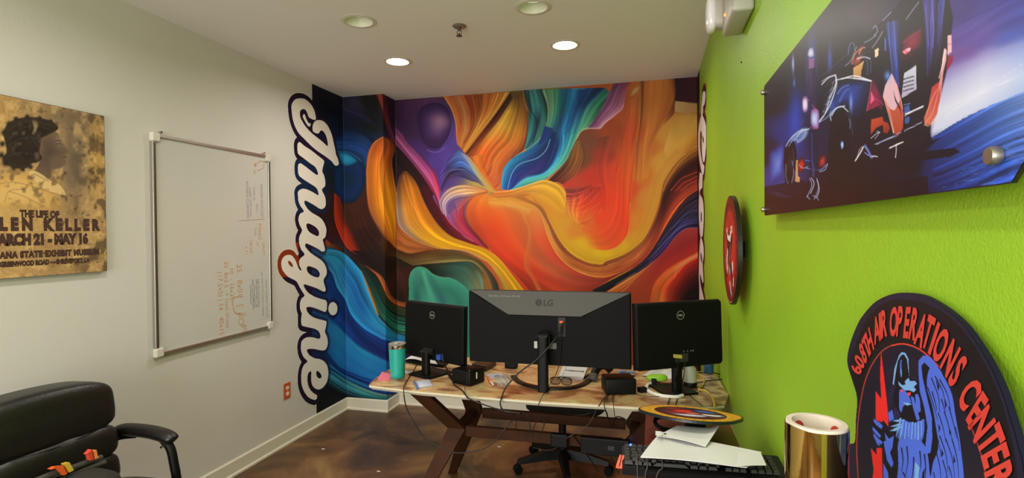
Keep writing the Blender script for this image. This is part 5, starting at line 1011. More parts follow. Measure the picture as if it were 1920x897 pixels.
nb = nt.nodes.new('ShaderNodeTexNoise'); nb.inputs['Scale'].default_value = 60; nb.inputs['Detail'].default_value = 5; L.new(mp.outputs['Vector'], nb.inputs['Vector'])
mm = nt.nodes.new('ShaderNodeMix'); mm.data_type = 'RGBA'; mm.blend_type = 'MULTIPLY'; mm.inputs['Factor'].default_value = .35; L.new(cr.outputs['Color'], mm.inputs[6]); L.new(nb.outputs['Fac'], mm.inputs[7])
# the right-hand end is browner and speckled
sx = nt.nodes.new('ShaderNodeSeparateXYZ'); L.new(tc.outputs['Object'], sx.inputs['Vector']); mr = nt.nodes.new('ShaderNodeMapRange'); mr.inputs['From Min'].default_value = .45; mr.inputs['From Max'].default_value = .8; L.new(sx.outputs['X'], mr.inputs['Value'])
cr2 = nt.nodes.new('ShaderNodeValToRGB'); e = cr2.color_ramp.elements; e[0].position = .42; e[0].color = (*lin('#5a3e28'), 1); e[1].position = .62; e[1].color = (*lin('#c8b88c'), 1); nc = nt.nodes.new('ShaderNodeTexNoise'); nc.inputs['Scale'].default_value = 16; nc.inputs['Detail'].default_value = 8; L.new(tc.outputs['Object'], nc.inputs['Vector']); L.new(nc.outputs['Fac'], cr2.inputs['Fac'])
m2 = nt.nodes.new('ShaderNodeMix'); m2.data_type = 'RGBA'; mu = nt.nodes.new('ShaderNodeMath'); mu.operation = 'MULTIPLY'; mu.inputs[1].default_value = .75; L.new(mr.outputs['Result'], mu.inputs[0]); L.new(mu.outputs[0], m2.inputs['Factor']); L.new(mm.outputs[2], m2.inputs[6]); L.new(cr2.outputs['Color'], m2.inputs[7])
L.new(m2.outputs[2], bs.inputs['Base Color']); bs.inputs['Roughness'].default_value = .28
top.data.materials.append(mt)
b = bm_new(); bot = [((u+.55)*.985-.55, (v-2.83)*.97+2.83) for u, v in dtop]
va = [b.verts.new((u, v, TZ-.0035)) for u, v in dtop]; vm = [b.verts.new((u, v, TZ-.012)) for u, v in dtop]; vb = [b.verts.new((u, v, TZ-.026)) for u, v in bot]
for r0_, r1_ in ((va, vm), (vm, vb)):
    for i in range(len(r0_)): j = (i+1) % len(r0_); b.faces.new((r0_[i], r0_[j], r1_[j], r1_[i]))
b.faces.new(va); b.faces.new(vb[::-1]); e_ = obj('edge_band', b, mat('desk_edge_white', '#d8d0b8', .4), DK)
def bent_leg(sx, front):
    """one leg of the desk: splays in from the top to a knee, then out to the floor"""
    cx = -.535; y_t, y_k, y_f = (2.50, 2.62, 2.47) if front else (3.08, 2.90, 3.20)
    xk, xt, xf = -.985, -1.15, -1.24
    if sx > 0: xk, xt, xf = 2*cx-xk, 2*cx-xt, 2*cx-xf-.03
    w_t, w_k, w_f = .05, .048, .024
    pts = [(xt, y_t, TZ-.027, w_t), (xk+.0*sx, y_k, .52, w_k), (xf, y_f, 0, w_f)]
    fine = []
    a, m_, c = pts
    for t in np.linspace(0, 1, 8): fine.append([a[i]*(1-t)+m_[i]*t for i in range(4)])
    for t in np.linspace(0, 1, 9)[1:]: fine.append([m_[i]*(1-t)+c[i]*t for i in range(4)])
    b = bm_new(); rings = []
    for x, y, z, w in fine:
        d = .018; sk = -sx*.0
        rings.append([b.verts.new((x-w, y-d, z)), b.verts.new((x+w, y-d, z)), b.verts.new((x+w, y+d, z)), b.verts.new((x-w, y+d, z))])
    for A, B in zip(rings[:-1], rings[1:]):
        for k in range(4): b.faces.new((A[k], A[(k+1) % 4], B[(k+1) % 4], B[k]))
    b.faces.new(rings[0]); b.faces.new(rings[-1][::-1])
    bmesh.ops.bevel(b, geom=[e for e in b.edges if e.calc_face_angle(0) > 1.2], offset=.004, segments=2, affect='EDGES')
    return obj('leg', b, M_wood, DK)
for sx in (-1, 1):
    for fr in (True, False): bent_leg(sx, fr)
for y in (2.62, 2.90):
    b = bm_new(); box(b, (-.985+.049, y-.014, .482), (-.085-.049, y+.014, .536), .003, 1); obj('rail', b, M_wood, DK)
for x in (-.985, -.085):
    b = bm_new(); box(b, (x-.02, 2.639, .485), (x+.02, 2.881, .535), .003, 1); obj('cross_rail', b, M_wood, DK)
# ================================================================== ULTRAWIDE MONITOR
UM = thing('ultrawide_monitor', 'wide black monitor seen from behind in the middle of the desk', 'monitor', (-.512, 2.60, TZ))
uy = 2.636
def um(u, v, t): return Vector((u, uy+t+.05*((u+.508)/.42)**2*0, v))
b = bm_new(); box(b, (-.924, uy+.022, .864), (-.092, uy+.042, 1.243), .004, 2); obj('screen_panel', b, M_black, UM)
b = bm_new(); prism(b, [(-.918, .872), (-.098, .872), (-.098, 1.236), (-.332, 1.121), (-.706, 1.121), (-.918, 1.236)], lambda u, v, t: Vector((u, uy+t, v)), -.004, .0215)
bmesh.ops.bevel(b, geom=[e for e in b.edges if e.calc_face_angle(0) > .5], offset=.002, segments=1, affect='EDGES'); obj('rear_shell', b, M_blackm, UM)
b = bm_new(); tp = [(-.918, 1.2405), (-.098, 1.2405), (-.334, 1.124), (-.704, 1.124)]
A_ = [b.verts.new((u, uy+(.016 if v > 1.2 else -.016), v)) for u, v in tp]; B_ = [b.verts.new((u, uy+(.0235 if v > 1.2 else .018), v)) for u, v in tp]
for i in range(4): b.faces.new((A_[i], A_[(i+1) % 4], B_[(i+1) % 4], B_[i]))
b.faces.new(A_); b.faces.new(B_[::-1]); obj('top_wedge', b, M_gplas, UM)  # lighter grey puts ceiling light on the upward face into the colour
def wedge(u, v, off=.0006):
    t = (v-1.124)/(1.2405-1.124); return Vector((u, uy-.016*(1-t)+.016*t-off, v))
lx, lz = -.548, 1.186
b = bm_new(); n = 40
for r0_, r1_ in ((.0175, .0155),):
    A = [b.verts.new(wedge(lx+r0_*math.cos(2*math.pi*i/n), lz+r0_*math.sin(2*math.pi*i/n))) for i in range(n)]; B = [b.verts.new(wedge(lx+r1_*math.cos(2*math.pi*i/n), lz+r1_*math.sin(2*math.pi*i/n))) for i in range(n)]
    for i in range(n): b.faces.new((A[i], A[(i+1) % n], B[(i+1) % n], B[i]))
def rect(b, fn, u0, v0, u1, v1): b.faces.new([b.verts.new(fn(u, v)) for u, v in ((u0, v0), (u1, v0), (u1, v1), (u0, v1))])
def disc(b, fn, u, v, r, n=24): b.faces.new([b.verts.new(fn(u+r*math.cos(2*math.pi*i/n), v+r*math.sin(2*math.pi*i/n))) for i in range(n)])
disc(b, lambda u, v: wedge(u, v, .0004), lx, lz, .0145); obj('logo', b, M_ink, UM)
b = bm_new(); wf = lambda u, v: wedge(u, v, .0009); rect(b, wf, lx-.001, lz-.008, lx+.001, lz+.009); rect(b, wf, lx-.001, lz-.008, lx+.005, lz-.006); rect(b, wf, lx+.004, lz-.001, lx+.011, lz+.001); disc(b, wf, lx-.006, lz+.005, .002); obj('logo', b, M_gplas, UM)
text_obj('logo_lettering', 'LG', lambda u, v: wedge(lx+.024+u, 1.172+v), M_ink, UM, .042, .0012, 'LEFT')
M_faint = mat('faint_grey_print', '#8a8880', .5)
text_obj('model_lettering', 'UltraWide / 34 Monitor IPS HDR', lambda u, v: wedge(-.815+u, 1.210+v), M_faint, UM, .0125, 0, 'LEFT')
# port recess, plug, labels
b = bm_new(); box(b, (-.448, uy-.0055, 1.02), (-.412, uy-.0045, 1.115), 0); obj('port_recess', b, M_ink, UM)
b = bm_new(); box(b, (-.440, uy-.02, 1.088), (-.420, uy-.0055, 1.100), .002, 1); obj('orange_plug', b, mat('orange_plastic', '#d8582c', .4), UM)
b = bm_new(); box(b, (-.438, uy-.014, 1.03), (-.424, uy-.0055, 1.07), .002, 1); obj('plug', b, M_black, UM)
b = bm_new(); box(b, (-.572, uy-.0052, .955), (-.545, uy-.0042, .99)); obj('silver_label', b, mat('silver_label', '#b0aea8', .4), UM)
b = bm_new(); box(b, (-.497, uy-.0052, .955), (-.458, uy-.0042, .985)); obj('grey_label', b, mat('grey_label', '#6a6a66', .5), UM)
# stand: flattened column in front (camera side) of the shell and a crescent foot
b = bm_new(); cxs, cys = -.512, 2.556
prism(b, [(cxs+.026*math.copysign(abs(math.cos(a))**.6, math.cos(a)), cys+.020*math.copysign(abs(math.sin(a))**.6, math.sin(a))) for a in np.linspace(0, 2*math.pi, 28, endpoint=False)], lambda u, v, t: Vector((u, v, t+(0.012*(v-cys)/.02 if t > 1 else 0))), TZ+.0005, 1.04)
obj('stand_column', b, M_black, UM)
b = bm_new(); box(b, (-.545, cys+.02, .98), (-.479, uy-.006, 1.03), .004, 2); obj('stand_bracket', b, M_black, UM)
arc = [pz(*q, TZ) for q in ((962,708),(972,718),(990,725),(1018,730),(1060,731),(1090,725),(1106,715))]
ac = cat([(p.x, p.y, 0) for p in arc], 6); b = bm_new(); A = []; nrm = np.gradient(ac, axis=0)
for p, d in zip(ac, nrm):
    nn = np.array([-d[1], d[0]])/np.hypot(d[0], d[1]); A.append([b.verts.new((p[0]+nn[0]*s*.013, p[1]+nn[1]*s*.013, z)) for s, z in ((-1, TZ+.0005), (1, TZ+.0005), (1, TZ+.012), (-1, TZ+.012))])
for P_, Q_ in zip(A[:-1], A[1:]):
    for k in range(4): b.faces.new((P_[k], P_[(k+1) % 4], Q_[(k+1) % 4], Q_[k]))
b.faces.new(A[0][::-1]); b.faces.new(A[-1]); obj('stand_foot', b, mat('glossy_black', '#0c0b0a', .45, spec=.3), UM)
# ================================================================== TWO SMALLER MONITORS
def side_monitor(lab, C, a, z0, z1, tilt, base_c, base_a, col_top, ports, loc):
    """C = centre of the panel in plan, a = half width direction vector"""
    MO = thing('monitor', lab, 'monitor', loc)
    ux = Vector((a[0], a[1], 0)); hw = ux.length; ux.normalize(); back = Vector((ux.y, -ux.x, 0))   # towards the camera
    if back.y > 0: back = -back
    def F(u, v, t):  # u along, v height fraction 0..1, t towards the camera
        z = z0+(z1-z0)*v; return Vector((C[0], C[1], z))+ux*u+back*(t+tilt*(v-.5))
    hz = z1-z0
    b = bm_new(); prism(b, [(-hw, 0), (hw, 0), (hw, 1), (-hw, 1)], F, -.022, -.012); obj('screen_panel', b, M_black, MO)
    b = bm_new(); r_ = .018; k = r_/hz; o = []
    for cx_, cz_, a0 in ((hw-r_, k, -90), (hw-r_, 1-k, 0), (-hw+r_, 1-k, 90), (-hw+r_, k, 180)):
        for i in range(6): an = math.radians(a0+18*i); o.append((cx_+r_*math.cos(an), cz_+k*math.sin(an)))
    va = [b.verts.new(F(u, v, -.0118)) for u, v in o]; vm = [b.verts.new(F(u, v, .006)) for u, v in o]; vt = [b.verts.new(F(u*.965, .5+(v-.5)*.95, .014)) for u, v in o]
    for A_, B_ in ((va, vm), (vm, vt)):
        for i in range(len(o)): j = (i+1) % len(o); b.faces.new((A_[i], A_[j], B_[j], B_[i]))
    b.faces.new(vt); b.faces.new(va[::-1]); obj('rear_shell', b, M_blackm, MO, smooth=True, auto=30)
    M_logo = mat('logo_silver', '#b8b6b0', .3, metal=.6); G = lambda u, v: F(u, .80+v/hz, .0148)
    b = bm_new(); n = 40; A = [b.verts.new(G(.0205*math.cos(2*math.pi*i/n), .0205*math.sin(2*math.pi*i/n))) for i in range(n)]; B = [b.verts.new(G(.0182*math.cos(2*math.pi*i/n), .0182*math.sin(2*math.pi*i/n))) for i in range(n)]
    for i in range(n): b.faces.new((A[i], A[(i+1) % n], B[(i+1) % n], B[i]))
    obj('logo', b, M_logo, MO)
    text_obj('logo_lettering', 'DELL', lambda u, v: G(u, v-.0042), M_logo, MO, .0125, .0004, xs=.95)
    # connector recess near the bottom edge
    b = bm_new(); prism(b, [(-.15, .03), (.10, .03), (.10, .20), (-.15, .20)], F, .0142, .0150); obj('connector_recess', b, M_blackm, MO)
    if ports == 'blue':
        b = bm_new(); prism(b, [(.055, .05), (.085, .05), (.085, .14), (.055, .14)], F, .0152, .032); obj('video_plug', b, mat('blue_plug', '#2c4a9c', .4), MO)
    else:
        b = bm_new(); prism(b, [(-.045, .17), (-.005, .15), (-.005, .20), (-.045, .22)], F, .0152, .026); obj('yellow_plug', b, mat('yellow_plug', '#b8a850', .4), MO)
        b = bm_new()
        for uu in (.01, .03, .05, .062): prism(b, [(uu, .235), (uu+.006, .235), (uu+.006, .26), (uu, .26)], F, .0146, .0158)
        obj('port_row', b, mat('port_grey', '#5a5a58', .4), MO)
    bc = Vector((base_c[0], base_c[1], TZ)); ba = Vector((math.cos(base_a), math.sin(base_a), 0)); bb = Vector((-ba.y, ba.x, 0))
    b = bm_new(); prism(b, [(-.08, -.09), (.08, -.09), (.085, .0), (.08, .09), (-.08, .09), (-.085, 0)], lambda u, v, t: bc+ba*u+bb*v+Vector((0, 0, t)), .0005, .010); obj('stand_base', b, M_black, MO)
    b = bm_new(); cpos = bc-bb*.035
    prism(b, [(.025*math.copysign(abs(math.cos(q))**.7, math.cos(q)), .018*math.copysign(abs(math.sin(q))**.7, math.sin(q))) for q in np.linspace(0, 2*math.pi, 24, endpoint=False)], lambda u, v, t: cpos+ba*u+bb*v+Vector((0, 0, t)), .0105, col_top-TZ)
    obj('stand_column', b, M_black, MO)
    tp = cpos+Vector((0, 0, col_top-TZ)); f2 = F(ports == 'blue' and -.02 or 0, .12, .0155)
    b = bm_new(); s = ba*.03
    q = [tp-s-bb*.018, tp+s-bb*.018, tp+s+bb*.02, tp-s+bb*.02]; w = [f2-ux*.035+Vector((0, 0, -.01)), f2+ux*.035+Vector((0, 0, -.01)), f2+ux*.035+Vector((0, 0, .03)), f2-ux*.035+Vector((0, 0, .03))]
    va = [b.verts.new(p) for p in q]; vb = [b.verts.new(p) for p in w]
    bmesh.ops.convex_hull(b, input=va+vb); obj('stand_neck', b, mat('neck_grey', '#2c2b29', .35), MO)
    return MO
side_monitor('small black monitor turned away at the left end of the desk by the tumbler', (-1.168, 2.752), (.215, -.097), .836, 1.150, -.01, (-1.182, 2.735), math.radians(-24), .892, 'blue', (-1.18, 2.78, TZ))
side_monitor('black monitor turned away at the right end of the desk by the green wall', (.130, 2.625), (.20, .125), .900, 1.208, -.01, (.105, 2.715), math.radians(28), .90, 'yellow', (.14, 2.68, TZ))
# ================================================================== TASK CHAIR BEHIND THE DESK
TC = thing('task_chair', 'black swivel task chair pushed under the far side of the desk', 'office chair', (-.55, 3.42, 0))
hc = Vector((-.56, 3.42, 0)); M_chb = mat('chair_fabric_black', '#161514', .8, bump=(300, .15))
obj('seat', softbox(hc+Vector((0.04, -.04, .47)), (.50, .48, .10), 4, 16), M_chb, TC, smooth=True)
obj('backrest', softbox(hc+Vector((0.02, .25, .79)), (.44, .07, .46), 4, 16), M_chb, TC, smooth=True)
b = bm_new(); box(b, hc+Vector((-.03, .20, .41)), hc+Vector((.03, .225, .80)), .008, 2); box(b, hc+Vector((-.03, -.02, .40)), hc+Vector((.03, .22, .418)), .006, 2); obj('back_support', b, M_black, TC)
b = bm_new(); cyl(b, hc+Vector((0, 0, .10)), hc+Vector((0, 0, .42)), .025, 16); cyl(b, hc+Vector((0, 0, .07)), hc+Vector((0, 0, .20)), .036, 16); obj('gas_lift', b, M_black, TC)
for k, an in enumerate((207, 141, 70, -5, -75)):
    d = Vector((math.cos(math.radians(an)), math.sin(math.radians(an)), 0)); s = Vector((-d.y, d.x, 0)); b = bm_new()
    rg = []
    for t, w, z0_, z1_ in ((.0, .036, .075, .135), (.12, .03, .075, .128), (.30, .020, .062, .088)):
        c = hc+d*t; rg.append([b.verts.new(c+s*w+Vector((0, 0, z0_))), b.verts.new(c-s*w+Vector((0, 0, z0_))), b.verts.new(c-s*w*.6+Vector((0, 0, z1_))), b.verts.new(c+s*w*.6+Vector((0, 0, z1_)))])
    for A_, B_ in zip(rg[:-1], rg[1:]):
        for q in range(4): b.faces.new((A_[q], A_[(q+1) % 4], B_[(q+1) % 4], B_[q]))
    b.faces.new(rg[0][::-1]); b.faces.new(rg[-1]); lg = obj('base_arm', b, M_black, TC)
    c = hc+d*.30; b = bm_new()
    for q in (-1, 1): cyl(b, c+s*q*.008+Vector((0, 0, .028)), c+s*q*.026+Vector((0, 0, .028)), .0275, 18, bev=.004)
    cyl(b, c+Vector((0, 0, .03)), c+Vector((0, 0, .066)), .008, 10); obj('caster', b, M_blackm, lg, smooth=True)
# ================================================================== THINGS ON THE DESK
p = pz(745.5, 708, TZ); TU = thing('tumbler', 'teal insulated tumbler with steel rim at the left end of the desk', 'tumbler', p)
b = bm_new(); lathe(b, [(0, .001), (.036, .001), (.0385, .004), (.0395, .02), (.0445, .13), (.046, .160), (.044, .160), (.04, .05), (0, .02)], p, 40); obj('body', b, mat('teal_enamel', '#1fa294', .35, coat=.3, bump=(300, .04)), TU, smooth=True)
b = bm_new(); lathe(b, [(.0448, .1605), (.0466, .163), (.047, .178), (.0455, .180), (.0435, .178), (.043, .161)], p, 40); obj('steel_rim', b, M_chrome, TU, smooth=True)
b = bm_new(); lathe(b, [(0, .177), (.03, .177), (.036, .181), (.0455, .1815), (.047, .186), (.040, .188), (.034, .184), (0, .184)], p, 40); obj('lid', b, mat('clear_lid', '#c8c4b8', .1, trans=.6), TU, smooth=True)
b = bm_new(); box(b, p+Vector((-.012, -.02, .184)), p+Vector((.012, .004, .190)), .003, 2); obj('lid_slider', b, mat('lid_slider', '#b0aca0', .2), TU)
def lying(name, lab, cat, quad, m, th=.0008, z=TZ, h=None, nu=10, nv=8, group=None):
    o = obj(name, quad_sheet([pz(x, y, z+.0005) for x, y in quad], nu, nv, h, th), m); tag(o, lab, cat, group); return o
lying('sticky_note', 'pink sticky note under the teal tumbler', 'sticky note', ((707,714),(731,715),(733,702),(716,700)), mat('pink_paper', '#e07088', .7), .0012, h=lambda u, v: .006*(1-u)*v)
pk = obj('snack_packet', quad_sheet([pz(x, y, TZ+.001) for x, y in ((783,729),(812,724),(806,713),(776,717))], 14, 8, lambda u, v: .012*math.sin(math.pi*v)**.6*(math.sin(math.pi*min(1, max(0, u)))**.4), .003), mat('blue_white_wrapper', '#b8bccc', .4)); tag(pk, 'small white and blue folded packet near the front edge of the desk', 'packet')
b = bm_new(); a0, a1 = pz(776.5, 717, TZ+.006), pz(783.5, 729, TZ+.006); tube(b, [a0, (a0+a1)/2+Vector((0, 0, .004)), a1], .006, 8); obj('blue_edge', b, mat('blue_wrapper', '#5468a8', .4), pk)
lying('paper_slip', 'small white paper slip beside the monitor base at the left end', 'paper', ((757,700),(770,702),(774,696),(761,695)), M_paper)
# tray with white sheet behind the small monitor
b = bm_new(); q = [pz(*t, TZ) for t in ((757,683),(828,693),(838,684),(765,674))]
prism(b, [(p.x, p.y+.03) for p in q], lambda u, v, t: Vector((u, v, t)), TZ+.0005, TZ+.018); ty = obj('black_tray', b, M_black); tag(ty, 'flat black tray behind the small left monitor', 'tray')
ps = obj('paper_sheet', quad_sheet([pz(x, y, TZ+.019) for x, y in ((760,676),(820,685),(812,672),(772,668))], 12, 8, lambda u, v: .012*math.sin(2.6*u+.4)*(1-v*.4)+.004*math.sin(7*u), .001), M_paper); tag(ps, 'curled white paper lying in the black tray at the back of the desk', 'paper')
# black boxes on the desk
def black_box(lab, pts, h, name='speaker_box', slot=True, loc=None):
    q = [pz(x, y, TZ) for x, y in pts]; c = sum(q, Vector())/4; b = bm_new(); ux = (q[1]-q[0]); uy_ = (q[3]-q[0]); M_ = frame((c.x, c.y, TZ+.0008), ux, Vector((0, 0, 1)).cross(ux), (0, 0, 1))
    w, d = ux.length, abs(uy_.dot(Vector((0, 0, 1)).cross(ux).normalized()))
    t = thing(name, lab, 'small box', (c.x, c.y, TZ)); box(b, (-w/2, -d/2, 0), (w/2, d/2, h), .009, 3, M_); obj('housing', b, M_black, t, smooth=True)
    if slot:
        b = bm_new(); box(b, (w/2-.022, -d/2-.0012, .012), (w/2-.016, -d/2+.001, h-.016), 0, 1, M_); obj('slot', b, M_ink, t)
        b = bm_new(); cyl(b, M_ @ Vector((w/2-.016, -d/2+.016, h-.001)), M_ @ Vector((w/2-.016, -d/2+.016, h+.002)), .004, 12); obj('button', b, M_chrome, t)
        b = bm_new(); box(b, (w/2-.001, -.012, h*.42), (w/2+.0012, -.004, h*.85), 0, 1, M_); obj('white_label', b, M_white, t)
    return t, M_, w, d
black_box('black cube-shaped box right of the small left monitor', ((850,719),(885,727),(906,717),(872,708)), .075)
q = [pz(*t, TZ) for t in ((878,698),(905,703),(925,690),(898,686))]; b = bm_new(); prism(b, [(p.x, p.y+.06) for p in q], lambda u, v, t: Vector((u, v, t)), TZ+.001, TZ+.03); fb = obj('flat_case', b, mat('dark_brown_case', '#2c1c16', .35)); tag(fb, 'flat dark brown case behind the black cube-shaped box', 'case')
black_box('black box with rounded edges at the right of the desk, cables hanging from its front', ((1130,742),(1188,741),(1187,728),(1134,728)), .075, slot=False)
b = bm_new(); p = pz(957, 692, TZ); box(b, (p.x-.035, p.y, TZ+.001), (p.x+.035, p.y+.05, TZ+.045), .006, 2); tag(obj('dock_box', b, M_black), 'small black dock under the left half of the wide monitor', 'dock')
# clear bag with orange marker and card
bg = lying('plastic_bag', 'clear flat plastic bag with a card inside, between the black cube and the monitor foot', 'bag', ((934,727),(957,722),(955,703),(925,704)), mat('clear_plastic', '#c8c8c0', .12, alpha=.45), .001, h=lambda u, v: .008*math.sin(3.1*u)*math.sin(3.1*v)+.002*math.sin(18*u+9*v))
cd = lying('printed_card', 'pale blue printed card lying left of the monitor foot', 'card', ((916,712),(945,710),(940,700),(912,703)), mat('pale_blue_card', '#b8bcd0', .5), .001)
b = bm_new(); c0 = pz(930, 705, TZ+.003); 
for dx, cc_ in ((0, 0), (.018, 0)): cyl(b, c0+Vector((dx, 0, -.001)), c0+Vector((dx, 0, .0002)), .006, 12)
obj('printed_emblem', b, mat('card_print', '#5a4a5a', .6), cd)
OM = thing('marker_pen', 'small orange and white marker lying beside the plastic bag', 'marker', pz(920, 715, TZ))
a0, a1 = pz(915, 708, TZ+.008), pz(925, 722, TZ+.008); mid = a0.lerp(a1, .6)
b = bm_new(); cyl(b, a0, mid, .007, 14, bev=.002); obj('cap', b, mat('orange_marker', '#d8743c', .4), OM, smooth=True); b = bm_new(); cyl(b, mid, a1, .006, 14, .004, bev=.001); obj('barrel', b, M_white, OM, smooth=True)
# glasses
GL = thing('sunglasses', 'folded dark sunglasses lying just right of the wide monitor column', 'glasses', pz(1048, 722, TZ))
M_gl = mat('dark_glass_lens', '#4a3c38', .1, alpha=.55)
g0 = pz(1030, 722, TZ); g1 = pz(1062, 724, TZ); gd = (g1-g0).normalized(); gy = Vector((-gd.y, gd.x, 0))
for k in (0, 1):
    c = g0+gd*(.03+k*.058)+gy*.01+Vector((0, 0, .020)); ring_ = [c+gd*(.026*math.copysign(abs(math.cos(a))**.7, math.cos(a)))+Vector((0, 0, 1))*(.018*math.copysign(abs(math.sin(a))**.7, math.sin(a))) for a in np.linspace(0, 2*math.pi, 24, endpoint=False)]
    b = bm_new(); tube(b, ring_+[ring_[0]], .0018, 6, 0); obj('rim', b, M_black, GL); b = bm_new(); b.faces.new([b.verts.new(p) for p in ring_]); ln_ = obj('lens', b, M_gl, GL)
b = bm_new(); c = g0+gd*.059+gy*.01+Vector((0, 0, .024)); tube(b, [c-gd*.005, c+Vector((0, 0, .004)), c+gd*.005], .0018, 6); obj('bridge', b, M_black, GL)
for k in (0, 1): 
    c = g0+gd*(.004 if k == 0 else .114)+gy*.01+Vector((0, 0, .028)); b = bm_new(); tube(b, [c, c+gy*.05+gd*(.02-.05*k)+Vector((0, 0, -.004)), c+gy*.085+gd*(.07-.14*k)+Vector((0, 0, -.012)), c+gy*.07+gd*(.10-.19*k)+Vector((0, 0, -.026))], .002, 6); obj('temple', b, M_black, GL)
# notepad
NP = thing('notepad', 'white notepad with a dark word on its cover, behind the monitor foot', 'notepad', pz(1073, 702, TZ))
nq = [pz(x, y, TZ) for x, y in ((1046,711),(1093,713),(1101,693),(1055,690))]
for k in range(2):
    b = bm_new(); prism(b, [(p.x+.004*k, p.y+.004*k) for p in nq], lambda u, v, t: Vector((u, v, t)), TZ+.001+.008*k, TZ+.008+.008*k); obj('page_block', b, M_paper, NP)
o0 = nq[2]; ex = (nq[3]-nq[2]).normalized(); ey = (nq[1]-nq[2]).normalized()
V, F = text2d('BIOGRIT', .028, .0008, 'CENTER'); obj('lettering', ([Vector((o0.x+.004, o0.y+.004, TZ+.0172))+ex*(.062+u)+ey*(.13-v) for u, v in V], F), M_ink, NP)
b = bm_new(); e0 = nq[3]; prism(b, [(e0.x+.022, e0.y+.003), (e0.x+.0235, e0.y+.003), (nq[0].x+.0255, nq[0].y+.005), (nq[0].x+.024, nq[0].y+.005)], lambda u, v, t: Vector((u, v, t)), TZ+.0164, TZ+.0168); obj('binding_line', b, mat('blue_line', '#8088b0', .6), NP)
# black handset (curved) and its arm
HS = thing('phone_handset', 'black curved handset lying between the notepad and the rounded black box', 'handset', pz(1130, 712, TZ))
c = pz(1128, 712, TZ); b = bm_new(); tube(b, [c+Vector((-.04, -.03, .02)), c+Vector((-.03, 0, .045)), c+Vector((-.012, .03, .062)), c+Vector((.02, .05, .06)), c+Vector((.045, .055, .035))], .021, 14, 6); obj('handle', b, M_black, HS, smooth=True)
b = softbox(c+Vector((-.04, -.035, .022)), (.05, .05, .04), 3, 10); obj('ear_piece', b, M_gplas, HS, smooth=True)
b = bm_new(); a0, a1 = pz(1096, 709, TZ+.008), pz(1118, 697, TZ+.012); tube(b, [a0, a0.lerp(a1, .5)+Vector((0, 0, .004)), a1], .006, 8); tag(obj('black_strap', b, M_black), 'short black strap between the notepad and the handset', 'strap')
# blue and white tube
a0, a1 = pz(1158, 699, TZ+.014), pz(1190, 701, TZ+.014); BT = thing('tube_tin', 'small blue and white tube lying behind the rounded black box', 'tube', (a0+a1)/2)
b = bm_new(); cyl(b, a0, a1, .014, 18, bev=.002); obj('body', b, mat('blue_label_tube', '#2a3c80', .35, noise=(60, .5, '#c8ccd8')), BT, smooth=True); b = bm_new(); cyl(b, a0+Vector((0, -.0136, -.002)), a1+Vector((0, -.0136, -.002)), .003, 10); obj('white_stripe', b, M_white, BT)
# white tissues, lime tape, moulded piece, device, can
ws = lying('white_cloth', 'crumpled white cloth under the right monitor', 'cloth', ((1203,706),(1262,712),(1274,696),(1240,690)), M_paper, .002, h=lambda u, v: .012*abs(math.sin(5*u+2*v))*abs(math.sin(3.1*v))+.004*math.sin(14*u))
c = pz(1232, 709, TZ+.028); LT_ = obj('lime_pouch', softbox(c, (.105, .075, .032), 2.6, 14, fn=lambda v: (v.x, v.y, v.z+.005*math.sin(60*v.x)*math.cos(50*v.y))), mat('lime_green_vinyl', '#8fd02c', .4), smooth=True); tag(LT_, 'lime green soft pouch on the white cloth under the right monitor', 'pouch')
up = [pz(x, y, TZ+.008) for x, y in ((1226,718),(1214,723),(1215,733),(1237,742),(1267,745),(1280,742))]; b = bm_new(); tube(b, up, .0085, 8, 6); tag(obj('white_bracket', b, M_white, smooth=True), 'curved white plastic strip near the right front of the desk', 'plastic strip')
b = bm_new(); a0 = pz(1226, 718, TZ+.012); box(b, a0+Vector((-.012, -.012, -.0115)), a0+Vector((.012, .012, .022)), .003, 2); cyl(b, a0+Vector((.008, 0, .01)), a0+Vector((.03, -.004, .0)), .004, 8); tag(obj('cable_adapter', b, M_black), 'tiny black adapter beside the curved white strip', 'adapter')
c = pz(1294, 725, TZ); DV = thing('desk_device', 'pale cylindrical device with a slanted top and dark foot under the right monitor', 'device', c)
b = bm_new(); prof = [(0, .024), (.029, .024), (.031, .028), (.031, .12), (.028, .126), (0, .126)]; vs = lathe(b, prof, c, 32)
for v in vs:
    if v.co.z > TZ+.10: v.co.z += -(v.co.x-c.x)*.9-.008
obj('body', b, mat('pale_green_white', '#c4ccb4', .4), DV, smooth=True); b = bm_new(); lathe(b, [(0, .001), (.033, .001), (.034, .012), (.031, .0235), (0, .0235)], c, 32); obj('foot', b, M_black, DV, smooth=True)
c = pz(1329, 700, TZ); CN = thing('drink_can', 'blue can standing behind the right monitor near the green wall', 'can', c); b = bm_new(); lathe(b, [(0, .002), (.022, .001), (.026, .008), (.0265, .105), (.024, .114), (.022, .116), (0, .112)], c, 30); obj('can_body', b, mat('blue_can', '#1c5c9c', .25, metal=.4, noise=(40, .4, '#7aa8d0')), CN, smooth=True)
b = bm_new(); lathe(b, [(.021, .1165), (.023, .1185), (.021, .120), (.019, .1165)], c, 30); obj('can_rim', b, M_chrome, CN)
c = pz(1204, 731, TZ+.012); b = bm_new(); M_ = frame(c, (1, .5, .3), (-.5, 1, 0)); box(b, (-.02, -.016, -.011), (.02, .016, .013), .004, 2, Matrix.Translation(c) @ Matrix.Rotation(.6, 4, 'Z')); tag(obj('power_adapter', b, M_black), 'small black plug adapter right of the rounded black box', 'adapter')
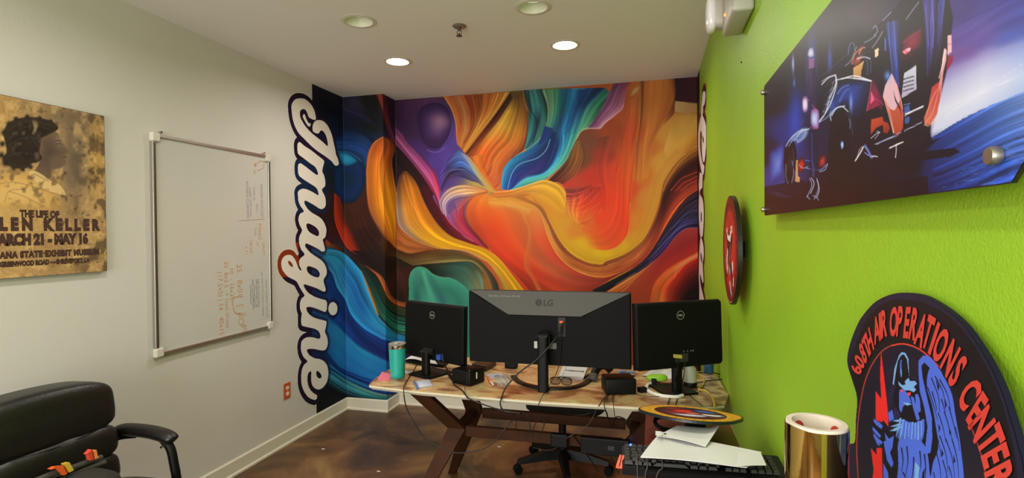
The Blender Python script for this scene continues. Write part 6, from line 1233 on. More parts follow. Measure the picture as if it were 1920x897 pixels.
# ================================================================== POWER STRIP UNDER THE DESK
PS = thing('power_strip', 'black power strip with blue light mounted on the front desk rail', 'power strip', (-.20, 2.59, .46))
b = bm_new(); box(b, (-.33, 2.545, .475), (-.10, 2.576, .555), .005, 2); obj('housing', b, M_black, PS)
for x_ in (-.31, -.17): b = bm_new(); box(b, (x_, 2.5765, .50), (x_+.02, 2.6055, .515)); obj('mounting_bracket', b, M_black, PS)
for dx in (0, .018): b = bm_new(); cyl(b, (-.10+.001+dx*.0, 2.555+dx, .530), (-.088, 2.555+dx, .530), .006 if dx == 0 else .004, 12); obj('indicator', b, mat('blue_led', '#2040ff', .3, emit='#2a50ff', es=9), PS)
b = bm_new(); box(b, (-.20, 2.5435, .505), (-.17, 2.5448, .525)); obj('label', b, mat('dim_label', '#2a2826', .5), PS)
b = bm_new(); box(b, (-.48, 2.565, .485), (-.395, 2.600, .55), .006, 2); tag(obj('charger_brick', b, M_black), 'black charger brick on the front desk rail left of the power strip', 'charger')
# ================================================================== CABLES
def cable(lab, pts, r=.0028, m=None, name='cable'):
    b = bm_new(); tube(b, pts, r, 8, 8); o = obj(name, b, m or M_cable, smooth=True); tag(o, lab, 'cable'); return o
D = lambda x, y, yy: py_(x, y, yy)
T_ = lambda x, y: pz(x, y, TZ+.0055)
cable('long black cable looping low from the left monitor around the left desk leg', [D(783,681,2.74), T_(775,697), T_(762,716), D(757,731,2.40), D(762,765,2.41), D(778,795,2.42), D(797,822,2.43), D(835,843,2.43), D(862,850,2.43), D(905,843,2.44), D(930,825,2.45), D(950,800,2.46), D(972,778,2.50)])
cable('black video cable from the blue plug across the front edge of the desk', [D(830,664,2.655), D(832,680,2.64), T_(845,706), T_(852,722), T_(866,732), D(880,748,2.38), D(915,762,2.375), D(950,772,2.38), D(975,776,2.385)], .0035)
b = bm_new(); a0, a1 = T_(840,700), T_(848,712); cyl(b, a0+Vector((0, 0, .004)), a1+Vector((0, 0, .004)), .009, 12, bev=.002); tag(obj('cable_ferrite', b, M_black, smooth=True), 'thick black ferrite bead on the video cable beside the black cube', 'cable bead')
cable('thin dark cord from the black cube running down below the desk', [T_(871,716), D(872,733,2.385), D(876,748,2.385), D(890,770,2.46), D(905,789,2.56)], .0012)
cable('thick black cable from the orange plug of the wide monitor looping below the desk', [D(1055,606,2.615), D(1048,626,2.57), D(1030,650,2.52), D(1005,676,2.50), D(975,698,2.48), D(950,725,2.45), T_(941,745), D(938,757,2.375), D(943,769,2.375), D(958,775,2.385), D(978,776,2.44)], .0036)
cable('thin black cable dropping beside the column of the wide monitor', [D(1052,628,2.62), D(1051,660,2.62), D(1048,685,2.615), D(1041,705,2.56), T_(1022,735), D(1010,758,2.385), D(1008,775,2.46)], .0018)
cable('black cable coil hanging left under the desk', [D(976,776,2.52), D(968,795,2.52), D(969,812,2.52), D(978,822,2.52), D(990,815,2.52), D(994,800,2.52), D(990,784,2.52), D(984,775,2.52)], .002)
cable('black cable coil hanging under the middle of the desk', [D(1020,776,2.52), D(1004,795,2.52), D(998,812,2.52), D(1002,823,2.52), D(1012,815,2.52), D(1020,798,2.52), D(1018,780,2.52)], .002)
cable('grey cable sagging from the desk edge toward the chair base', [D(1062,775,2.55), D(1085,779,2.50), D(1108,775,2.50), D(1120,765,2.46), D(1126,757,2.38), T_(1140,738)], .0022)
cable('thin grey cable crossing in front of the power strip down to the floor', [D(1120,765,2.53), D(1108,790,2.53), D(1095,803,2.54), D(1066,820,2.56), D(1050,835,2.6), D(1030,845,2.7), D(1000,840,2.8)], .0018, M_gplas)
cable('black cable from the rounded box down the desk front to the charger', [T_(1152,724), T_(1140,742), D(1133,757,2.38), D(1136,772,2.385), D(1142,788,2.5), D(1146,797,2.55)], .0022)
cable('black cable from the rounded box straight down over the desk edge', [D(1147,727,2.585), T_(1149,745), D(1150,760,2.375), D(1152,776,2.385), D(1153,790,2.5)], .0016)
cable('black cable arching above the power strip to its right end', [D(1150,800,2.56), D(1152,786,2.50), D(1160,782,2.49), D(1172,787,2.49), D(1182,800,2.50), D(1187,812,2.52), D(1188,850,2.54), D(1186,890,2.6)], .003)
cable('black cable arching over the left end of the power strip', [D(1100,775,2.54), D(1112,767,2.50), D(1124,765,2.49), D(1136,772,2.50), D(1140,785,2.54)], .0034)
cable('black cable looping down from the power strip to the floor', [D(1118,818,2.58), D(1135,838,2.62), D(1152,870,2.7), D(1160,890,2.8)], .0022)
cable('black cable hanging from the charger brick', [D(1075,818,2.58), D(1090,838,2.62), D(1112,870,2.8), D(1122,885,3.0)], .003)
cable('black monitor cable hanging from the yellow plug to the front of the desk', [D(1273,676,2.60), D(1268,700,2.56), T_(1262,728), T_(1254,752), D(1250,768,2.39)], .0026)
cable('black cable hanging from the centre of the right monitor', [D(1284,680,2.60), D(1282,705,2.57), T_(1276,733), T_(1268,755), D(1266,768,2.39)], .0022)
cable('thin black cord running across the desk top right of the rounded box', [T_(1186,738), T_(1205,742), T_(1235,744), T_(1262,732), T_(1282,735), T_(1300,748), T_(1318,762)], .0016)
cable('black cord along the back right of the desk toward the green wall', [T_(1300,720), T_(1330,714), T_(1352,712), T_(1356,706), T_(1340,700), T_(1310,699)], .003)
cable('yellow network cable curling off the right end of the desk', [T_(1304,704), T_(1312,704), T_(1320,712), T_(1318,722), T_(1310,733)+Vector((0, 0, .006)), T_(1322,737)+Vector((0, 0, .01)), T_(1334,747)+Vector((0, 0, .008)), T_(1339,757)+Vector((0, 0, .004)), D(1340,766,2.47)], .0046, mat('yellow_cable', '#c8a83c', .45), 'network_cable')
# floor crumbs
for x, y in ((710, 885), (936, 839), (606, 843)):
    p = pz(x, y, 0); b = bm_new(); box(b, p+Vector((-.012, -.004, .0005)), p+Vector((.012, .004, .004)), .001, 1, None); tag(obj('paper_scrap', b, M_paper), {710: 'white paper scrap on the floor below the left end of the desk', 936: 'tiny white scrap on the floor under the middle of the desk rails', 606: 'tiny white speck of paper on the floor near the left baseboard'}[x], 'scrap')
# ================================================================== BOOKCASE ALONG THE GREEN WALL
BZ = .87
BC = thing('bookcase', 'low cherry-red bookcase standing along the green wall', 'bookcase', (.125, 1.2, 0))
bx0, bx1, by0, by1 = -.02, .266, .42, 2.02
b = bm_new(); box(b, (bx0, by0, BZ-.022), (bx1, by1, BZ), .001, 1); obj('top_panel', b, M_cherry, BC)
b = bm_new(); box(b, (bx1-.0005, by0, BZ-.021), (bx1+.0012, by1, BZ-.0002)); obj('edge_strip', b, mat('light_edge_band', '#b0946c', .5), BC)
for y in (by0, (by0+by1)/2-.011, by1-.022): b = bm_new(); box(b, (bx0, y, .0), (bx1, y+.022, BZ-.0225), .001, 1); obj('side_panel', b, M_cherry, BC)
for z in (.06, .45):
    for ya, yb in ((by0+.0225, (by0+by1)/2-.0115), ((by0+by1)/2+.0115, by1-.0225)): b = bm_new(); box(b, (bx0+.004, ya, z), (bx1-.008, yb, z+.02)); obj('shelf', b, M_cherry, BC)
b = bm_new(); box(b, (bx1-.0065, by0+.0225, .02), (bx1-.002, by1-.0225, BZ-.023)); obj('back_panel', b, M_cherry, BC)
# ================================================================== KEYBOARD
KB = thing('keyboard', 'black desktop keyboard on top of the bookcase, papers lying over it', 'keyboard', (.13, 1.5, BZ))
kc = Vector((.133, 1.560, BZ+.001)); ka = math.radians(3.5); kx = Vector((math.cos(ka), math.sin(ka), 0)); ky = Vector((-math.sin(ka), math.cos(ka), 0)); KW, KD = .43, .118
def KF(u, v, t): return kc+kx*u+ky*v+Vector((0, 0, t))
def kh(v): return .024+.012*(v/KD+.5)
b = bm_new(); pr = [(-KD/2, 0), (KD/2, 0), (KD/2, kh(KD/2)), (KD/2-.01, kh(KD/2)+.002), (-KD/2+.012, kh(-KD/2)+.001), (-KD/2, kh(-KD/2)-.006)]
A = [b.verts.new(KF(-KW/2, v, t)) for v, t in pr]; B = [b.verts.new(KF(KW/2, v, t)) for v, t in pr]
for i in range(len(pr)): b.faces.new((A[i], A[(i+1) % len(pr)], B[(i+1) % len(pr)], B[i]))
b.faces.new(A); b.faces.new(B[::-1]); bmesh.ops.bevel(b, geom=b.edges[:], offset=.002, segments=2, affect='EDGES'); obj('case', b, M_black, KB)
M_key = mat('key_plastic', '#1e1e1c', .45)
rows_ = [(-.052, [(-.195, .022), (-.17, .018), (-.148, .02), (-.085, .095), (-.02, .02), (.004, .02), (.028, .02)]), ]
kid = 0
for r in range(6):
    v = (-.052+r*.0205+(.004 if r == 5 else 0))*.82; us = []
    if r == 0: us = [(-.197, .024), (-.171, .02), (-.147, .022), (-.085, .094), (-.024, .02), (-.001, .02), (.024, .024)]
    else:
        n = 14; us = [(-.2+.0175*i+.002*(r % 2)*(i > 0), .0158) for i in range(n-1)]+[(.031, .026)]
    us += [(.064+.0185*i, .0165) for i in range(3)] if r in (0, 3, 4, 5) else ([(.0825, .0165)] if r == 1 else [])
    us += [(.128+.0185*i, .0165) for i in range(4)] if r < 5 else []
    for u, w in us:
        b = bm_new(); z = kh(v); lo = [KF(u-w/2, v-.0070, z), KF(u+w/2, v-.0070, z), KF(u+w/2, v+.0070, z), KF(u-w/2, v+.0070, z)]; s = .78
        hi = [KF(u-w/2*s, v-.0070*s, z+.0085), KF(u+w/2*s, v-.0070*s, z+.0085), KF(u+w/2*s, v+.0070*s, z+.009), KF(u-w/2*s, v+.0070*s, z+.009)]
        va = [b.verts.new(p+Vector((0, 0, .0015))) for p in lo]; vb = [b.verts.new(p+Vector((0, 0, .0015))) for p in hi]
        for i in range(4): b.faces.new((va[i], va[(i+1) % 4], vb[(i+1) % 4], vb[i]))
        b.faces.new(vb)
        kid += 1
        if kid <= 98: obj('key', b, M_key, KB)
        else:
            me_ = bpy.data.meshes.new('t'); b.to_mesh(me_); b.free(); kx_bm = globals().get('kx_bm') or bm_new(); globals()['kx_bm'] = kx_bm; kx_bm.from_mesh(me_); bpy.data.meshes.remove(me_)
if globals().get('kx_bm'): o = obj('more_keys', kx_bm, M_key, KB); o['kind'] = 'stuff'
# ================================================================== PAPERS ON THE KEYBOARD
PZ = BZ+.053
big = obj('paper_sheets', quad_sheet([pz(1201,859,PZ), pz(1400,877,PZ), pz(1428,850,PZ), pz(1240,812,PZ)], 30, 14, lambda u, v: .0035*math.sin(9*u+2)*math.sin(3.1*v)+.003*math.sin(4*u)*(1-v)+.003*(u > .9)*0, .003), M_paper); tag(big, 'stack of loose white sheets draped over the keyboard', 'paper')
pb = obj('paper_sheet', quad_sheet([pz(1380,876,PZ+.0045), pz(1437,873,PZ+.0045), pz(1427,851,PZ+.0045), pz(1385,848,PZ+.0045)], 8, 8, lambda u, v: .001*math.sin(4*u), .0008), M_paper); tag(pb, 'white sheet sticking out at the right end of the paper stack', 'paper')
fo = obj('folded_letter', quad_sheet([pz(1231,819,PZ+.008), pz(1323,839,PZ+.008), pz(1349,808,PZ+.010), pz(1270,799,PZ+.010)], 18, 10, lambda u, v: .008*(u**3)*v+.005*math.sin(3.1*u)*(1-v)+.012*max(0, u-.8)*5*v*.5, .0012), M_paper); tag(fo, 'folded white letter with curled corner on top of the paper stack', 'letter')
f2 = obj('envelope_flap', quad_sheet([pz(1229,817,PZ+.02), pz(1240,818,PZ+.02), pz(1240,810,PZ+.02), pz(1229,809,PZ+.02)], 4, 4, None, .0006), M_paper, fo)
b = bm_new(); c = pz(1247, 814.5, PZ+.019); cyl(b, c, c+Vector((0, 0, .0012)), .004, 12); obj('printed_dot', b, M_ink, fo)
# ================================================================== ROUND SIGN ON HEADPHONES
YP = thing('round_sign', 'yellow-rimmed round emblem board lying nearly flat at the far end of the bookcase', 'sign', (.12, 1.82, BZ))
oc3 = Vector((.122, 1.815, .950)); e1 = Vector((.295, .045, -.016)).normalized(); e2 = Vector((-.15, .985, -.165)); e2 = (e2-e1*e2.dot(e1)).normalized(); e3 = e1.cross(e2)
if e3.z < 0: e3 = -e3
def yf(u, v, t): return oc3+e1*u+e2*v+e3*t
def shield(k): 
    o = []
    for i in range(64):
        a = 2*math.pi*i/64; rx = .150*(1+.09*max(0, abs(math.cos(a))-.86)/.14*1.0); o.append((k*rx*math.cos(a), k*.148*math.sin(a)))
    return o
b = bm_new(); prism(b, shield(1.0), yf, -.008, 0); obj('board', b, mat('sign_black', '#0e1a20', .4), YP)
yc = Canvas(-160, -160, 160, 160, 2.2, '#c89a2c')
yc.blob([(x*1000, y*1000) for x, y in shield(.97)][::3], ['#c89a30', '#d8a838', '#c88c20'])
for i in range(30):
    a = 2*math.pi*i/30; x, y = 128*math.cos(a), 126*math.sin(a); yc.line([(x*.96, y*.96), (x, y+3), (x*1.05, y*1.05)], 5, '#3a2410', .9)
yc.blob(ring(0, 0, 112, ky=1), ['#3a1420', '#5a1a24', '#3c1018'])
for ring_, c_ in (([(-100,-20),(-60,-70),(0,-90),(20,-40),(-20,0),(-60,20),(-95,20)], '#7a2028'), ([(-60,20),(-20,60),(30,50),(20,10),(-20,-10),(-60,0)], '#d82c20'), ([(10,40),(50,80),(90,50),(100,10),(60,10)], '#3c58a0'), ([(-80,-40),(-30,-80),(40,-70),(60,-40),(10,-30),(-40,-30)], '#c8c0d8'), ([(20,0),(70,-10),(108,-10),(100,-40),(60,-50),(20,-20)], '#d8d4e0'), ([(-30,-10),(20,10),(40,-10),(0,-30)], '#d06a58'), ([(40,-50),(90,-50),(80,-80),(40,-80)], '#5a2a20'), ([(20,60),(60,90),(30,105),(0,95)], '#24243c'), ([(-40,50),(0,90),(-50,90),(-80,50)], '#8a2020')):
    yc.blob(ring_, [c_, c_, '#241018'], soft=.1)
A, Z = np.meshgrid(np.linspace(-.166, .166, 180), np.linspace(-.15, .15, 170)); base = np.array(oc3+e3*.0006); P = base+A[..., None]*np.array(e1)+Z[..., None]*np.array(e2)
grid_mesh('printed_face', P, s2l(yc.sample(A*1000, Z*1000))*1.2, in_poly(A, Z, shield(.975)), M_printg, YP)
HP = thing('headphones', 'black headphones lying under the yellow-rimmed round sign', 'headphones', (.1, 1.80, BZ))
hb = [Vector((.0, 1.80, BZ+.012)), Vector((.008, 1.72, BZ+.03)), Vector((.035, 1.69, BZ+.018)), Vector((.09, 1.70, BZ+.012))]
b = bm_new(); tube(b, [pz(1262,786,BZ+.03), pz(1236,783,BZ+.04), pz(1228,790,BZ+.038), pz(1234,800,BZ+.03), pz(1252,807,BZ+.02), pz(1285,812,BZ+.012)], .0065, 12, 8); obj('headband', b, M_blackm, HP, smooth=True)
for x, y, l in ((1306, 806, None),):
    c = pz(x, y, BZ+.022); b = bm_new(); bmesh.ops.create_uvsphere(b, u_segments=22, v_segments=12, radius=1, matrix=Matrix.Translation(c+Vector((0, .02, 0))) @ Matrix.Diagonal((.038 if x > 1280 else .025, .034, .0205, 1))); h = obj('ear_cup', b, mat('dark_cup', '#252523', .3), HP, smooth=True)
    b = bm_new(); box(b, c+Vector((-.004, -.016, -.012)), c+Vector((.004, -.012, .012)), .001, 1); obj('hinge', b, M_chrome, h)
# ================================================================== ORANGE HANDLE AT THE KEYBOARD'S LEFT END
OT = thing('orange_tool', 'thin orange two-pronged plastic tool leaning at the left end of the keyboard', 'tool', pz(1164, 890, BZ+.03))
t0, t1 = D(1166, 855, 1.53), D(1161, 876, 1.515); sd = Vector((.0030, 0, 0)); M_or = mat('orange_tool_plastic', '#e0583a', .4)
for k in (-1, 1):
    b = bm_new(); a_, c_ = t0+sd*k*1.3, t1+sd*k*1.8; q = [a_-sd*.9, a_+sd*.9, c_+sd*1.3, c_-sd*1.3]
    vf = [b.verts.new(p) for p in q]; vb = [b.verts.new(p+Vector((0, .006, 0))) for p in q]
    for i in range(4): b.faces.new((vf[i], vf[(i+1) % 4], vb[(i+1) % 4], vb[i]))
    b.faces.new(vf); b.faces.new(vb[::-1]); obj('prong', b, M_or, OT)
b = bm_new(); box(b, t1+Vector((-.010, 0, -.006)), t1+Vector((.026, .007, .000)), .002, 2); obj('grip', b, M_or, OT)
for i, (x0_, x1_, lb) in enumerate(((1194, 1196, 'thin grey cord hanging over the keyboard front, leftmost of three'), (1213, 1209, 'thin grey cord hanging over the keyboard front, middle of three'), (1241, 1228, 'thin grey cord hanging over the keyboard front, rightmost of three'))):
    cable(lb, [pz(x0_, 850+4*i, BZ+.05), D(x0_+1, 872+3*i, 1.492+i*.002), D((x0_+x1_)/2, 885, 1.488), D(x1_, 905, 1.488)], .0016, M_gplas)
# ================================================================== ROLL OF MIRROR VINYL
rc = Vector((.217, .800, BZ+.0006)); RO = thing('vinyl_roll', 'standing roll of gold mirror vinyl with white cardboard core', 'vinyl roll', rc)
rt = 1.281-BZ; mg = mat('gold_mirror_vinyl', '#b89858', .07, metal=1.0, bump=(14, .06))
b = bm_new(); lathe(b, [(.0375, 0), (.0385, .001), (.0385, rt-.002), (.0375, rt-.002)], rc, 72)
# loose outer edge of the film
v0 = []; n = 10
for i in range(n): 
    a = math.radians(195+i*5); r = .0388+.0032*(1-i/n); v0.append((rc.x+r*math.cos(a), rc.y+r*math.sin(a)))
va = [b.verts.new((x, y, rc.z)) for x, y in v0]; vb = [b.verts.new((x, y, rc.z+rt-.002+.004*(1-i/n))) for i, (x, y) in enumerate(v0)]
for i in range(n-1): b.faces.new((va[i], va[i+1], vb[i+1], vb[i]))
obj('film', b, mg, RO, smooth=True)
M_core = mat('cardboard_core', '#e0d4c4', .7)
b = bm_new(); lathe(b, [(.0292, 0), (.0372, 0), (.0372, rt), (.0365, rt+.0015), (.030, rt+.0015), (.0292, rt), (.0292, 0)], rc, 60); obj('core', b, M_core, RO, smooth=True)
b = bm_new()
def inner(u, v, r=.0290): a = u/r; return Vector((rc.x+r*math.cos(a), rc.y+r*math.sin(a), rc.z+v))
M_rl = mat('red_core_print', '#b8382c', .6)
for a0 in (2.2, .35):
    c_u = a0*.029; 
    pts = [(c_u+.010*math.cos(t), rt-.016+.010*math.sin(t)) for t in np.linspace(0, 2*math.pi, 24, endpoint=False)]; b.faces.new([b.verts.new(inner(u, v)) for u, v in pts])
obj('core_print', b, M_rl, RO)
# ================================================================== BIG EMBLEM SIGN LEANING ON THE WALL
SX, SM = .257, .150
def sp_(x, y, off=0.0):
    d = ray(x, y); t = (SX+SM*(CH-BZ))/(d.x-SM*d.z); p = Vector((0, 0, CH))+d*t; return p+Vector((-off, 0, off*SM))
def sfn(u, v, off=0.0): return Vector((SX+SM*(v-BZ)-off, u, v))
S6, S7 = TT(1440, 520, 2.379), TT(1590, 640, 3.4905)
vis = [sp_(x, y) for x, y in [(1590,897),(1592,838),(1603,829),(1605,789)]+S6('398 540 376 460 354 380 366 300 400 210 436 155 480 110 535 82 590 70 645 72 700 85 770 125 830 170 885 226 930 290 980 370 1020 450 1053 530 1080 620 1102 690 1120 760 1142 850')]
yv = [(p.y, p.z) for p in vis]
ye, ze = yv[-1]
rest = [(ye-.022, ze-.05), (ye-.032, ze-.11), (ye-.028, ze-.18), (ye-.005, ze-.25), (ye+.03, ze-.31), (ye+.08, ze-.365), (ye+.14, ze-.40), (ye+.20, BZ+.03), (ye+.24, BZ+.035), (ye+.29, 1.0), (ye+.325, 1.06), (yv[0][0]-.004, yv[0][1]-.03)]
lowest = min(z for _, z in rest)
rest = [(y, max(z, BZ+.008)) for y, z in rest]
so = [tuple(p) for p in cat(yv+rest, 4, True)]; so = [(y, max(z, BZ+.006)) for y, z in so]
BS = thing('emblem_sign', 'large dark round emblem sign of a winged bearded blue figure, leaning on the green wall', 'sign', (.26, .8, BZ))
b = bm_new(); prism(b, so, lambda u, v, t: sfn(u, v, t), -.006, 0); obj('sign_board', b, mat('sign_dark_navy', '#15132a', .6, spec=.2), BS)
sc = Canvas(1585, 540, 1925, 960, 3.0, '#15142a')
sc.a[:] = hx('#17162c')
gi = S6('372 450 366 380 384 320 412 240 452 165 495 122 550 92 600 84 690 100 780 142 860 212 930 305 1000 430 1050 545 1090 690 1120 830 1130 960')
gi2 = S6('402 560 392 450 396 400 420 330 452 262 500 200 545 160 600 140 680 150 760 195 835 262 900 352 965 462 1016 590 1056 720 1078 830 1090 960')
sc.poly(S6('372 480 366 380 384 320 412 240 452 170 495 130 550 104 600 98 690 112 780 154 860 224 925 310 990 430 1040 545 1080 690 1108 830 1120 1050 380 1050 392 900 400 720 404 580'), '#0c0b10')
# inner disc
disc_o = S6('402 900 396 780 398 700 404 620 416 540 432 468 462 394 505 334 550 306 600 298 650 310 700 340 760 398 815 480 865 575 905 665 940 760 965 850 985 1000')
sc.poly(disc_o+[(1925, 1000), (1600, 1000)], '#111022')
for k, c_ in ((0, '#17152c'), (1, '#131226'), (2, '#1c1836'), (3, '#15142a'), (4, '#221c44')):
    cx_, cy_ = S7('420 520')[0]; rr_ = 105-k*15
    sc.poly([(cx_-8+rr_*.62*math.cos(a), cy_+rr_*1.12*math.sin(a)) for a in np.linspace(0, 2*math.pi, 40)], c_)
sc.line(disc_o[:11], 3.2, '#a83a34', .95); sc.line(disc_o[8:13], 3.8, '#d03a2a', 1); sc.line(disc_o[15:], 3.0, '#b83830', .95)
# lightning bolt
sc.poly(S7('216 62 238 250 262 470 264 560 228 515 222 540 180 528 180 325 218 380 210 230'), '#d02420'); sc.poly(S7('150 700 186 745 186 700 222 700 226 900 222 960 150 960 168 850'), '#d02420')
BL = '#4460c8'; DB = '#0b0a14'; LB = '#6a9ad0'
def bp_(q, c=BL, sm=False): sc.poly(S7(q), c, 1, sm)
# wings
bp_('290 290 300 190 330 90 350 68 378 74 400 120 405 200 415 260 440 290 458 250 470 180 458 130 480 98 520 96 560 130 620 210 660 300 690 390 700 460 715 520 733 580 745 960 520 960 500 740 470 500 400 270', DB)
bp_('292 280 304 180 334 92 352 72 376 78 396 118 398 190 404 250 396 200 386 120 366 88 348 92 326 130 312 210 300 290', LB); bp_('350 130 340 190 352 240 350 150', LB); bp_('342 130 352 120 345 240 340 200', BL)
bp_('462 128 490 96 520 94 556 124 610 200 650 290 684 380 690 392 660 370 628 320 610 340 584 280 560 220 530 170 500 140 480 160 488 240 520 380 548 500 552 640 540 730 515 740 505 700 520 560 500 440 470 330 462 220', BL)
bp_('530 190 575 165 630 240 680 350 700 470 716 560 738 700 745 960 560 960 552 820 590 700 575 560 550 420 516 300', BL, True)
for q in ('545 240 590 360 600 470', '570 230 620 330 640 440', '600 250 650 350 672 450', '520 300 560 420 585 520', '590 470 620 560 640 660', '630 460 660 560 690 680', '660 430 690 540 712 640', '560 560 590 650 610 760', '600 620 640 740 655 860', '640 640 680 760 700 900', '680 640 712 760 726 900', '575 720 600 820 612 950', '620 780 645 870 652 950', '560 860 570 910 575 955', '660 820 680 890 690 955', '550 330 575 420 580 460', '610 380 630 440 640 500', '700 560 720 640 730 720'):
    sc.line(S7(q), 2.6, DB, 1, w2=.8, soft=.2)
for q in ('575 250 600 300 590 330', '636 380 648 420 634 440', '590 540 606 570 594 600', '660 560 676 600 664 620', '610 700 626 740 612 760', '690 740 704 790 690 800', '640 880 650 930 636 930'):
    sc.poly(S7(q), DB)
# head, face, beard
bp_('300 330 330 260 400 240 460 260 470 330 460 400 480 440 520 560 500 640 470 790 430 780 380 740 330 640 280 590 270 545 330 510 340 480 300 420', DB)
for q, c_ in (('328 262 356 290 376 285 372 262 398 240 404 262 440 262 452 280 430 300 446 320 430 335 400 322 372 322 350 305 334 290', LB), ('336 320 362 312 382 335 400 365 414 400 384 408 360 430 350 470 336 450 334 390', BL), ('360 402 400 405 418 414 386 424', LB), ('440 350 456 346 470 380 476 460 460 470 444 420', BL), ('410 360 430 370 450 440 470 510 450 520 424 430', BL)): bp_(q, c_)
bp_('340 322 358 316 356 334 346 334', '#e03838'); bp_('386 340 412 334 408 356 396 360', '#e03838')
rs_ = np.random.RandomState(5)
for i in range(24):
    a = i/23; x0_ = 345+150*a; y0_ = 500+30*math.sin(3*a)+10*rs_.rand(); x1_ = 300+190*a+10*rs_.rand(); y1_ = 640+130*math.sin(3.1*a)+20*rs_.rand(); w_ = 5
    sc.poly(S7('%f %f %f %f %f %f %f %f' % (x0_-w_, y0_, x0_+w_, y0_, (x0_+x1_)/2+w_+2, (y0_+y1_)/2, x1_, y1_)), LB if i % 3 == 0 else BL)
for q in ('275 560 330 540 362 548 300 562', '272 590 330 556 360 560 310 590', '290 522 340 512 360 520 320 530'): bp_(q, LB)
bp_('262 470 290 450 300 510 270 530', BL)
# arms, hand
bp_('160 510 250 540 270 600 330 640 330 900 240 960 230 700 170 660', DB)
bp_('240 600 268 640 300 620 290 700 270 740 256 700', BL); bp_('232 660 250 650 275 730 298 800 285 830 255 780', BL)
for q in ('166 508 206 532 228 556 218 576 186 552 168 530', '160 560 190 590 216 620 208 636 178 606 160 584', '166 600 200 640 226 660 220 678 190 660 166 624', '172 632 200 662 212 690 190 676'): bp_(q)
bp_('232 800 262 860 266 960 232 960', BL)
bp_('330 690 360 720 350 800 330 780', BL); bp_('372 700 392 720 380 820 360 840', BL); bp_('330 660 380 640 480 660 520 740 534 860 540 960 340 960 330 800', BL, True)
for q in ('350 700 360 780 350 860', '385 690 392 780 378 880', '430 760 426 850 410 950', '470 720 476 800 462 880', '500 740 508 830 500 950', '360 860 380 900 390 950'): sc.line(S7(q), 3.2, DB, 1, w2=1, soft=.2); bp_('440 790 470 830 450 960 432 960', LB); bp_('488 860 505 830 490 960 476 960', DB)
Yp = np.linspace(1586, 1922, 400); Zp = np.linspace(545, 955, 470); GX, GY = np.meshgrid(Yp, Zp)
D_ = np.array(_f)[None, None]+((GX-960)/CF)[..., None]*NR-((GY-448.5)/CF)[..., None]*NU
t_ = (SX-.0006+SM*(CH-BZ))/(D_[..., 0]-SM*D_[..., 2]); P = np.array([0, 0, CH])+D_*t_[..., None]
sm_ = [(y*.985+.012, z) for y, z in so]
kk = in_poly(P[..., 1], P[..., 2], so) & (P[..., 2] > BZ+.012)
grid_mesh('printed_face', P, s2l(sc.sample(GX, GY))*1.1, kk, M_printg, BS)
# lettering along the arc
arc_px = S6('398 455 410 375 432 318 462 262 505 222 560 196 612 190 660 196 710 222 760 262 806 318 848 380 880 440 920 540 960 610 1010 740 1050 880')
ap = np.array([tuple(sp_(x, y))[1:] for x, y in arc_px]); ap = cat([(a, c_, 0) for a, c_ in ap], 12)[:, :2]
ds = np.r_[0, np.cumsum(np.hypot(*np.diff(ap, axis=0).T))]
M_rlet = mat('sign_red_letter', '#c43a30', .45)
# each glyph: character, centre pixel (across), so spacing follows the photograph
gl = [('6', 398, 412), ('0', 412, 376), ('8', 428, 338), ('T', 443, 308), ('H', 458, 283), ('A', 490, 232), ('I', 506, 217), ('R', 521, 205), ('O', 566, 196), ('P', 592, 194), ('E', 625, 200), ('R', 655, 206), ('A', 690, 235), ('T', 722, 244), ('I', 748, 272), ('O', 778, 302), ('N', 820, 360), ('S', 854, 418), ('C', 908, 520), ('E', 940, 590), ('N', 962, 655), ('T', 1002, 726), ('E', 1022, 795), ('R', 1040, 880)]
obj_n = []
for ch_, gx, gy_ in gl:
    c = sp_(*S6('%f %f' % (gx, gy_))[0]); q = np.array([c.y, c.z]); i = int(np.argmin(((ap-q)**2).sum(1))); i = min(max(i, 2), len(ap)-3)
    tg = ap[i+2]-ap[i-2]; tg /= np.hypot(*tg); nr = np.array([tg[1]*-1, tg[0]]); 
    if nr[1] < 0 and abs(nr[1]) > .2: nr = -nr
    if ch_ in 'ENTR' and gx > 900 and nr[0] > 0: nr = -nr
    V, F = text2d(ch_, .056, .0021, 'CENTER', (.46 if gx < 470 else .52) if ch_ not in 'I' else .75)
    nr = np.array([-tg[1], tg[0]])
    # reading direction runs towards the camera (decreasing y), tops point outwards
    vs = [sfn(q[0]+tg[0]*u+nrx*(v-.0200), q[1]+tg[1]*u+nry*(v-.0200), .0016) for (u, v) in V for nrx, nry in [(nr[0] if (nr@(q-np.array([.80, 1.2]))) > 0 else -nr[0], nr[1] if (nr@(q-np.array([.80, 1.2]))) > 0 else -nr[1])]]
    obj('letter', (vs, F), M_rlet, BS)
# ================================================================== LEATHER ARMCHAIR
M_lea = mat('black_leather', '#141210', .38, spec=.5, bump=(90, .25))
AC = thing('leather_armchair', 'black padded leather armchair against the cream wall below the poster', 'armchair', (-2.15, 1.60, 0))
cy_ = 1.585
def lean(x, z): return x-(z-.5)*.16
def cush(yc_, zc, w, h_, d, xoff, p=3.2, wr=0.0, fn=None):
    def f(v):
        x, y, z = v; 
        wv = wr*(math.sin(38*y+6*z)+.6*math.sin(61*y-9*z))*max(0, x/d+.5)
        return (x+wv-.16*z, y, z)
    return softbox(None, (d, w, h_), p, 26, Matrix.Translation((-2.30+xoff-.16*(zc-.5), yc_, zc)), f)
def roundtop(bm, amt=.022):
    for v in bm.verts:
        if v.co.z > .75: v.co.z += amt*(1-((v.co.y-cy_+.06)/.27)**2)+.02
    return bm
obj('back_shell', roundtop(cush(cy_, .64, .53, .50, .09, -.055, 6)), M_lea, AC, smooth=True)
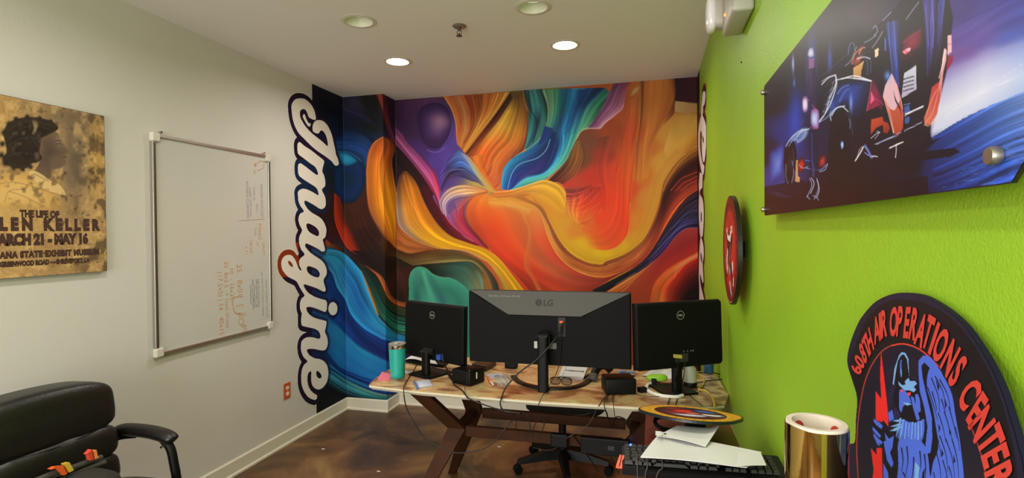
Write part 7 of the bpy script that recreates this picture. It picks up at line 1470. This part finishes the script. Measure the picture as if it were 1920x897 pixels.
obj('head_cushion', roundtop(cush(cy_, .80, .515, .185, .13, .0, 4.6)), M_lea, AC, smooth=True)
obj('lumbar_cushion', cush(cy_, .655, .51, .155, .135, .0, 3.6, .0035), M_lea, AC, smooth=True)
obj('lower_cushion', cush(cy_, .535, .50, .15, .12, .0, 3.6, .002), M_lea, AC, smooth=True)
obj('seat', softbox((-2.03, cy_, .425), (.54, .54, .13), 7, 22, fn=lambda v: (v.x, v.y, v.z+.008*math.cos(7*v.x)*(v.z > 0))), M_lea, AC, smooth=True)
b = bm_new()
for s in (-1, 1): tube(b, [Vector((lean(-2.255, .71), cy_+s*.20, .722)), Vector((lean(-2.245, .70), cy_+s*.1, .712)), Vector((lean(-2.243, .69), cy_, .708))], .003, 6)
obj('seam_piping', b, M_black, AC)
for s in (1, -1):
    ya = cy_+s*.325
    b = bm_new(); pts = [Vector((-2.385, ya-s*.03, .635)), Vector((-2.34, ya-s*.005, .655)), Vector((-2.22, ya, .658)), Vector((-2.13, ya, .648)), Vector((-2.085, ya, .632)), Vector((-2.068, ya, .618))]
    tube(b, pts, .034, 16, 8, taper=lambda t: max(.12, (1-(2*t-1)**6))**.5)
    for v in b.verts: v.co.z = .64+(v.co.z-.64)*.85
    pad = obj('armrest_pad', b, M_lea, AC, smooth=True)
    b = bm_new(); path = [Vector((-2.12, ya, .625)), Vector((-2.085, ya, .59)), Vector((-2.068, ya, .53)), Vector((-2.05, ya, .42)), Vector((-2.06, ya-s*.02, .36)), Vector((-2.12, ya-s*.10, .35))]
    tube(b, path, .019, 12, 8); arm = obj('arm_frame', b, M_black, AC, smooth=True)
    b = bm_new(); tube(b, [Vector((-2.36, ya-s*.055, .62)), Vector((-2.34, ya-s*.02, .625)), Vector((-2.28, ya, .63))], .012, 8); obj('arm_joint', b, M_black, AC, smooth=True)
    b = bm_new(); cyl(b, (-2.10, ya-.018, .605), (-2.10, ya-.0345, .605), .005, 10); obj('arm_screw', b, M_chrome, arm)
b = bm_new(); cyl(b, (-2.07, cy_, .09), (-2.07, cy_, .37), .028, 16); box(b, (-2.22, cy_-.24, .35), (-1.92, cy_+.24, .385), .01, 2); obj('gas_lift', b, M_black, AC)
for k in range(5):
    an = math.radians(20+72*k); d = Vector((math.cos(an), math.sin(an), 0)); s = Vector((-d.y, d.x, 0)); hc2 = Vector((-2.07, cy_, 0)); b = bm_new(); rg = []
    for t, w, z0_, z1_ in ((0, .034, .075, .13), (.27, .02, .062, .088)):
        c = hc2+d*t; rg.append([b.verts.new(c+s*w+Vector((0, 0, z0_))), b.verts.new(c-s*w+Vector((0, 0, z0_))), b.verts.new(c-s*w*.6+Vector((0, 0, z1_))), b.verts.new(c+s*w*.6+Vector((0, 0, z1_)))])
    for q in range(4): b.faces.new((rg[0][q], rg[0][(q+1) % 4], rg[1][(q+1) % 4], rg[1][q]))
    b.faces.new(rg[0][::-1]); b.faces.new(rg[1]); lg = obj('base_arm', b, M_black, AC)
    c = hc2+d*.27; b = bm_new()
    for q in (-1, 1): cyl(b, c+s*q*.007+Vector((0, 0, .028)), c+s*q*.024+Vector((0, 0, .028)), .0275, 16, bev=.004)
    cyl(b, c+Vector((0, 0, .03)), c+Vector((0, 0, .066)), .008, 10); obj('caster', b, M_blackm, lg, smooth=True)
# ================================================================== BAG WITH COLOURED CLIPS ON THE CHAIR
BG = thing('tool_bag', 'dark grey canvas tool bag with coloured plastic clips lying on the armchair seat', 'bag', (-2.12, 1.56, .53))
M_bag = mat('dark_canvas', '#2c2924', .85, bump=(120, .5), noise=(20, .5, '#1c1a17'))
obj('bag_body', softbox(None, (.20, .34, .085), 3, 22, Matrix.Translation((-2.10, 1.49, .583)), lambda v: (v.x+.006*math.sin(25*v.y), v.y, v.z+.008*math.sin(22*v.y+10*v.x)+0)), M_bag, BG, smooth=True)
XB = -2.17
def bx_(x, y, X=XB): return px_(x, y, X)
for a_, c_ in (((100, 893), (190, 858)), ((60, 905), (128, 880)), ((135, 892), (196, 868))):
    p0, p1 = bx_(*a_), bx_(*c_); b = bm_new(); tube(b, [p0, p0.lerp(p1, .5)+Vector((.004, 0, .004)), p1], .011, 10, 6); obj('strap_roll', b, mat('grey_strap', '#45413a', .8), BG, smooth=True)
def clip(lab, pts, col, m):
    b = bm_new(); fr = [bx_(x, y, XB+.02) for x, y in pts]
    vf = [b.verts.new(p+Vector((.008, 0, 0))) for p in fr]; vb = [b.verts.new(p-Vector((.012, 0, 0))) for p in fr]; n = len(pts)
    for i in range(n): b.faces.new((vf[i], vf[(i+1) % n], vb[(i+1) % n], vb[i]))
    b.faces.new(vf); b.faces.new(vb[::-1]); o = obj('clip', b, mat(m, col, .4), BG); o['label'] = lab; return o
K6 = TT(60, 800, 9.25)
clip('orange hooked clip', K6('300 745 380 700 510 685 520 705 590 815 530 850 430 715 330 745'), '#e8622c', 'clip_orange')
yk = clip('yellow clip', K6('540 650 625 622 700 760 615 800'), '#d8b43c', 'clip_yellow')
clip('red hooked clip', K6('930 480 1010 400 1030 415 1022 470 1045 580 985 590 965 500 935 488'), '#d84838', 'clip_red')
clip('light orange clip', K6('1045 430 1095 408 1115 520 1150 525 1070 570'), '#f0924c', 'clip_peach')
